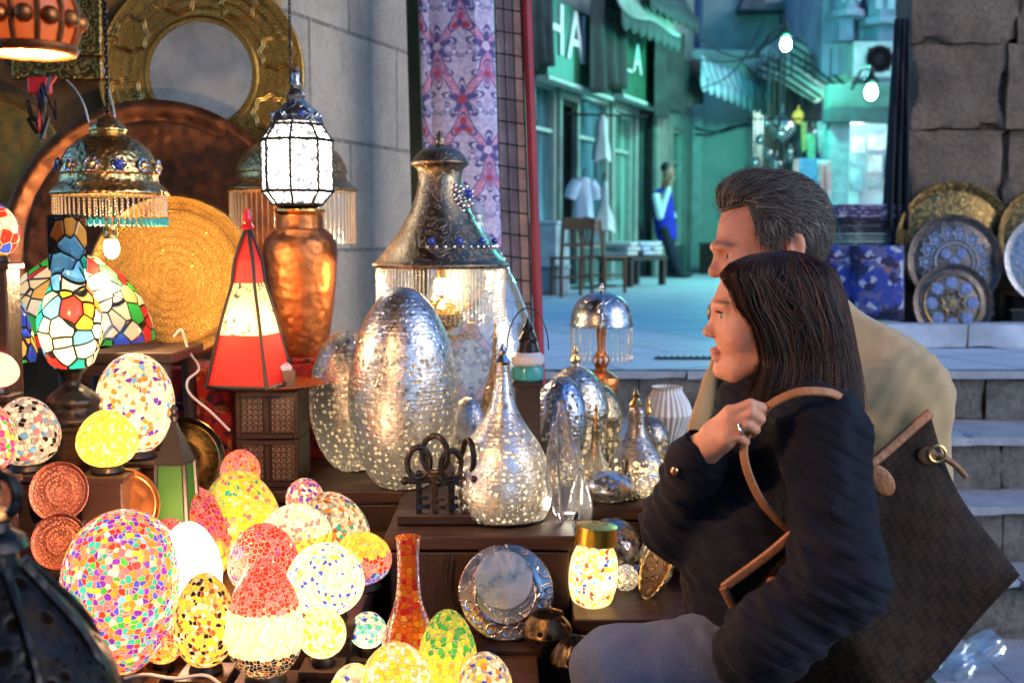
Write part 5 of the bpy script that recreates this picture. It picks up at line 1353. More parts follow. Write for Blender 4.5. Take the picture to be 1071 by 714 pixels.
m=MB(); c=Vector(A(733,473,1.813)); ax_=(Vector(Rwr)-Vector(Rel)).normalized(); u_=ax_.orthogonal().normalized(); v_=ax_.cross(u_)
for q_ in (0,1): m.tube([c+ax_*(.006-q_*.01)+.027*(math.cos(k*math.pi/14)*u_+math.sin(k*math.pi/14)*v_) for k in range(28)],.0022,6,closed=True)
own(m.build('bracelet',paint('red_bracelet',(.16,.03,.02),.4)),w)
# sunglasses held on the far side of her nose are modelled as small dark glasses low on the brow
# coat
Cc=SDF((.05,1.50,.72),(.74,2.30,1.52),.0046)
Cc.rc(A(815,470,1.95),A(803,560,1.95),.125,.142,.06,sy=1.2)
Cc.rc(A(803,560,1.95),A(806,735,1.95),.142,.160,.06,sy=1.15)
Cc.rc(Lsh,Rsh,.072,.072,.05)
Cc.rc(A(800,408,1.95),A(812,440,1.95),.066,.088,.04); Cc.rc(A(779,420,1.95),A(790,450,1.95),.040,.07,.03)
Cc.path([Lsh,Lel],[.072,.066],.035); Cc.path([Lel,Lwr],[.066,.056],.03); Cc.rc(Lwr,A(786,684,1.73),.058,.062,.05)
Cc.path([Rsh,Rel],[.072,.066],.03); Cc.rc(Rel,A(726,487,1.835),.066,.046,.025)
Cc.rc(A(726,487,1.835),Rwr,.046,.043,.012)
Cc.ell(Rwr,(.030,.030,.030),.006,True)
Cc.rc(A(735,466,1.81),A(745,452,1.79),.03,.03,.006,True)
def wr(D,X,Y,Z):
    d=.0018*fbm((X,Y,Z),55,3)+.0011*fbm((X,Y,Z),110,5)
    # sleeve creases at the elbows
    for el,s in ((Lel,1),(Rel,1)):
        r2=(X-el[0])**2+(Y-el[1])**2+(Z-el[2])**2
        d=d+.010*np.exp(-r2/.012)*(np.abs(np.sin(75*(Z-el[2])+40*(X-el[0])+1.6*np.sin(28*Y)+1.2*np.sin(31*X)))-.5)
    d=d+.006*(np.abs(np.sin(38*(Z-X*.7)+2.2*np.sin(17*Y+9*Z)))-.55)*np.exp(-((Z-1.36)**2)/.02)
    return D+d
Cc.field(wr)
coat=cloth_fn('navy_coat',(.0045,.0052,.0105),16,600,.8,.3,quilt=150,sheen=.03)
own(Cc.mesh('coat',coat),w)
m=MB()
for px,py,d in ((706,492,1.795),(697,508,1.86)): m.ell(P(px,py,d),(.007,.006,.008),12,8)
own(m.build('cuff_button',metal('copper_button',(.85,.42,.2),.25,(.2,.08,.03),12,.3)),w)
Jn=SDF((.03,1.70,ZG+.06),(.66,2.20,1.12),.006)
for hp,kn,an in ((hipL,kneL,ankL),(hipR,kneR,ankR)):
    Jn.rc((hp[0],hp[1],hp[2]+.02),kn,.094,.066,.04); Jn.rc(kn,an,.068,.052,.03)
Jn.field(lambda D,X,Y,Z: D+.002*fbm((X,Y,Z),50,8)+.007*(np.abs(np.sin(60*X+75*Z+1.5*np.sin(30*Y)))-.5)*np.exp(-((X-hipL[0]+.10)**2)/.012))
jeans=cloth_fn('blue_jeans',(.105,.14,.23),16,420,.95,.45,sheen=.1,bs=.5)
own(Jn.mesh('jeans',jeans),w)
for an in (ankL,ankR):
    sh=SDF((an[0]-.24,an[1]-.07,ZG-.01),(an[0]+.08,an[1]+.07,ZG+.16),.007)
    sh.rc((an[0]+.01,an[1],ZG+.05),(an[0]-.16,an[1],ZG+.042),.047,.04,.02); sh.rc((an[0],an[1],ZG+.05),(an[0],an[1],ZG+.11),.047,.045,.02)
    sh.field(lambda D,X,Y,Z: np.maximum(D,ZG+.002-Z))
    own(sh.mesh('shoe',MW['black']),w)
# hair: outline rows in the photo: y, front x, back x, half width
rows=[(262,806,828,.012),(266,786,846,.04),(274,768,860,.062),(286,757,871,.076),(300,764,877,.082),(322,770,883,.086),(341,783,888,.087),(362,790,892,.087),(381,793,896,.086),(400,786,899,.084),(414,780,901,.080),(428,779,902,.074),(442,784,898,.064),(452,792,894,.05)]
ry=np.array([r[0] for r in rows],float); rf=np.array([r[1] for r in rows],float); rb=np.array([r[2] for r in rows],float); rw=np.array([r[3] for r in rows],float)
def hair_at(y,th,q):
    f=np.interp(y,ry,rf); b=np.interp(y,ry,rb); hw=np.interp(y,ry,rw)
    cxp=(f+b)/2; a=(b-f)/2
    yd=D0-hw*np.sign(np.sin(th))*abs(np.sin(th))**.6*q-np.clip((y-380)/70,0,1)*.055
    return cxp+a*np.sign(np.cos(th))*abs(np.cos(th))**.55*q, yd
paths=[]
for k in range(9000):
    th=rnd.uniform(-.15*math.pi,1.15*math.pi); q=rnd.uniform(.93,1.035) if rnd.random()<.8 else rnd.uniform(.8,.95)
    if k<170: q=rnd.uniform(1.04,1.10)
    yend=rnd.uniform(415,458)-10*abs(math.cos(th))+(14 if rnd.random()<.12 else 0); y0=rnd.uniform(262,275); n=20; pts=[]
    wob=rnd.uniform(-.12,.12); ph=rnd.uniform(0,6.28); fr=rnd.uniform(.02,.045); drift=rnd.gauss(0,.13)
    th0=.5*math.pi+(th-.5*math.pi)*1.0
    for j in range(n):
        f=j/(n-1); y=y0+(yend-y0)*f
        tt=th0+drift*f+wob*math.sin(ph+y*fr)
        x,yd=hair_at(y,tt,q*(1+.02*f*math.sin(ph)))
        p=P(float(x),y,float(yd)); pts.append(tuple(p))
    paths.append(pts)
hm=hair_mat('dark_brown_hair',(.008,.004,.003),(.030,.012,.0065),(.13,.045,.018),.48)
own(strands('hair_strands',paths,.00065,hm),w)
Hb=SDF((.33,1.75,1.30),(.66,2.06,1.68),.004)
def hfield(D,X,Y,Z):
    px,py=proj(X,Y,Z)
    f=np.interp(py,ry,rf); b=np.interp(py,ry,rb); hw=np.interp(py,ry,rw)
    cx_=(f+b)/2; a=np.maximum((b-f)/2,4)
    yy=Y-D0+np.clip((py-380)/70,0,1)*.055
    q=(np.abs((px-cx_)/a)**3+np.abs(yy/np.maximum(hw,.01))**3)**(1/3)
    d=(q-.95)*.07; d=np.maximum(d,(py-440)*.0016); d=np.maximum(d,(262-py)*.0016)
    return d
Hb.field(hfield)
own(Hb.mesh('hair',hm,None,lambda V:np.tile(np.array((.12,.5,0)),(len(V),1))),w)
# ---- sunglasses resting low, their dark lens shows beyond the nose bridge
t=thing('sunglasses','small black sunglasses showing past the woman\'s nose bridge','sunglasses',P(742,327,1.99))
for dy in (.004,):
    m=MB(); m.ell((0.001,0,0),(.0045,.021,.0145),14,10); m.build('lens',MW['black'],t)
m=MB(); m.tube([(.002,.02,.006),(.03,.035,.006),(.10,.03,.008)],.002,6); m.build('frame',MW['black'],t)
# ==================================================================== the tote bag
canvas=G('checked_canvas'); uv=canvas.tc('UV'); 
ck=canvas.n('TexChecker',{'Vector':canvas.map(uv,scale=(17,11,1)),'Color1':(.030,.0145,.0075),'Color2':(.018,.009,.0052),'Scale':1}).outputs[0]
fl=canvas.voro(26,uv,rand=.0).outputs['Distance']; fl2=canvas.m('MULTIPLY',canvas.m('LESS_THAN',fl,.30),canvas.m('GREATER_THAN',fl,.14))
cc=canvas.mix(canvas.m('MULTIPLY',fl2,.38),ck,(.085,.042,.018)); cc=canvas.mix(canvas.ramp(canvas.noise(5,5),[(.4,0),(.8,.5)]),cc,(.01,.007,.006))
canvas=canvas.out(canvas.pbr(col=cc,rough=.65,spec=.12,nrm=canvas.bump(canvas.noise(500,2),.3,.003)))
leather=paint('tan_leather',(.36,.135,.04),.45,.3,14,.3,120)
bag=thing('tote_bag','big dark brown checked tote bag with tan leather trim hanging from the woman\'s shoulder','bag',P(905,560,1.76))
bo=Vector(bag.location)
TL,TR,BR,BL=(755,612),(972,432),(1067,603),(862,792)
def bagpt(u,v,side):
    def L(a,b,t): return (a[0]+(b[0]-a[0])*t,a[1]+(b[1]-a[1])*t)
    top=L(TL,TR,u); bot=L(BL,BR,u); x,y=L(top,bot,v)
    # the right hand edge caves in a little and the bottom sags
    x-=14*max(0,u-.5)*2*math.sin(math.pi*v); y+=14*math.sin(math.pi*u)*v; 
    x+=5*math.sin(9*u+3*v)*(1-abs(2*u-1)); y+=3*math.sin(7*v+5*u)
    dep=1.742+.07*max(0,u-.35)
    th=(.012+.055*math.sin(math.pi*min(1,max(0,u))) **.6*(.25+.75*v))*(1-.6*max(0,(v-.92)/.08))
    if u<.35: th*=.35+.65*u/.35
    fold=.009*math.sin(9*u+4*v+1.5*math.sin(5*v))*(.3+v)+.006*math.sin(13*v-7*u)*u
    return P(x,y,dep+side*th+fold)-bo
nu,nv=36,24; m=MB(); vs=[];fs=[];uvs=[]
for side in (-1,1):
    for j in range(nv+1):
        for i in range(nu+1):
            vs.append(bagpt(i/nu,j/nv,side)); uvs.append((i/nu,j/nv))
N=(nu+1)*(nv+1)
for side in (0,1):
    for j in range(nv):
        for i in range(nu):
            a=side*N+j*(nu+1)+i; q_=(a,a+1,a+nu+2,a+nu+1); fs.append(q_ if side==0 else q_[::-1])
for j in range(nv):
    for i in (0,nu):
        a=j*(nu+1)+i; fs.append((a,a+nu+1,a+nu+1+N,a+N))
for i in range(nu):
    a=nv*(nu+1)+i; fs.append((a,a+1,a+1+N,a+N))
m.add(vs,fs); o=m.build('bag_body',canvas,bag,angle=80); ul=o.data.uv_layers.new(name='UVMap')
for lp in o.data.loops: ul.data[lp.index].uv=uvs[lp.vertex_index]
for side in (-1,1):
    m=MB(); m.tube([bagpt(i/30,.012,side)+Vector((0,side*.003,0)) for i in range(31)],.0075,8,flat=.5); m.build('rim_trim',leather,bag)
m=MB(); m.tube([bagpt(0,j/14*.25,0)+Vector((0,-.010,0)) for j in range(15)],.007,8); m.build('edge_trim',leather,bag)
def onbag(px,py,dy=0):
    best=None
    for j in range(nv+1):
        for i in range(nu+1):
            p=Vector(vs[j*(nu+1)+i])+bo; q_=proj(p.x,p.y,p.z); e=(q_[0]-px)**2+(q_[1]-py)**2
            if best is None or e<best[0]: best=(e,p.y)
    return P(px,py,best[1]+dy)-bo
c=onbag(922,502,-.008); m=MB(); m.ell((0,0,0),(.017,.0035,.028),20,12); o=m.build('leather_tag',leather,bag); o.location=c; o.rotation_euler=(0,R(-38),0)
c=onbag(970,476,-.006); m=MB(); m.ell((0,0,0),(.016,.006,.014),14,8); o=m.build('strap_patch',leather,bag); o.location=c
m=MB(); m.tube([Vector((.013*math.cos(k*math.pi/8),-.004,.013*math.sin(k*math.pi/8))) for k in range(16)],.0024,6,closed=True); o=m.build('buckle_ring',MW['goldplain'],bag); o.location=c+Vector((.012,-.004,.004)); 
m=MB(); m.tube(spl([onbag(974,474,-.012),onbag(988,479,-.016),onbag(1000,487,-.012),onbag(1010,498,-.004)],5),.005,8); m.build('side_cord',leather,bag)
c=onbag(808,609,-.006); m=MB(); m.ell((0,0,0),(.010,.005,.010),14,8); o=m.build('stud',leather,bag); o.location=c
m=MB(); m.tube([p-bo for p in spl([P(893,452,1.90),P(889,428,1.80),P(874,412,1.735),P(842,409,1.725),P(818,416,1.735),P(800,428,1.745),P(786,446,1.752),P(778,466,1.745),P(781,490,1.735),P(794,520,1.732),P(812,542,1.735),P(828,556,1.74)],6)],.0068,8,flat=.45); m.build('shoulder_strap',leather,bag)
# ==================================================================== the man
D1=2.30
def H2(px,py,dy=0.0):
    p=P(px,py,D1); return (p.x,p.y+dy,p.z)
mn=thing('person','man with swept back grey hair in a beige jacket, seated behind the woman','person',(.6,2.4,ZG))
Bm=SDF((.20,2.0,ZG-.01),(1.05,2.80,1.86),.0046)
Bm.ell(H2(808,238),(.106,.078,.098),.02); Bm.ell(H2(783,268),(.062,.06,.088),.03); Bm.ell(H2(769,318),(.036,.04,.026),.03)
for sy in (-1,1):
    Bm.rc(H2(770,322,sy*.025),H2(818,282,sy*.06),.018,.026,.03)
    Bm.rc(H2(757,257,sy*.036),H2(748,258,sy*.010),.0095,.0095,.014)
    Bm.ell(H2(772,286,sy*.036),(.026,.026,.024),.03); Bm.ell(H2(752,285,sy*.010),(.010,.007,.008),.007)
    Bm.ell(H2(754,267,sy*.032),(.012,.014,.009),.010,True)
    Bm.ell(H2(822,257,sy*.082),(.019,.011,.031),.008); Bm.ell(H2(820.5,256,sy*.094),(.010,.008,.018),.006,True)
    Bm.rc(H2(757.5,263.2,sy*.022),H2(762,264,sy*.044),.0045,.004,.003); Bm.rc(H2(758.5,272,sy*.024),H2(762,271.6,sy*.042),.0035,.0035,.003)
Bm.rc(H2(752,266),H2(747.5,282),.008,.011,.012); Bm.ell(H2(746.5,284.5),(.0115,.012,.0105),.008)
Bm.ell(H2(757,304),(.010,.024,.007),.008); Bm.ell(H2(759,312),(.010,.02,.0075),.008)
Bm.rc(H2(818,295),H2(838,352),.062,.07,.04)
sL,sR=A(940,418,2.26),A(775,430,2.52); eL=A(962,590,2.2); wL=(eL[0]-.2,2.15,.98); eR=A(800,600,2.62)
Bm.rc(A(850,420,2.38),A(850,640,2.38),.12,.12,.06,sy=1.0)
Bm.rc(A(800,420,2.38),A(800,640,2.38),.12,.12,.06); Bm.rc(sL,sR,.06,.06,.05)
Bm.rc(sL,eL,.055,.045,.03); Bm.rc(eL,wL,.045,.03,.02); Bm.ell((wL[0]-.05,wL[1],wL[2]),(.05,.03,.02),.02)
wR=(eR[0]-.02,2.42,.98); Bm.rc(sR,eR,.055,.045,.03); Bm.rc(eR,wR,.045,.03,.02); Bm.ell((wR[0],wR[1]-.05,wR[2]),(.03,.05,.02),.02)
for dy in (2.28,2.5):
    hp=(.66,dy,.93); kn=(.43,dy-.02,.76); an=(.44,dy-.02,ZG+.085)
    Bm.rc(hp,kn,.085,.06,.04); Bm.rc(kn,an,.06,.04,.02); Bm.rc((an[0],an[1],ZG+.055),(an[0]-.11,an[1],ZG+.04),.038,.032,.02)
def mcol(V):
    px,py=proj(V[:,0],V[:,1],V[:,2]); c=np.tile(SK*np.array((1.0,.92,.9)),(len(V),1))
    b=np.exp(-(((px-760)/13)**2)**2-((py-254.5-.10*(px-752))/3.0)**2)*(np.abs(V[:,1]-D1)>.010); c=c*(1-b[:,None]*.8)+np.array((.06,.045,.035))*b[:,None]*.8
    k=np.exp(-(((px-745)/9)**2+((py-285)/9)**2)); c=c*(1-k[:,None]*.4)+np.array((.66,.2,.14))*k[:,None]*.4
    return c
own(Bm.mesh('body',skin,None,mcol),mn)
for sy in (-1,1):
    c=H2(763.8,267.7,sy*.031); m=MB(); m.ell(c,.012,18,12); own(m.build('eye',eyew),mn)
    m=MB(); m.ell((c[0]-.0078,c[1],c[2]),.0056,14,8); own(m.build('iris',iris),mn)
# short hair: cap and strands
def hairline_ok(px,py):
    if px<783: return py<222-.0*(px-745)+ .10*(px-745)*-1
    if px<795: return py<216+ (px-783)*2.2
    if px<812: return py<256
    if px<834: return py<240
    return py<292+ (px-834)*.25
hl_x=np.array([735,745,783,784,795,812,813,834,835,880]); hl_y=np.array([226,224,214,222,250,258,240,240,292,304.])
cH=np.array(H2(808,238)); rH=np.array((.106,.078,.098))
Hm=SDF((.25,2.17,1.50),(.72,2.45,1.86),.0042)
def capf(D,X,Y,Z):
    px,py=proj(X,Y,Z)
    k0=np.sqrt(((X-cH[0])/(rH[0]+.008))**2+((Y-cH[1])/(rH[1]+.008))**2+((Z-cH[2]-.003)/(rH[2]+.012))**2)
    d=(k0-1)*.09
    line=(py-np.interp(px,hl_x,hl_y))*.0019
    return np.maximum(d,line)
Hm.field(capf)
hm2=hair_mat('grey_hair',(.022,.017,.013),(.095,.075,.058),(.42,.38,.32),.5)
own(Hm.mesh('hair',hm2,None,lambda V:np.tile(np.array((.2,.5,0)),(len(V),1))),mn)
paths=[]
while len(paths)<11000:
    u=rnd.uniform(0,6.283); cz=rnd.uniform(-.65,1); sz=math.sqrt(1-cz*cz)
    n=np.array((sz*math.cos(u),sz*math.sin(u),cz)); p=cH+n*(rH+np.array((.004,.004,.007)))
    if p[1]>cH[1]+.05: continue
    px,py=proj(*p)
    if py>np.interp(px,hl_x,hl_y)-1.5: continue
    nn=n/rH; nn/=np.linalg.norm(nn)
    back=np.array((1,.02,-.35 if px>790 else .25)); 
    if px>812 and py>225: back=np.array((.55,0,-1.0))
    if 783<px<812 and py>225: back=np.array((.35,0,-1.))
    back=back+np.array((rnd.gauss(0,.28),rnd.gauss(0,.28),rnd.gauss(0,.28)))
    front=max(0,1-(px-745)/45) if py<228 else 0
    L=(.042+.020*front)*rnd.uniform(.7,1.15); lift=.012+.035*front; pts=[]; q=p.copy(); nst=7
    tdir=back-nn*np.dot(back,nn); tdir/=np.linalg.norm(tdir)
    for j in range(nst):
        f=j/(nst-1)
        q=p+tdir*L*f+nn*(lift*math.sin(f*2.2)*.6)
        e=(q-cH)/(rH+.007); l=np.linalg.norm(e)
        if l<1: q=cH+(q-cH)/l
        pts.append(tuple(q+np.array((0,0,.0015*math.sin(9*f+u)))))
    paths.append(pts)
own(strands('hair_strands',paths,.00065,hm2),mn)
# jacket
Jm=SDF((.18,2.02,.78),(1.08,2.82,1.60),.0058)
Jm.rc(A(858,400,2.38),A(858,690,2.38),.15,.165,.06,sy=.95); Jm.rc(A(795,420,2.40),A(795,690,2.40),.125,.145,.06,sy=1.0)
Jm.rc(sL,sR,.088,.078,.10); Jm.rc(A(850,356,2.34),A(936,410,2.255),.075,.082,.10); Jm.ell(A(880,430,2.27),(.12,.09,.10),.10); Jm.rc(A(800,352,2.42),sR,.05,.07,.05)
Jm.rc(sL,eL,.084,.078,.04); Jm.rc(eL,wL,.075,.05,.03); Jm.rc(sR,eR,.08,.07,.04); Jm.rc(eR,wR,.07,.05,.03)
Jm.rc(A(842,322,2.34),A(856,352,2.36),.078,.09,.03)        # collar
# open front at the throat
Jm.rc(A(783,330,2.26),A(783,470,2.22),.034,.05,.02,True)
Jm.field(lambda D,X,Y,Z: D+.0022*fbm((X,Y,Z),30,11)+.0010*fbm((X,Y,Z),85,12)+.005*np.sin(75*(X*.8-Z*.5))*np.exp(-((X-sL[0]+.03)**2+(Z-sL[2]+.09)**2)/.012))
jk=cloth_fn('beige_jacket',(.48,.32,.15),7,500,.85,.10,bs=.16)
own(Jm.mesh('jacket',jk),mn)
m=MB(); m.tube(spl([A(757,368,2.34),A(746,400,2.31),A(732,440,2.27),A(724,480,2.26),A(722,560,2.26)],8),.030,12,flat=.45); own(m.build('jacket_edge',jk),mn)
Sm=SDF((.30,2.10,1.15),(.72,2.55,1.50),.007); Sm.rc(A(800,400,2.34),A(800,520,2.34),.11,.13,.04); Sm.rc(A(812,340,2.33),A(815,372,2.33),.066,.072,.03); own(Sm.mesh('shirt',paint('dark_shirt',(.02,.018,.02),.85)),mn)
Tm=SDF((.22,2.1,ZG+.06),(.9,2.68,1.06),.008)
for dy in (2.28,2.5):
    hp=(.66,dy,.93); kn=(.43,dy-.02,.76); an=(.44,dy-.02,ZG+.085); Tm.rc(hp,kn,.10,.074,.04); Tm.rc(kn,an,.072,.055,.03)
own(Tm.mesh('trousers',cloth_fn('dark_trousers',(.05,.05,.055))),mn)
for dy in (2.26,2.48):
    sh=SDF((.22,dy-.07,ZG-.01),(.54,dy+.07,ZG+.16),.008); sh.rc((.45,dy,ZG+.05),(.30,dy,ZG+.043),.05,.042,.02); sh.rc((.44,dy,ZG+.05),(.44,dy,ZG+.11),.05,.047,.02)
    sh.field(lambda D,X,Y,Z: np.maximum(D,ZG+.002-Z)); own(sh.mesh('shoe',MW['black']),mn)
# ------------------------------------------------------------------ right hand side: stone wall, ledge, plates, textiles
rsm=stone_block_mat('rough_brown_stone',(.19,.13,.085),(.12,.085,.058),.66,.43,.02,bumpy=1.6)
a=P(947,200,6.45); 
stm=G('rough_brown_stone'); n=stm.noise(4,9,rough=.7); n2=stm.noise(34,7,rough=.75)
c_=stm.ramp(n,[(.22,(.11,.068,.042)),(.5,(.29,.185,.11)),(.75,(.40,.28,.18))]); c_=stm.mix(stm.ramp(n2,[(.4,0),(.7,.7)]),c_,(.075,.055,.042)); c_=stm.mix(stm.ramp(stm.noise(70,5),[(.55,0),(.75,.5)]),c_,(.36,.31,.26))
rsm=stm.out(stm.pbr(col=c_,rough=.92,nrm=stm.bump(stm.m('ADD',n,n2),.9,.03)))
m=MB(); zr=ZS-.1; row=0
while zr<5.6:
    hr=rnd.choice([.34,.42,.47,.38]); x=a.x+rnd.uniform(-.02,.02); k=0
    while x<a.x+4.2:
        w_=rnd.uniform(.42,.85) if k else rnd.uniform(.3,.6)
        fine=x<a.x+1.3 and zr<3.4
        m.rough((x+w_/2,6.58+rnd.uniform(-.02,.02),zr+hr/2),(w_-.004,.28,hr-.004),.016,.035 if fine else .12,seed=row*5+k); x+=w_; k+=1
    zr+=hr; row+=1
m.prism([(a.x+.1,6.66),(a.x+4.4,6.66),(a.x+4.9,7.4),(a.x+.45,7.4)],0,5.8)
o=m.build('stone_wall',rsm,angle=60); tag(o,'rough brown stone block wall behind the engraved plates on the right','wall')
ledge_m=paint('pale_ledge_stone',(.50,.52,.55),.6,.2,9,.3,50,dirt=(.3,.3,.3))
yl=5.82; x0=P(915,365,yl).x; x1=P(1012,365,yl).x
for k,(a0,b0,lab) in enumerate([(x0,x1-.004,'long pale stone slab under the engraved plates'),(x1+.004,x1+.9,'pale stone slab at the right edge of the picture')]):
    m=MB(); m.rough(((a0+b0)/2,yl+.09,ZS+.064),(b0-a0,.18,.12),.005,.05); tag(m.build('ledge_slab',ledge_m,angle=50),lab,'ledge')
ZL=ZS+.125
blackcl=paint('black_cloth',(.008,.009,.011),.9,.3)
def plate(label,px,py,d,rpx,cols,pattern,lean=9,yaw=0):
    p=P(px,py,d); r=rpx*S(d); z=p.z
    t=thing('engraved_plate',label,'plate',(p.x,d,z),(R(90-lean),0,R(yaw)),'engraved plates on the stone ledge')
    m=MB(); m.lathe([(a*r,b*r) for a,b in [(.0005,-.03),(.9,-.03),(.98,.015),(1.0,.045),(.985,.06),(.94,.05),(.90,.01),(.85,-.012),(.84,-.006),(.0005,-.01)]],72); m.build('plate_body',cols[0],t)
    m=MB(); m2=MB(); z0=.0*r
    if pattern=='flowers':
        for k in range(8):
            an=2*math.pi*k/8; c=Vector((.52*r*math.cos(an),.52*r*math.sin(an),z0)); m.M=Matrix.Translation(c)
            m.lathe([(.0005,.004),(.15*r,.002),(.16*r,-.006)],24,ribs=(8,.10))
        m.M=Matrix.Identity(4)
        pts=[((.33 if k%2 else .21)*r*math.cos(math.pi*k/8),(.33 if k%2 else .21)*r*math.sin(math.pi*k/8),z0+.001) for k in range(16)]; m2.tube(pts,.007,5,closed=True); m2.tube([(.70*r*math.cos(math.pi*k/24),.70*r*math.sin(math.pi*k/24),z0) for k in range(48)],.005,5,closed=True)
        m2.lathe([(.0005,.002+z0),(.10*r,.001+z0)],16,ribs=(8,.2))
    elif pattern=='rosettes':
        for k in range(5):
            an=2*math.pi*k/5+.3; q_=0 if k==0 else .24; an=2*math.pi*k/4+.785
            c=Vector((q_*r*math.cos(an),q_*r*math.sin(an),z0)); m.M=Matrix.Translation(c); m.lathe([(.0005,.004),(.105*r,.002),(.11*r,-.006)],24,ribs=(10,.12))
        m.M=Matrix.Identity(4)
        for k in range(14):
            an=2*math.pi*k/14; c=Vector((.60*r*math.cos(an),.60*r*math.sin(an),z0))
            m2.tube([c+Vector((.16*r*math.cos(an+j*.524)*(1 if j%2 else .6),.16*r*math.sin(an+j*.524)*(1 if j%2 else .6),0)) for j in range(12)],.005,5,closed=True)
            m.M=Matrix.Translation(c); m.lathe([(.0005,.003),(.07*r,.001)],12,ribs=(4,.3))
        m.M=Matrix.Identity(4); m2.tube([(.40*r*math.cos(math.pi*k/24),.40*r*math.sin(math.pi*k/24),z0) for k in range(48)],.005,5,closed=True)
    if m.v: m.build('enamel_flower',cols[1],t); 
    if m2.v: m2.build('engraved_line',cols[2],t)
    return t
blue_en=paint('pale_blue_enamel',(.17,.21,.36),.4,.5,60); pale_line=paint('silvery_line',(.34,.36,.42),.4)
goldp=metal('dim_gold_plate',(.50,.31,.10),.36,(.08,.045,.02),7,.7,engrave=.7,escale=60,estr=.4); darkp=metal('dark_plate',(.20,.16,.13),.38,(.04,.035,.035),9,.6,engrave=.5,escale=70,estr=.4); silp=metal('pale_plate',(.42,.42,.42),.36,(.15,.15,.15),9,.5,engrave=.3,escale=60)
plate('largest plate, plain golden brass, behind the two patterned ones',999,253,6.36,63,(goldp,),'',7)
plate('middle sized dark plate with five blue rosettes and a lacy border',998,274,6.24,50,(darkp,blue_en,pale_line),'rosettes',8)
plate('small dark plate with a ring of eight blue flowers and a golden star, in front',996,317,6.10,42,(darkp,blue_en,goldp),'flowers',8)
plate('pale silver plate cut by the right edge of the picture',1097,272,6.20,48,(silp,blue_en,pale_line),'rosettes',8)
plate('brass plate behind the pale one, cut by the right edge',1098,250,6.34,56,(goldp,),'',7)
for px,ytop,dd,dp,lab in [(1000,325,6.24,.07,'low dark stand under the middle plate'),(1000,317,6.345,.10,'dark stand under the largest plate'),(1092,322,6.20,.07,'low dark stand under the pale silver plate at the right edge'),(1092,308,6.335,.10,'dark stand under the brass plate at the right edge')]:
    p=P(px,ytop,dd); t=thing('plate_stand',lab,'stand',(p.x,p.y,ZS+.001)); h_=p.z-ZS-.004; m=MB(); m.box((0,0,h_/2-.006),(.38,dp,h_-.014)); m.build('stand_body',blackcl,t,smooth=False,bevel=.004); m=MB(); m.box((0,0,h_-.006),(.40,dp+.004,.010)); m.build('shelf',MW['dark'],t,smooth=False)
p=P(897,340,6.1); t=thing('low_plinth','low stone plinth under the printed cushions','plinth',(p.x,6.14,ZS+.001)); m=MB(); m.rough((0,0,.06),(.42,.24,.118),.004,.05); m.build('plinth_body',ledge_m,t,angle=50)
# black folded drape at the wall edge
def drape(name,label,cat,q,d,mt,folds=5,amp=.04,group=None,dz=0,thk=.01,rot=None):
    m=MB(); nv_,nu_=14,28; vs=[];fs=[]
    A_,B_,C_,D_=[P(x,y,dd) for (x,y),dd in zip(q,d)]
    nrm=(B_-A_).cross(D_-A_).normalized()
    for j in range(nv_+1):
        f=j/nv_; l=A_.lerp(D_,f); r=B_.lerp(C_,f)
        for i in range(nu_+1):
            w_=i/nu_; vs.append(l.lerp(r,w_)+nrm*amp*(.4+.6*f)*math.sin(w_*folds*6.283+1.3*math.sin(f*2))+Vector((0,0,-.5*amp*math.sin(w_*folds*3.1)*f)))
    for j in range(nv_):
        for i in range(nu_):
            a_=j*(nu_+1)+i; fs.append((a_,a_+1,a_+nu_+2,a_+nu_+1))
    m.add(vs,fs); o=m.build(name,mt); s_=o.modifiers.new('thick','SOLIDIFY'); s_.thickness=thk
    return tag(o,label,cat,group)
drape('folded_drape','black folded drape hanging at the edge of the rough stone wall','drape',[(936,20),(950,20),(950,236),(924,236)],(6.4,6.4,6.4,6.4),blackcl,3,.04)
# textiles
def printed(name,pl,scale,base):
    g=G(name); v=g.voro(scale); sep=g.n('SeparateColor',{0:v.outputs['Color']}); c=g.ramp(sep.outputs[0],palstops(pl),'CONSTANT')
    c=g.mix(g.m('GREATER_THAN',g.noise(scale*.5,2),.55),c,base)
    return g.out(g.pbr(col=c,rough=.9,nrm=g.bump(g.noise(30,4),.4,.02)))
d=6.15; s=S(d); xm=P(906,262,d).x; 
pm=[printed('violet_print',[((.30,.26,.34),3),((.10,.05,.14),3),((.5,.45,.5),2)],40,(.12,.08,.14)),printed('dark_print',[((.05,.04,.05),4),((.16,.12,.13),2),((.03,.03,.05),3)],40,(.04,.03,.04)),printed('blue_print',[((.03,.05,.25),3),((.10,.10,.2),2),((.25,.12,.12),1),((.4,.4,.45),1)],22,(.02,.02,.06))]
z=ZL+.002
labs=['blue printed cushion with pale figures, upright beside the small plate','deep blue printed cushion half hidden behind the man']
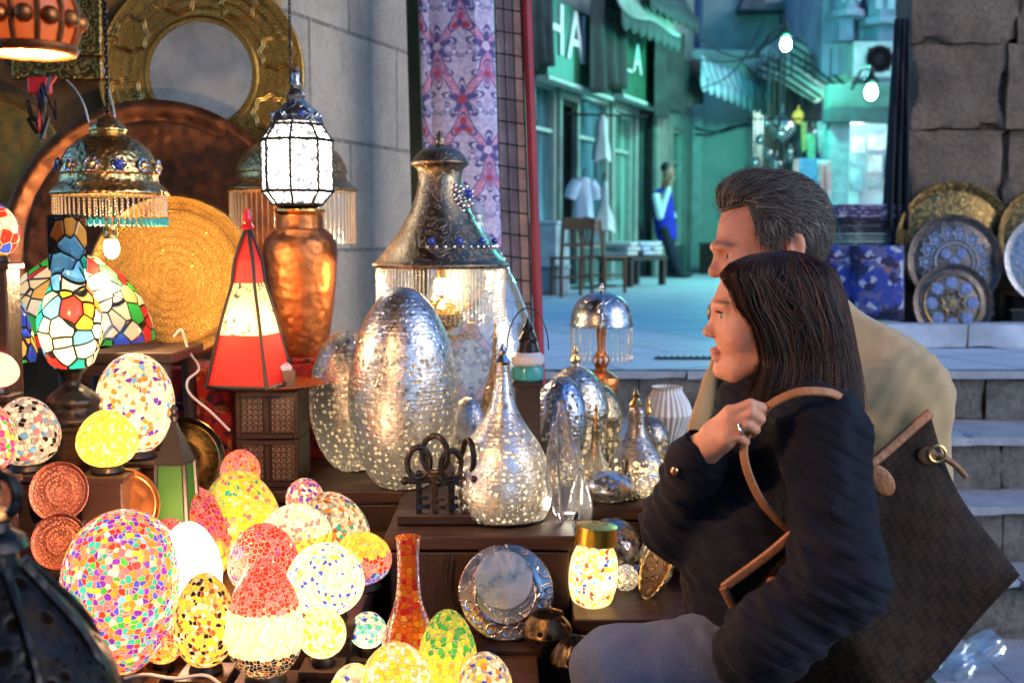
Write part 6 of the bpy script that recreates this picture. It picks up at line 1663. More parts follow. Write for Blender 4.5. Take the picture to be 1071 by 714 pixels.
for k,(px,lab) in enumerate([(914,labs[0]),(886,labs[1])]):
    t=thing('printed_cushion',lab,'cushion',(P(px,340,d).x,6.10+.07*k,z),(R(-6),0,0))
    m=MB(); n=10; vs=[]
    for side in (-1,1):
        for j in range(n+1):
            for i in range(n+1):
                u,v=2*i/n-1,2*j/n-1; b=((1-u**4)*(1-v**4))**.5
                vs.append((u*.145*(1-.06*(1-v*v)*0),side*(.006+.07*b),.20+v*.20))
    N_=(n+1)**2; fs=[]
    for sd in (0,1):
        for j in range(n):
            for i in range(n):
                a_=sd*N_+j*(n+1)+i; fs.append((a_,a_+1,a_+n+2,a_+n+1))
    for i in range(n):
        for a_,b_ in ((i,i+1),(n*(n+1)+i,n*(n+1)+i+1),(i*(n+1),(i+1)*(n+1)),(i*(n+1)+n,(i+1)*(n+1)+n)): fs.append((a_,b_,b_+N_,a_+N_))
    m.add(vs,fs); m.build('cover',pm[2],t)
# table of folded scarves behind
yt=6.5; zt0=P(905,268,yt).z
t=thing('cloth_table','low table stacked with folded scarves beside the black drape','table',(P(900,268,yt).x,6.55,ZS+.001))
H_=zt0-ZS
m=MB(); m.box((0,0,H_-.02),(.42,.36,.03)); m.build('table_top',MW['dark'],t,smooth=False,bevel=.004)
for sx in (-1,1):
    for sy in (-1,1):
        m=MB(); m.box((sx*.18,sy*.15,(H_-.036)/2),(.035,.035,H_-.038)); m.build('leg',MW['dark'],t,smooth=False)
zz=zt0-.004
names=['lowest folded scarf of the stack, dark','second folded scarf from the bottom, dark with a pale edge','third folded scarf from the bottom','fourth folded scarf, just under the violet print','fifth folded scarf below the violet top one','violet and white printed scarf on top of the stack']
for k in range(6):
    th_=.042 if k<5 else .075; w_=rnd.uniform(.34,.40); tx=P(903,262,yt).x+rnd.uniform(-.015,.015)
    m=MB()
    prof=[(-.5,.0),(-.5,.8),(-.46,1),(.44,1),(.5,.85),(.5,.15),(.46,0)]
    for q_ in range(3 if k<5 else 4):
        n_=(3 if k<5 else 4); m.M=Matrix.Translation((rnd.uniform(-.008,.008),rnd.uniform(-.01,0),th_*q_/n_))
        m.box((0,0,th_/n_/2),(w_,.30,th_/n_*.86))
    o=m.build('folded_scarf',pm[0] if k==5 else pm[1],None,smooth=False,bevel=.006); o.location=(tx,6.53,zz+.001); tag(o,names[k],'scarf','folded scarves in a stack'); zz+=th_+.002
# glass thing on the lower step
d=3.62; p=P(1026,700,d); zst=ZS-.216*4+.003
t=thing('glass_vase','crumpled clear glass vase lying on the lowest step at the right','vase',(p.x-.02,3.64,zst+.052),(0,R(62),R(15)))
m=MB(); m.lathe(spl2([(.02,-.11),(.045,-.105),(.05,-.06),(.036,-.02),(.05,.02),(.05,.07),(.042,.10)],5),36,ribs=(6,.12),twist=.03,cap=False); o=m.build('glass',glassy('crumpled_glass',(.80,.92,.95),.12,.04),t)
# ------------------------------------------------------------------ shop row along the left of the street
OF=Vector((.32,13,ZS)); ang=math.atan2(UP.y,UP.x)
def uz(px,py,off=0.0):
    """point of the facade plane (shifted out by off) seen at a photo pixel: distance along it and height"""
    u_,v_=(px-CX)/FPX,(CY-py)/FPX
    D=Vector((u_,cp+v_*sp,v_*cp-sp)); o=Vector((0,0,CAMZ)); b=OF+SIDE*off
    t_=(b-o).dot(SIDE)/D.dot(SIDE); p=o+D*t_
    return (p-OF).dot(UP),p.z-ZS
def df(px,off=.0):
    u_=uz(px,250,off)[0]; return (OF+UP*u_+SIDE*off).y
def fthing(name,label,cat,u=0,y=0,z=0,group=None): 
    p=OF+UP*u-SIDE*y; return thing(name,label,cat,(p.x,p.y,ZS+z),(0,0,ang),group)
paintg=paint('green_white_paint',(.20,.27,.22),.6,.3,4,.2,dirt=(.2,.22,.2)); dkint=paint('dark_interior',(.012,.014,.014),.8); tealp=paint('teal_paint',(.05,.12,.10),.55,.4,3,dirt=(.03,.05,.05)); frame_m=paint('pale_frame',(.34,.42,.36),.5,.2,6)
def shopglass(name,base):
    g=G(name); n=g.noise(2.5,4,vec=g.map(g.tc(),scale=(2.2,1,.35)),dist=.5)
    c=g.ramp(n,[(.35,[k*.25 for k in base]),(.55,base),(.72,[min(1,k*2.3) for k in base])])
    return g.out(g.pbr(col=c,rough=.12,spec=.8))
gl1=shopglass('shop_glass_blue',(.07,.16,.20)); gl2=shopglass('shop_glass_green',(.12,.26,.20))
b=fthing('shop_building','row of shops with pale painted pilasters, display windows and dark doorways','building',0,0,0)
# wall strips between the openings (u0,u1,z0,z1)
ue=uz(722,290)[0]
ops=[('door',588,604,105,292),('window',560,586,85,276),('window',606,640,100,262),('window',643,664,118,258),('door',667,686,112,288),('window',703,716,135,262)]
U=[(uz(x0,285)[0],uz(x1,285)[0],k,uz((x0+x1)/2,yt_)[1],uz((x0+x1)/2,yb_)[1]) for k,x0,x1,yt_,yb_ in sorted(ops,key=lambda q:q[1])]
last=-3.2
for u0,u1,k,zt_,zb_ in U:
    m=MB(); m.box(((last+u0)/2,.15,2.9),(u0-last,.3,5.8)); m.build('wall',paintg,b,smooth=False,bevel=.01); last=u1
    zt_=min(zt_,2.9)
    m=MB(); m.box(((u0+u1)/2,.15,(zt_+5.8)/2),(u1-u0-.004,.298,5.8-zt_)); m.build('lintel',paintg,b,smooth=False)
    zb2=0
    if k=='window':
        zb2=.45; m=MB(); m.box(((u0+u1)/2,.15,zb2/2),(u1-u0-.004,.26,zb2-.004)); m.build('sill_wall',tealp,b,smooth=False)
    fr=MB(); w_=.05
    for uu in (u0+w_/2+.003,u1-w_/2-.003): fr.box((uu,.10,(zt_+zb2)/2),(w_,.08,zt_-zb2-.006))
    fr.box(((u0+u1)/2,.10,zt_-w_/2-.003),(u1-u0-2*w_-.01,.08,w_)); 
    if k=='window': fr.box(((u0+u1)/2,.10,zb2+.03),(u1-u0-2*w_-.01,.08,w_)); fr.box(((u0+u1)/2,.11,zb2+(zt_-zb2)*.72),(u1-u0-2*w_-.01,.05,.04))
    o=fr.build(k,frame_m if k=='window' else dkint,b,smooth=False)
    m=MB()
    if k=='window': m.box(((u0+u1)/2,.15,(zt_+zb2)/2),(u1-u0-.02,.01,zt_-zb2-.02)); m.build('pane',gl1 if u0<2 else gl2,o,smooth=False)
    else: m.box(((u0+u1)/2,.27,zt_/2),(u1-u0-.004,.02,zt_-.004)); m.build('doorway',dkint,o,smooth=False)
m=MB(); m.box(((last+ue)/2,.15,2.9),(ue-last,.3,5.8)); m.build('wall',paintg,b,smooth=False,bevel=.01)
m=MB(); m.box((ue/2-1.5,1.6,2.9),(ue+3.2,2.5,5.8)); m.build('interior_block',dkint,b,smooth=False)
# signs
green=paint('green_sign',(.012,.085,.04),.5,.35,5); lett=paint('white_letter',(.72,.78,.72),.5,.1)
def sign(label,px0,px1,py0,py1,off,words):
    u0,zt_=uz(px0,py0,off); u1,zt2=uz(px1,py0,off); zb_=uz(px0,py1,off)[1]
    t=fthing('shop_sign',label,'sign',(u0+u1)/2,-off,zb_)
    h=zt_-zb_; m=MB(); m.box((0,.05,h/2),(u1-u0,.10,h)); m.build('board',green,t,smooth=False,bevel=.01)
    m=MB(); m.box((0,.05,-.03),(u1-u0+.06,.16,.05)); m.build('ledge',frame_m,t,smooth=False,bevel=.008)
    for tx,du,zf,size in words:
        c=bpy.data.curves.new('letter','FONT'); c.body=tx; c.size=size; c.extrude=.012; c.align_x='CENTER'
        o=bpy.data.objects.new('letter',c); dg=bpy.context.evaluated_depsgraph_get()
        COL.objects.link(o); dg.update(); me=bpy.data.meshes.new_from_object(o.evaluated_get(dg)); COL.objects.unlink(o); bpy.data.objects.remove(o)
        me.name='letter'; me.materials.clear(); me.materials.append(lett)
        q_=bpy.data.objects.new('letter',me); link(q_,t); q_.location=(du*(u1-u0),-.014,zf*h); q_.rotation_euler=(R(90),0,0)
    return t
sign('nearer green shop sign with tall white letters under the dark drapes',573,640,-6,78,.25,[('H',-.42,.30,.8),('A',-.12,.30,.8),('I',.02,.30,.8)])
sign('farther green shop sign with a white underlined letter A',652,690,14,98,.25,[('_',-.38,.36,.5),('A',-.16,.32,.56)])
# drapes and rolled awnings hung above the shops
for px0,px1,py0,py1,lab in [(547,578,-10,72,'dark green drape at the near end of the shop row'),(619,656,-8,96,'dark drape hanging between the two green signs'),(686,716,36,122,'dark drape beyond the second green sign'),(713,734,62,112,'dark box shaped rolled awning at the far end of the shops')]:
    dd=[]
    for px in (px0,px1):
        u_=uz(px,200,.42)[0]; dd.append((OF+UP*u_+SIDE*.42).y)
    drape('hanging_drape',lab,'drape',[(px0,py0),(px1,py0),(px1,py1-6),(px0+4,py1)],(dd[0],dd[1],dd[1],dd[0]),paint('dark_drape',(.016,.026,.022),.85,.5,4),3,.07)
def awning(label,pa,pb,pc,pd,d0,d1,mt,scal=9,stripe=None):
    """pa-pb: top edge (at the wall), pd-pc: hanging edge"""
    A_,B_=P(*pa,d0),P(*pb,d1); D_,C_=P(*pd,d0-.3),P(*pc,d1-.3)
    t=thing('shop_awning',label,'awning',(A_+B_)/2); o0=(A_+B_)/2
    m=MB(); n=26; vs=[];fs=[]
    for j in range(7):
        f=j/6
        for i in range(n+1):
            w_=i/n; vs.append(A_.lerp(B_,w_).lerp(D_.lerp(C_,w_),f)-o0+Vector((0,0,-.06*math.sin(math.pi*f)-.03*math.sin(w_*9))))
    for j in range(6):
        for i in range(n):
            a_=j*(n+1)+i; fs.append((a_,a_+1,a_+n+2,a_+n+1))
    m.add(vs,fs); o=m.build('canvas',mt,t); s_=o.modifiers.new('t','SOLIDIFY'); s_.thickness=.012
    m=MB(); vs=[];fs=[]; K=scal*8
    for i in range(K+1):
        w_=i/K; p=D_.lerp(C_,w_)-o0; ln=.16+.07*abs(math.sin(w_*scal*math.pi)); vs+= [p+Vector((0,0,-.004-.03*math.sin(w_*9))),p+Vector((0,-.02,-ln))]
    for i in range(K): fs.append((2*i,2*i+1,2*i+3,2*i+2))
    m.add(vs,fs); o=m.build('valance',stripe or mt,t); s_=o.modifiers.new('t','SOLIDIFY'); s_.thickness=.01
    return t
acl=paint('pale_green_canvas',(.2,.28,.22),.85,.35,4,.3,40,dirt=(.1,.14,.12))
awning('sagging pale green awning with a dark scalloped edge above the second sign',(641,-16),(694,2),(712,38),(650,10),df(641,.5),df(694,.5),acl,8,paint('dark_valance',(.03,.05,.045),.9))
awning('dark narrow awning at the very top above the shop row',(668,-30),(716,-2),(732,20),(680,-8),df(668,.5),df(716,.5),paint('dark_awning',(.02,.03,.03),.8),8)
def stripe_mat():
    g=G('striped_canvas'); x=g.n('SeparateXYZ',{0:g.map(g.tc(),rot=(0,0,-ang))}).outputs[0]
    c=g.mix(g.m('GREATER_THAN',g.m('SINE',g.m('MULTIPLY',x,26)),0),(.10,.33,.38),(.36,.52,.54)); return g.out(g.pbr(col=c,rough=.85))
awning('turquoise striped awning sloping along the pale wall',(733,58),(800,92),(801,108),(733,78),17.0,19.0,stripe_mat(),10,stripe_mat())
# ------------------------------------------------------------------ clothes on show, chair, boxes and the man at the shops
shirt_m=paint('pale_blue_shirt',(.42,.52,.62),.85,.15,6,.3,30); shirt_w=paint('off_white_dress',(.5,.55,.52),.85,.15,6,.3,30)
def garment(name,label,px,ytop,ybot,wtop,wbot,d,mt,sleeves=True,hook=True,group='clothes hung outside the shop'):
    p=P(px,ybot,d); s=S(d); h=(ybot-ytop)*s
    t=thing(name,label,'garment',p,(0,0,R(25)),group)
    m=MB(); n=20; vs=[];fs=[]; rows_=[(0,wbot*1.0),(.25,wbot*.92),(.55,wtop*.95),(.8,wtop*1.0),(.92,wtop*.85),(1,wtop*.3)]
    for f,w_ in rows_:
        for i in range(n):
            an=2*math.pi*i/n; vs.append((w_*s*.5*math.cos(an),.10*(.6+.4*(1-f))*math.sin(an)+.015*math.sin(5*an)*(1-f),h*f+.02*math.sin(3*an)*(1-f)))
    for j in range(len(rows_)-1):
        for i in range(n):
            k=(i+1)%n; fs.append((j*n+i,j*n+k,(j+1)*n+k,(j+1)*n+i))
    m.add(vs,fs); m.build('cloth',mt,t)
    if sleeves:
        for sx in (-1,1):
            m=MB(); m.tube([(sx*wtop*s*.36,0,h*.88),(sx*wtop*s*.62,0,h*.7),(sx*wtop*s*.72,.02,h*.48)],[.07,.075,.07],10); m.build('sleeve',mt,t)
    m=MB(); m.tube([(0,0,h*.98),(0,0,h+.06),(.02,0,h+.10)],.012,6); m.tube([(-wtop*s*.3,0,h*.94),(0,0,h),(wtop*s*.3,0,h*.94)],.012,6); m.build('hanger',MW['black'],t)
    return t
garment('hung_shirt','pale blue short sleeved shirt on a dummy behind the wooden chair',610,186,228,20,22,df(610,.5),shirt_m)
garment('hung_dress','off white sleeveless dress beside the pale blue shirt',631,190,242,9,26,df(631,.5),shirt_w,False)
garment('hung_shirt','whitish shirt hanging high in the doorway above the dress',629,122,168,12,20,df(629,.35),shirt_w,False)
for px,d,yb_,yt_,lab in ((610,df(610,.5),268,226,'stand of the pale blue shirt'),(631,df(631,.5),266,240,'stand of the off white dress')):
    p=P(px,yt_,d); t=thing('dress_stand','thin black '+lab,'stand',(p.x,p.y,ZS+.001)); m=MB(); m.tube([(0,0,.012),(0,0,p.z-ZS+.02)],.018,8); m.build('pole',MW['black'],t); m=MB(); m.lathe([(.16,0),(.16,.012),(.03,.03)],20); m.build('foot',MW['black'],t)
p=P(629,118,df(629,.35)); m=MB(); m.tube([p-Vector((1.0,.0,0)),p+Vector((.6,.4,0))],.015,8); tag(m.build('clothes_rail',MW['iron']),'thin iron rail the high whitish shirt hangs from','rail')
# bentwood chair
def chair(px,py,d,yaw,label):
    p=P(px,py,d); t=thing('wooden_chair',label,'chair',(p.x,p.y,ZS+.001),(0,0,R(yaw)))
    cw=wood('chair_wood',(.16,.075,.028),.5,5,'Z'); sw,sd,sh=.40,.40,.46
    m=MB(); m.box((0,0,sh-.015),(sw+.02,sd+.02,.03)); m.build('seat',cw,t,smooth=False,bevel=.012)
    for sx in (-1,1):
        m=MB(); m.tube([(sx*(sw/2-.02),-sd/2+.02,0),(sx*(sw/2-.025),-sd/2+.025,sh-.031)],[.022,.026],8); m.build('leg',cw,t)
        m=MB(); m.tube(spl([(sx*(sw/2-.01),sd/2+.03,0),(sx*(sw/2-.02),sd/2-.01,sh*.6),(sx*(sw/2-.02),sd/2+.015,sh+.05),(sx*(sw/2-.02),sd/2+.08,.90)],5),.024,8); m.build('leg',cw,t)
    m=MB(); m.box((0,sd/2+.073,.84),(sw-.05,.024,.14),rot=(-.15,0,0)); m.build('backrest',cw,t,smooth=False,bevel=.008)
    m=MB(); m.box((0,sd/2+.03,.60),(sw-.07,.02,.035),rot=(-.15,0,0))
    for k in (-1.5,-.5,.5,1.5): m.tube([(k*.075,sd/2+.033,.61),(k*.075,sd/2+.062,.79)],.009,6)
    m.build('slats',cw,t)
    m=MB()
    for a_,b_ in (((-1,-1),(1,-1)),((-1,1),(1,1)),((-1,-1),(-1,1)),((1,-1),(1,1))): m.tube([(a_[0]*.18,a_[1]*.17,.22),(b_[0]*.18,b_[1]*.17,.22)],.010,6)
    m.build('stretcher',cw,t)
    t.scale=(.84,.84,.84); return t
chair(597,310,11.2,195,'brown wooden chair with slatted back, nearest outside the shops')
chair(632,304,11.9,40,'second darker wooden chair, turned sideways beside the first')
# goods bench
p=P(662,290,df(662,.75)); t=thing('goods_bench','low dark bench piled with pale folded cloth outside the far shop','bench',(p.x,p.y,ZS+.001),(0,0,ang-R(10)))
m=MB(); m.box((0,0,.33),(.95,.46,.05)); m.build('bench_top',MW['dark'],t,smooth=False,bevel=.01)
for sx in (-1,1):
    for sy in (-1,1):
        m=MB(); m.box((sx*.42,sy*.18,.151),(.07,.07,.30)); m.build('leg',MW['dark'],t,smooth=False)
for k,(dx,lab) in enumerate([(-.29,'left pile of pale cloth on the goods bench'),(.06,'middle pile of grey blue cloth on the goods bench'),(.31,'right pile of whitish cloth on the goods bench')]):
    m=MB()
    for j in range(3): m.box((rnd.uniform(-.03,.03),0,.03+.055*j),(.26,.34,.05),rot=(0,rnd.uniform(-.1,.1),rnd.uniform(-.2,.2)))
    o=m.build('cloth_pile',[shirt_w,shirt_m,shirt_w][k],None,smooth=False,bevel=.018); q_=Matrix.Rotation(ang-R(10),3,'Z')@Vector((dx,0,0)); o.location=(p.x+q_.x,p.y+q_.y,ZS+.36); o.rotation_euler=(0,0,ang-R(10)); tag(o,lab,'cloth pile')
for px,py,d,w_,h_,mt,lab in [(573,300,df(573,.6),.34,.30,paint('grey_plastic',(.25,.3,.32),.5),'grey crate at the foot of the red edged rack'),(571,279,df(571,.35),.4,.75,paint('white_box',(.5,.55,.55),.6),'pale cloth covered box by the near shop window'),(745,280,18.4,.35,.5,MW['dark'],'small dark stool against the pale wall')]:
    p=P(px,py,d); t=thing('storage_box',lab,'box',(p.x,p.y,ZS+.001),(0,0,ang))
    m=MB(); m.box((0,0,h_/2-.02),(w_,w_,h_-.042)); m.build('box_body',mt,t,smooth=False,bevel=.015); m=MB(); m.box((0,0,h_-.019),(w_+.03,w_+.03,.036)); m.build('lid',mt,t,smooth=False,bevel=.01)
# the man leaning by the shop
px0,dm=706,df(706,.42); base=P(px0,292,dm); sM=S(dm)
mb=thing('person','man in a blue vest and white sleeves standing with crossed ankles, hand at his mouth','person',(base.x,base.y,ZS))
def Q(px,py,dy=0): 
    v=P(px,py,dm+dy); return (v.x,v.y,v.z)
def bodyS(prims,h,name,mt,k=.03):
    lo=[base.x-.45,base.y-.45,ZS-.01]; hi=[base.x+.5,base.y+.4,ZS+1.95]; s_=SDF(lo,hi,h)
    for q_ in prims: (s_.ell if q_[0]=='e' else s_.rc)(*q_[1:-1],k=q_[-1])
    own(s_.mesh(name,mt,None,(lambda V:np.tile(np.array((.34,.17,.11)),(len(V),1))) if name=='body' else None),mb)
bodyS([('e',Q(699,180),(.085,.075,.115),.02),('r',Q(697,186),Q(695,200),.055,.06,.03),('r',Q(690,205,.02),Q(694,240),.09,.10,.05),('e',Q(703,181,-.0),(.03,.03,.05),.02),
 ('r',Q(686,207,-.15),Q(690,226,-.2),.04,.035,.02),('r',Q(690,226,-.2),Q(701,190,-.14),.035,.025,.02),('e',Q(703,187,-.12),(.04,.03,.05),.015),('r',Q(694,205,.18),Q(704,226,.1),.04,.03,.02),('r',Q(694,240,-.06),Q(704,268,-.04),.07,.05,.03),('r',Q(704,268,-.04),Q(712,288,-.06),.05,.035,.02),('r',Q(697,240,.1),Q(702,268,.08),.07,.05,.03),('r',Q(702,268,.08),Q(700,288,.05),.05,.035,.02),('r',Q(690,205,-.13),Q(692,205,.15),.05,.05,.04)],.012,'body',skin)
bodyS([('r',Q(692,209,0),Q(696,238,0),.165,.15,.04),('r',Q(696,238,0),Q(697,246,0),.15,.15,.03)],.012,'vest',paint('cobalt_vest',(.012,.022,.42),.8,.2))
bodyS([('r',Q(686,206,-.15),Q(690,226,-.2),.062,.055,.02),('r',Q(690,226,-.2),Q(699,198,-.16),.052,.042,.02),('r',Q(693,205,.18),Q(704,226,.1),.06,.05,.02),('e',Q(693,202,0),(.10,.13,.05),.02)],.012,'shirt',paint('white_shirt',(.62,.66,.68),.8,.1))
bodyS([('r',Q(695,240,-.07),Q(704,268,-.05),.098,.075,.04),('r',Q(704,268,-.05),Q(711,287,-.06),.072,.06,.03),('r',Q(697,240,.08),Q(702,268,.07),.095,.072,.04),('r',Q(702,268,.07),Q(701,287,.05),.07,.058,.03)],.012,'trousers',paint('dark_blue_trousers',(.012,.016,.03),.85))
bodyS([('e',(Vector(Q(696.3,175.0))),(.076,.083,.072),.02)],.012,'hair',MW['black'])
for a_ in ((711,290,-.08),(701,290,.03)):
    v=Q(*a_); m=MB(); m.ell((v[0]+.05,v[1]-.03,ZS+.045),(.14,.05,.044),14,8); own(m.build('shoe',MW['black']),mb)
# ------------------------------------------------------------------ far end: pale wall, arched bazaar gate, right hand shops
palew=paint('pale_green_wall',(.34,.44,.37),.75,.15,1.2,.15,30,dirt=(.34,.42,.38)); bluew=paint('blue_grey_facade',(.24,.28,.36),.8,.3,1.5,.3,20,dirt=(.1,.12,.16))
def wallbox(name,label,x0,x1,y0px,d,dep,mt,cat='building',zbot=None):
    a_,b_=P(x0,y0px,d),P(x1,y0px,d); zb_=ZS if zbot is None else zbot
    t=thing(name,label,cat,((a_.x+b_.x)/2,d,zb_)); h=a_.z-zb_
    m=MB(); m.box((0,dep/2,h/2),(b_.x-a_.x,dep,h)); m.build('wall',mt,t,smooth=False,bevel=.02); return t,a_.x,b_.x,h
t,xa,xb,h=wallbox('plain_building','plain pale green building closing the left side of the square',724,790,52,19.4,3,palew)
m=MB(); m.box((xa-(xa+xb)/2+.10,-.06,h/2),(.20,.12,h-.01)); m.build('pilaster',frame_m,t,smooth=False,bevel=.02)
m=MB(); zz_=P(760,225,19.4).z-ZS; m.box((.2,-.015,zz_),(xb-xa-.5,.03,.05)); m.build('dado_line',paint('grey_line',(.25,.3,.28),.7),t,smooth=False)
for k in range(2):
    m=MB(); pts=[P(727+12*j,133+3*k+5*math.sin(j*.9+k),19.2)-Vector(t.location) for j in range(6)]; m.tube(spl(pts,5),.014,5); m.build('wire',MW['black'],t)
# upper facades far behind
t,xa,xb,h=wallbox('tall_building','tall blue grey building with shuttered windows above the pale wall',715,815,-40,23,3,bluew)
winm=paint('blue_shutter',(.15,.20,.30),.6,.3,3)
for k,(x0,x1,y0,y1) in enumerate([(735,748,-10,40),(757,770,-10,42),(778,790,-12,30)]):
    a_,b_=P(x0,y0,23)-Vector(t.location),P(x1,y1,23)-Vector(t.location); w_=b_.x-a_.x; h_=a_.z-b_.z
    m=MB(); 
    m.box(((a_.x+b_.x)/2,-.06,a_.z+.04),(w_+.16,.12,.08)); m.box(((a_.x+b_.x)/2,-.06,b_.z-.04),(w_+.16,.12,.08)); m.box((a_.x-.03,-.05,(a_.z+b_.z)/2),(.06,.10,h_)); m.box((b_.x+.03,-.05,(a_.z+b_.z)/2),(.06,.10,h_)); o=m.build('window',frame_m,t,smooth=False)
    m=MB(); m.box(((a_.x+b_.x)/2,-.02,(a_.z+b_.z)/2),(w_,.04,h_))
    for j in range(12): m.box(((a_.x+b_.x)/2,-.045,b_.z+h_*(j+.5)/12),(w_-.06,.03,h_/12*.45),rot=(.4,0,0))
    m.build('shutter',winm,o,smooth=False)
t,xa,xb,h=wallbox('tall_building','blue grey building with wooden oriel windows over the right hand shops',862,960,-40,17.5,4,bluew)
def oriel(x0,x1,y0,y1,d):
    o0=Vector(t.location); a_,b_=P(x0,y0,d)-o0,P(x1,y1,d)-o0; w_=b_.x-a_.x; h_=a_.z-b_.z; cxx=(a_.x+b_.x)/2
    m=MB(); m.prism([(cxx-w_/2,0),(cxx-w_/2,-.35),(cxx-w_/2+.12,-.5),(cxx+w_/2-.12,-.5),(cxx+w_/2,-.35),(cxx+w_/2,0)],b_.z,a_.z); m.prism([(cxx-w_/2-.06,0),(cxx-w_/2-.06,-.4),(cxx-w_/2+.1,-.57),(cxx+w_/2-.1,-.57),(cxx+w_/2+.06,-.4),(cxx+w_/2+.06,0)],b_.z-.1,b_.z-.004); o=m.build('oriel',paint('oriel_wood',(.20,.24,.32),.7,.3,4),t,smooth=False)
    m=MB()
    for k in range(3):
        xx=cxx-w_/2+w_*(k+.5)/3; m.box((xx,-.51,(a_.z+b_.z)/2),(w_/3-.08,.03,h_-.2))
    m.build('pane',paint('oriel_pane',(.34,.42,.5),.35,.3,3),o,smooth=False)
    m=MB(); m.prism([(cxx-.25,0),(cxx-.1,-.3),(cxx+.1,-.3),(cxx+.25,0)],b_.z-.42,b_.z-.104); m.build('bracket',winm,o,smooth=False)
oriel(902,938,-12,24,17.5); oriel(868,892,-14,16,17.5)
# air conditioner
p=P(918,62,17.1); a=thing('air_conditioner','air conditioner box with a round fan on the wall between the oriel and the lamp','air conditioner',p)
m=MB(); m.box((0,.18,0),(.72,.36,.52)); m.build('case',paint('ac_case',(.42,.46,.46),.5),a,smooth=False,bevel=.02)
m=MB(); m.lathe([(.20,0),(.20,.02),(.17,.02),(.17,0)],28); o=m.build('fan_ring',MW['iron'],a); o.rotation_euler=(R(90),0,0); o.location=(.02,-.002,0)
m=MB()
for k in range(7):
    an=k*math.pi/7; m.box((0,0,.008),(.34,.012,.01),rot=(0,0,an))
o=m.build('fan_grille',MW['iron'],a,smooth=False); o.rotation_euler=(R(90),0,0); o.location=(.02,-.004,0)
m=MB(); m.box((0,.0,.001),(.335,.335,.002)); o=m.build('fan_shadow_plate',MW['black'],a,smooth=False); o.rotation_euler=(R(90),0,0); o.location=(.02,.0,0)
# right hand lit shop
d=15.2; t,xa,xb,h=wallbox('lit_shop','brightly lit open shop with display boards right of the arched gate',868,946,88,d,.3,tealp)
o0=Vector(t.location)
for c_ in list(t.children): bpy.data.objects.remove(c_)
def lb(m,x0,x1,y0,y1,dy,th_): 
    a_,b_=P(x0,y0,d+dy)-o0,P(x1,y1,d+dy)-o0; m.box(((a_.x+b_.x)/2,dy+th_/2,(a_.z+b_.z)/2),(b_.x-a_.x,th_,a_.z-b_.z))
m=MB(); lb(m,868,948,88,113,0,.3); m.build('fascia_wall',paint('fascia_paint',(.10,.15,.13),.7,.4,3),t,smooth=False,bevel=.01)
m=MB(); lb(m,866,946,113,128,-.12,.25); m.build('shop_sign_band',paint('dark_sign',(.05,.08,.08),.5),t,smooth=False,bevel=.01)
m=MB(); lb(m,868,886,128,268,0,.3); lb(m,934,948,128,268,0,.3); m.build('pier',paint('teal_pier',(.22,.33,.33),.6,.3),t,smooth=False,bevel=.01)
m=MB(); lb(m,880,940,126,270,1.3,.1); m.build('back_wall',paint('white_interior',(.6,.66,.66),.7,.1),t,smooth=False)
m=MB(); lb(m,880,940,262,270,.2,1.0); m.build('shop_floor',dkint,t,smooth=False)
for k,(x0,x1,y0,y1,cl) in enumerate([(891,905,142,160,(.35,.4,.4)),(908,928,140,157,(.6,.62,.6)),(908,922,163,180,(.5,.55,.52)),(909,924,186,198,(.3,.35,.35)),(890,902,166,200,(.2,.35,.4)),(925,933,150,200,(.1,.2,.22))]):
    m=MB(); lb(m,x0,x1,y0,y1,.9+.03*k,.04); m.build('display_board',paint('board_paint',cl,.5,.5,9),t,smooth=False,bevel=.005)
bulb(t,(0,.55,P(905,135,d).z-ZS-.1),8,(.75,1,.97),.15,name='shop_bulb')
# hanging letters over the shop: lamp brackets
# pink printed garment and boards by the gate
drape('hung_garment','pink printed garment hanging at the right of the arched gate','garment',[(855,168),(868,168),(869,206),(856,206)],(15.0,15.0,15.0,15.0),printed('pink_print',[((.6,.25,.25),3),((.7,.5,.45),2),((.4,.1,.15),1)],9,(.6,.3,.3)),2,.03)
p=P(847,180,15.3); t=thing('notice_board','small blue and pink poster board beside the pink garment','board',(p.x,p.y,ZS)); zz_=p.z-ZS
m=MB(); m.box((0,0,zz_),(.32,.03,.36)); m.build('board',paint('blue_board',(.08,.2,.34),.6,.4,6),t,smooth=False); m=MB(); m.box((-.19,-.02,zz_),(.08,.02,.34)); m.build('pink_strip',paint('pink_strip',(.5,.2,.2),.6),t,smooth=False); m=MB(); m.box((0,.03,zz_/2),(.05,.03,zz_)); m.build('post',MW['black'],t,smooth=False)
# arched gate with lattice hood, dark passage behind
d=20.2; gc=P(828,118,d); rg=48*S(d); 
t=thing('arched_gate','round arched gate with a blue glazed hood leading into a dim passage of hanging lamps','gate',(gc.x,d,ZS)); zg=gc.z-ZS
blue_m=paint('blue_arch_paint',(.16,.36,.44),.5,.4,3)
for rr,dy,w_ in ((1.0,0,.09),(.93,-.5,.05),(.93,-1.0,.05),(.93,-1.5,.06)):
    m=MB(); m.tube([(rg*rr*math.cos(math.pi*k/24),dy,zg+rg*rr*math.sin(math.pi*k/24)) for k in range(25)],w_,6); m.build('arch_rib',blue_m,t)
m=MB()
for k in range(1,12,1):
    an=math.pi*k/12; m.tube([(rg*.95*math.cos(an),0,zg+rg*.95*math.sin(an)),(rg*.93*math.cos(an),-1.5,zg+rg*.93*math.sin(an))],.03,5)
m.build('purlin',blue_m,t)
m=MB(); vs=[];fs=[]
for k in range(19):
    an=R(40)+R(140)*k/18
    for dy in (0,-1.5): vs.append((rg*.90*math.cos(an),dy,zg+rg*.90*math.sin(an)))
for k in range(18): fs.append((2*k,2*k+1,2*k+3,2*k+2))
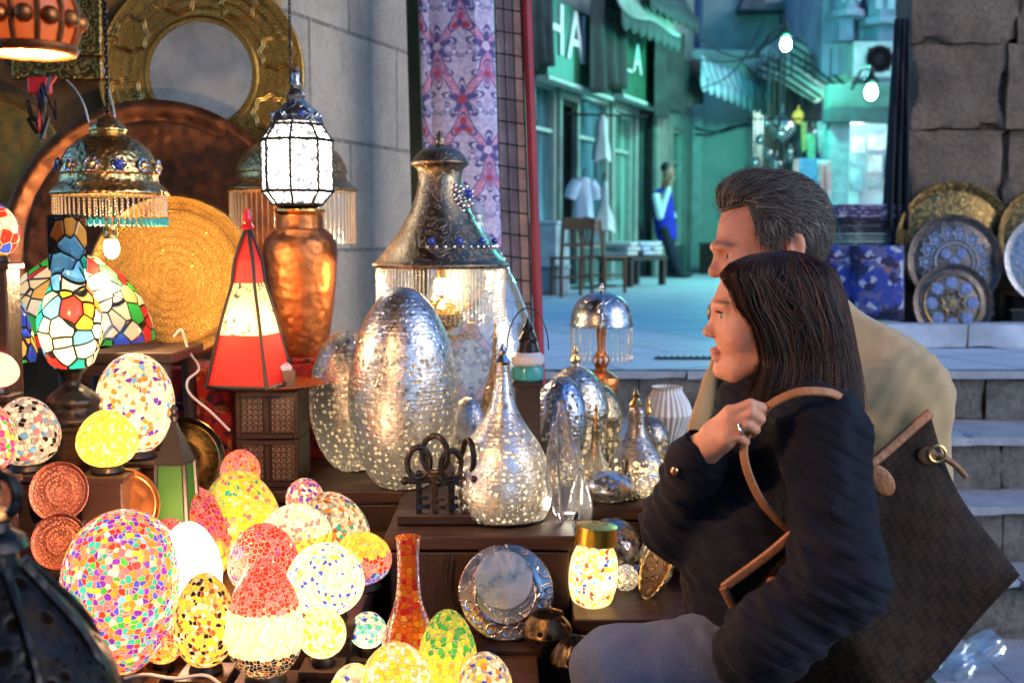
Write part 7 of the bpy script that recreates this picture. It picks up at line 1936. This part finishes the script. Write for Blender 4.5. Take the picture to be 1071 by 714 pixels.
m.add(vs,fs); o=m.build('hood_glazing',paint('blue_glazing',(.10,.30,.40),.25,.4,2),t); s_=o.modifiers.new('t','SOLIDIFY'); s_.thickness=.02
for sx in (-1,1):
    m=MB(); m.box((sx*rg*1.0,0,zg/2),(.22,.3,zg)); m.build('jamb',tealp,t,smooth=False,bevel=.02)
# facade wall around the arch (spandrel): pieces either side and above
m=MB(); poly=[(-rg*1.9,-zg),(-rg*1.06,-zg)]+[(rg*1.06*math.cos(math.pi-math.pi*k/16),rg*1.06*math.sin(math.pi-math.pi*k/16)) for k in range(17)]+[(rg*1.06,-zg),(rg*1.9,-zg),(rg*1.9,rg*2.6),(-rg*1.9,rg*2.6)]
m.M=Matrix.Rotation(R(90),4,'X'); m.prism(poly,-.45,-.15); o=m.build('spandrel_wall',paint('spandrel_paint',(.20,.28,.28),.8,.3,1.5),t,smooth=False); o.location=(0,0,zg)
m=MB(); m.box((0,4.5,zg*.9),(rg*3.2,.1,zg*3)); m.box((-rg*1.25,2.4,zg),(.1,4,zg*2.6)); m.box((rg*1.25,2.4,zg),(.1,4,zg*2.6)); m.build('passage_wall',paint('passage_dark',(.03,.045,.04),.8,.5,2),t,smooth=False)
bulb(t,(0,2.2,zg+.3),40,(.7,1,.7),.12,name='passage_bulb')
# canvas roofs above the gate
def tarp(label,q,d,mt): 
    return drape('canvas_tarp',label,'tarp',q,d,mt,2,.06,thk=.015)
tm=paint('stained_tarp',(.50,.58,.42),.8,.4,2.2,.4,20,dirt=(.12,.16,.13))
tarp('slanting canvas tarp with stains spread above the arched gate',[(792,72),(846,30),(908,84),(852,104)],(18.0,19.0,17.6,16.6),tm)
tarp('higher canvas tarp behind the bright lamp, sagging to the left',[(776,66),(838,24),(868,38),(806,84)],(19.4,19.9,19.2,18.4),tm)
m=MB()
for k in range(9):
    a_=P(792+54*k/8,72-42*k/8,18.0+1.0*k/8-.05); b_=P(852+56*k/8,104-20*k/8,16.6+1.0*k/8-.05); m.tube([a_,a_.lerp(b_,.5)+Vector((0,0,.05)),b_],.018,5)
tag(m.build('tarp_frame',MW['iron']),'thin iron poles under the slanting canvas tarp','frame')
p=P(815,14,20.5); 
m=MB(); m.box((0,0,0),(1.6,1.2,.12)); m.box((-.5,0,.2),(.4,.5,.3)); m.box((.4,.1,.25),(.5,.4,.4)); m.box((-.6,0,-1.0),(.08,.08,1.9)); m.box((.6,0,-1.0),(.08,.08,1.9)); o=m.build('roof_clutter',paint('rusty_roof',(.10,.11,.12),.8,.5,3),None,smooth=False,bevel=.02); o.location=p; tag(o,'rusty rooftop platform with boxes above the canvas tarps','platform')
# hanging lamps in the gate
balls=[(819,133,13,17.3,'biggest round silver lamp hanging in the gate'),(803,160,6,17.6,'small round lamp below left of the biggest silver one'),(812,172,7,17.8,'mid sized lamp hanging low in the gate, darker'),(795,146,5,17.9,'small bright lamp at the left jamb of the gate'),(790,170,5,18.1,'lowest small lamp at the left jamb'),(843,150,6,17.9,'slim lamp right of the biggest silver one'),(828,160,5,18.2,'tiny lamp under the biggest silver one'),(835,122,6,18.0,'yellowish lamp high under the arch')]
for k in range(26):
    balls.append((rnd.uniform(788,868),rnd.uniform(120,205),rnd.uniform(2.5,5.5),rnd.uniform(16.9,18.6),'small metal lamp among the many hanging in the arched gate'))
glm=metal('gate_lamp_metal',(.7,.75,.7),.22,(.1,.12,.1),4,.5)
gly=shade('gate_lamp_yellow',(.5,.55,.12),.35)
for px,py,rp,d_,lab in balls:
    p=P(px,py,d_); r=rp*S(d_); a=thing('hanging_lamp',lab,'hanging lamp',p,group='lamps hanging in the arched gate')
    m=MB(); m.lathe(spl2([(.004,-r*1.25),(r*.2,-r*1.1),(r*.75,-r*.7),(r,0),(r*.75,r*.7),(r*.25,r*1.1),(r*.12,r*1.5),(.01,r*1.9)],4),24); m.build('lamp_body',gly if 'yellow' in lab else glm,a)
    m=MB(); m.tube([(0,0,r*1.85),(0,0,max(.2,gc.z+rg*.7-p.z))],.012,5); m.build('cord',MW['black'],a)
for px,y0,y1,w_,d_,cl,lab in [(848,140,186,9,17.0,(.2,.5,.3),'green scarf hanging in the gate'),(840,128,158,6,17.2,(.45,.45,.15),'mustard scarf hanging in the gate'),(858,128,160,8,16.8,(.3,.42,.4),'grey green scarf hanging right in the gate')]:
    drape('hung_scarf',lab,'scarf',[(px-w_/2,y0),(px+w_/2,y0),(px+w_/2,y1),(px-w_/2+2,y1)],(d_,)*4,paint('scarf_cloth',cl,.85,.4,9),2,.03,'scarves hanging in the gate')
p=P(838,126,16.9); m=MB(); m.tube([p+Vector((-.8,0,.02)),p+Vector((.6,0,.02))],.015,6); tag(m.build('hanging_rail',MW['iron']),'rail across the gate the scarves hang from','rail')
# ------------------------------------------------------------------ the two lit street lamps
def street_lamp(px,py,d,watts,label,arm):
    p=P(px,py,d); t=thing('street_lamp',label,'street lamp',p)
    m=MB(); m.ell((0,0,0),(.065,.065,.08),20,12); m.build('globe',glow('cyan_lamp_glow',(.5,1,.82),45),t)
    m=MB(); m.lathe([(.04,.07),(.08,.085),(.09,.12),(.04,.18),(.015,.29)],20); m.build('hood',MW['iron'],t)
    m=MB(); m.tube([(0,0,.28),(arm[0]*.5,arm[1]*.5,.42),(arm[0],arm[1],.35)],.02,6); m.build('bracket',MW['iron'],t)
    l=bulb(t,(-.02,-.28,-.12),watts,(.12,1.0,.80),.12,name='lamp_light'); return t
street_lamp(822,47,15.0,LAMP_W,'farther street lamp shining cyan above the canvas tarps',(.3,3.2))
street_lamp(911,97,12.6,LAMP_W*.2,'nearer street lamp shining cyan beside the lit shop',(.5,2.4))
# drain strip
p=P(716,369,5.3); m=MB(); m.box((p.x,p.y,ZS+.006),(.28,.045,.008)); 
for k in range(9): m.box((p.x-.12+k*.03,p.y,ZS+.012),(.008,.035,.006))
tag(m.build('drain_grate',MW['black'],smooth=False),'narrow black drain grate in the pale paving','drain')
#
# overhead cables
for k,(pa,pb,lab) in enumerate([((700,10),(800,58),'cable sagging from the shops to the pale wall'),((720,60),(822,30),'cable running to the farther street lamp'),((735,92),(800,20),'thin cable crossing above the striped awning')]):
    a_,b_=P(*pa,14.5),P(*pb,18.4); pts=[a_.lerp(b_,f)-Vector((0,0,.25*math.sin(math.pi*f))) for f in [i/10 for i in range(11)]]
    m=MB(); m.tube(pts,.012,5); tag(m.build('overhead_cable',MW['black']),lab,'cable')
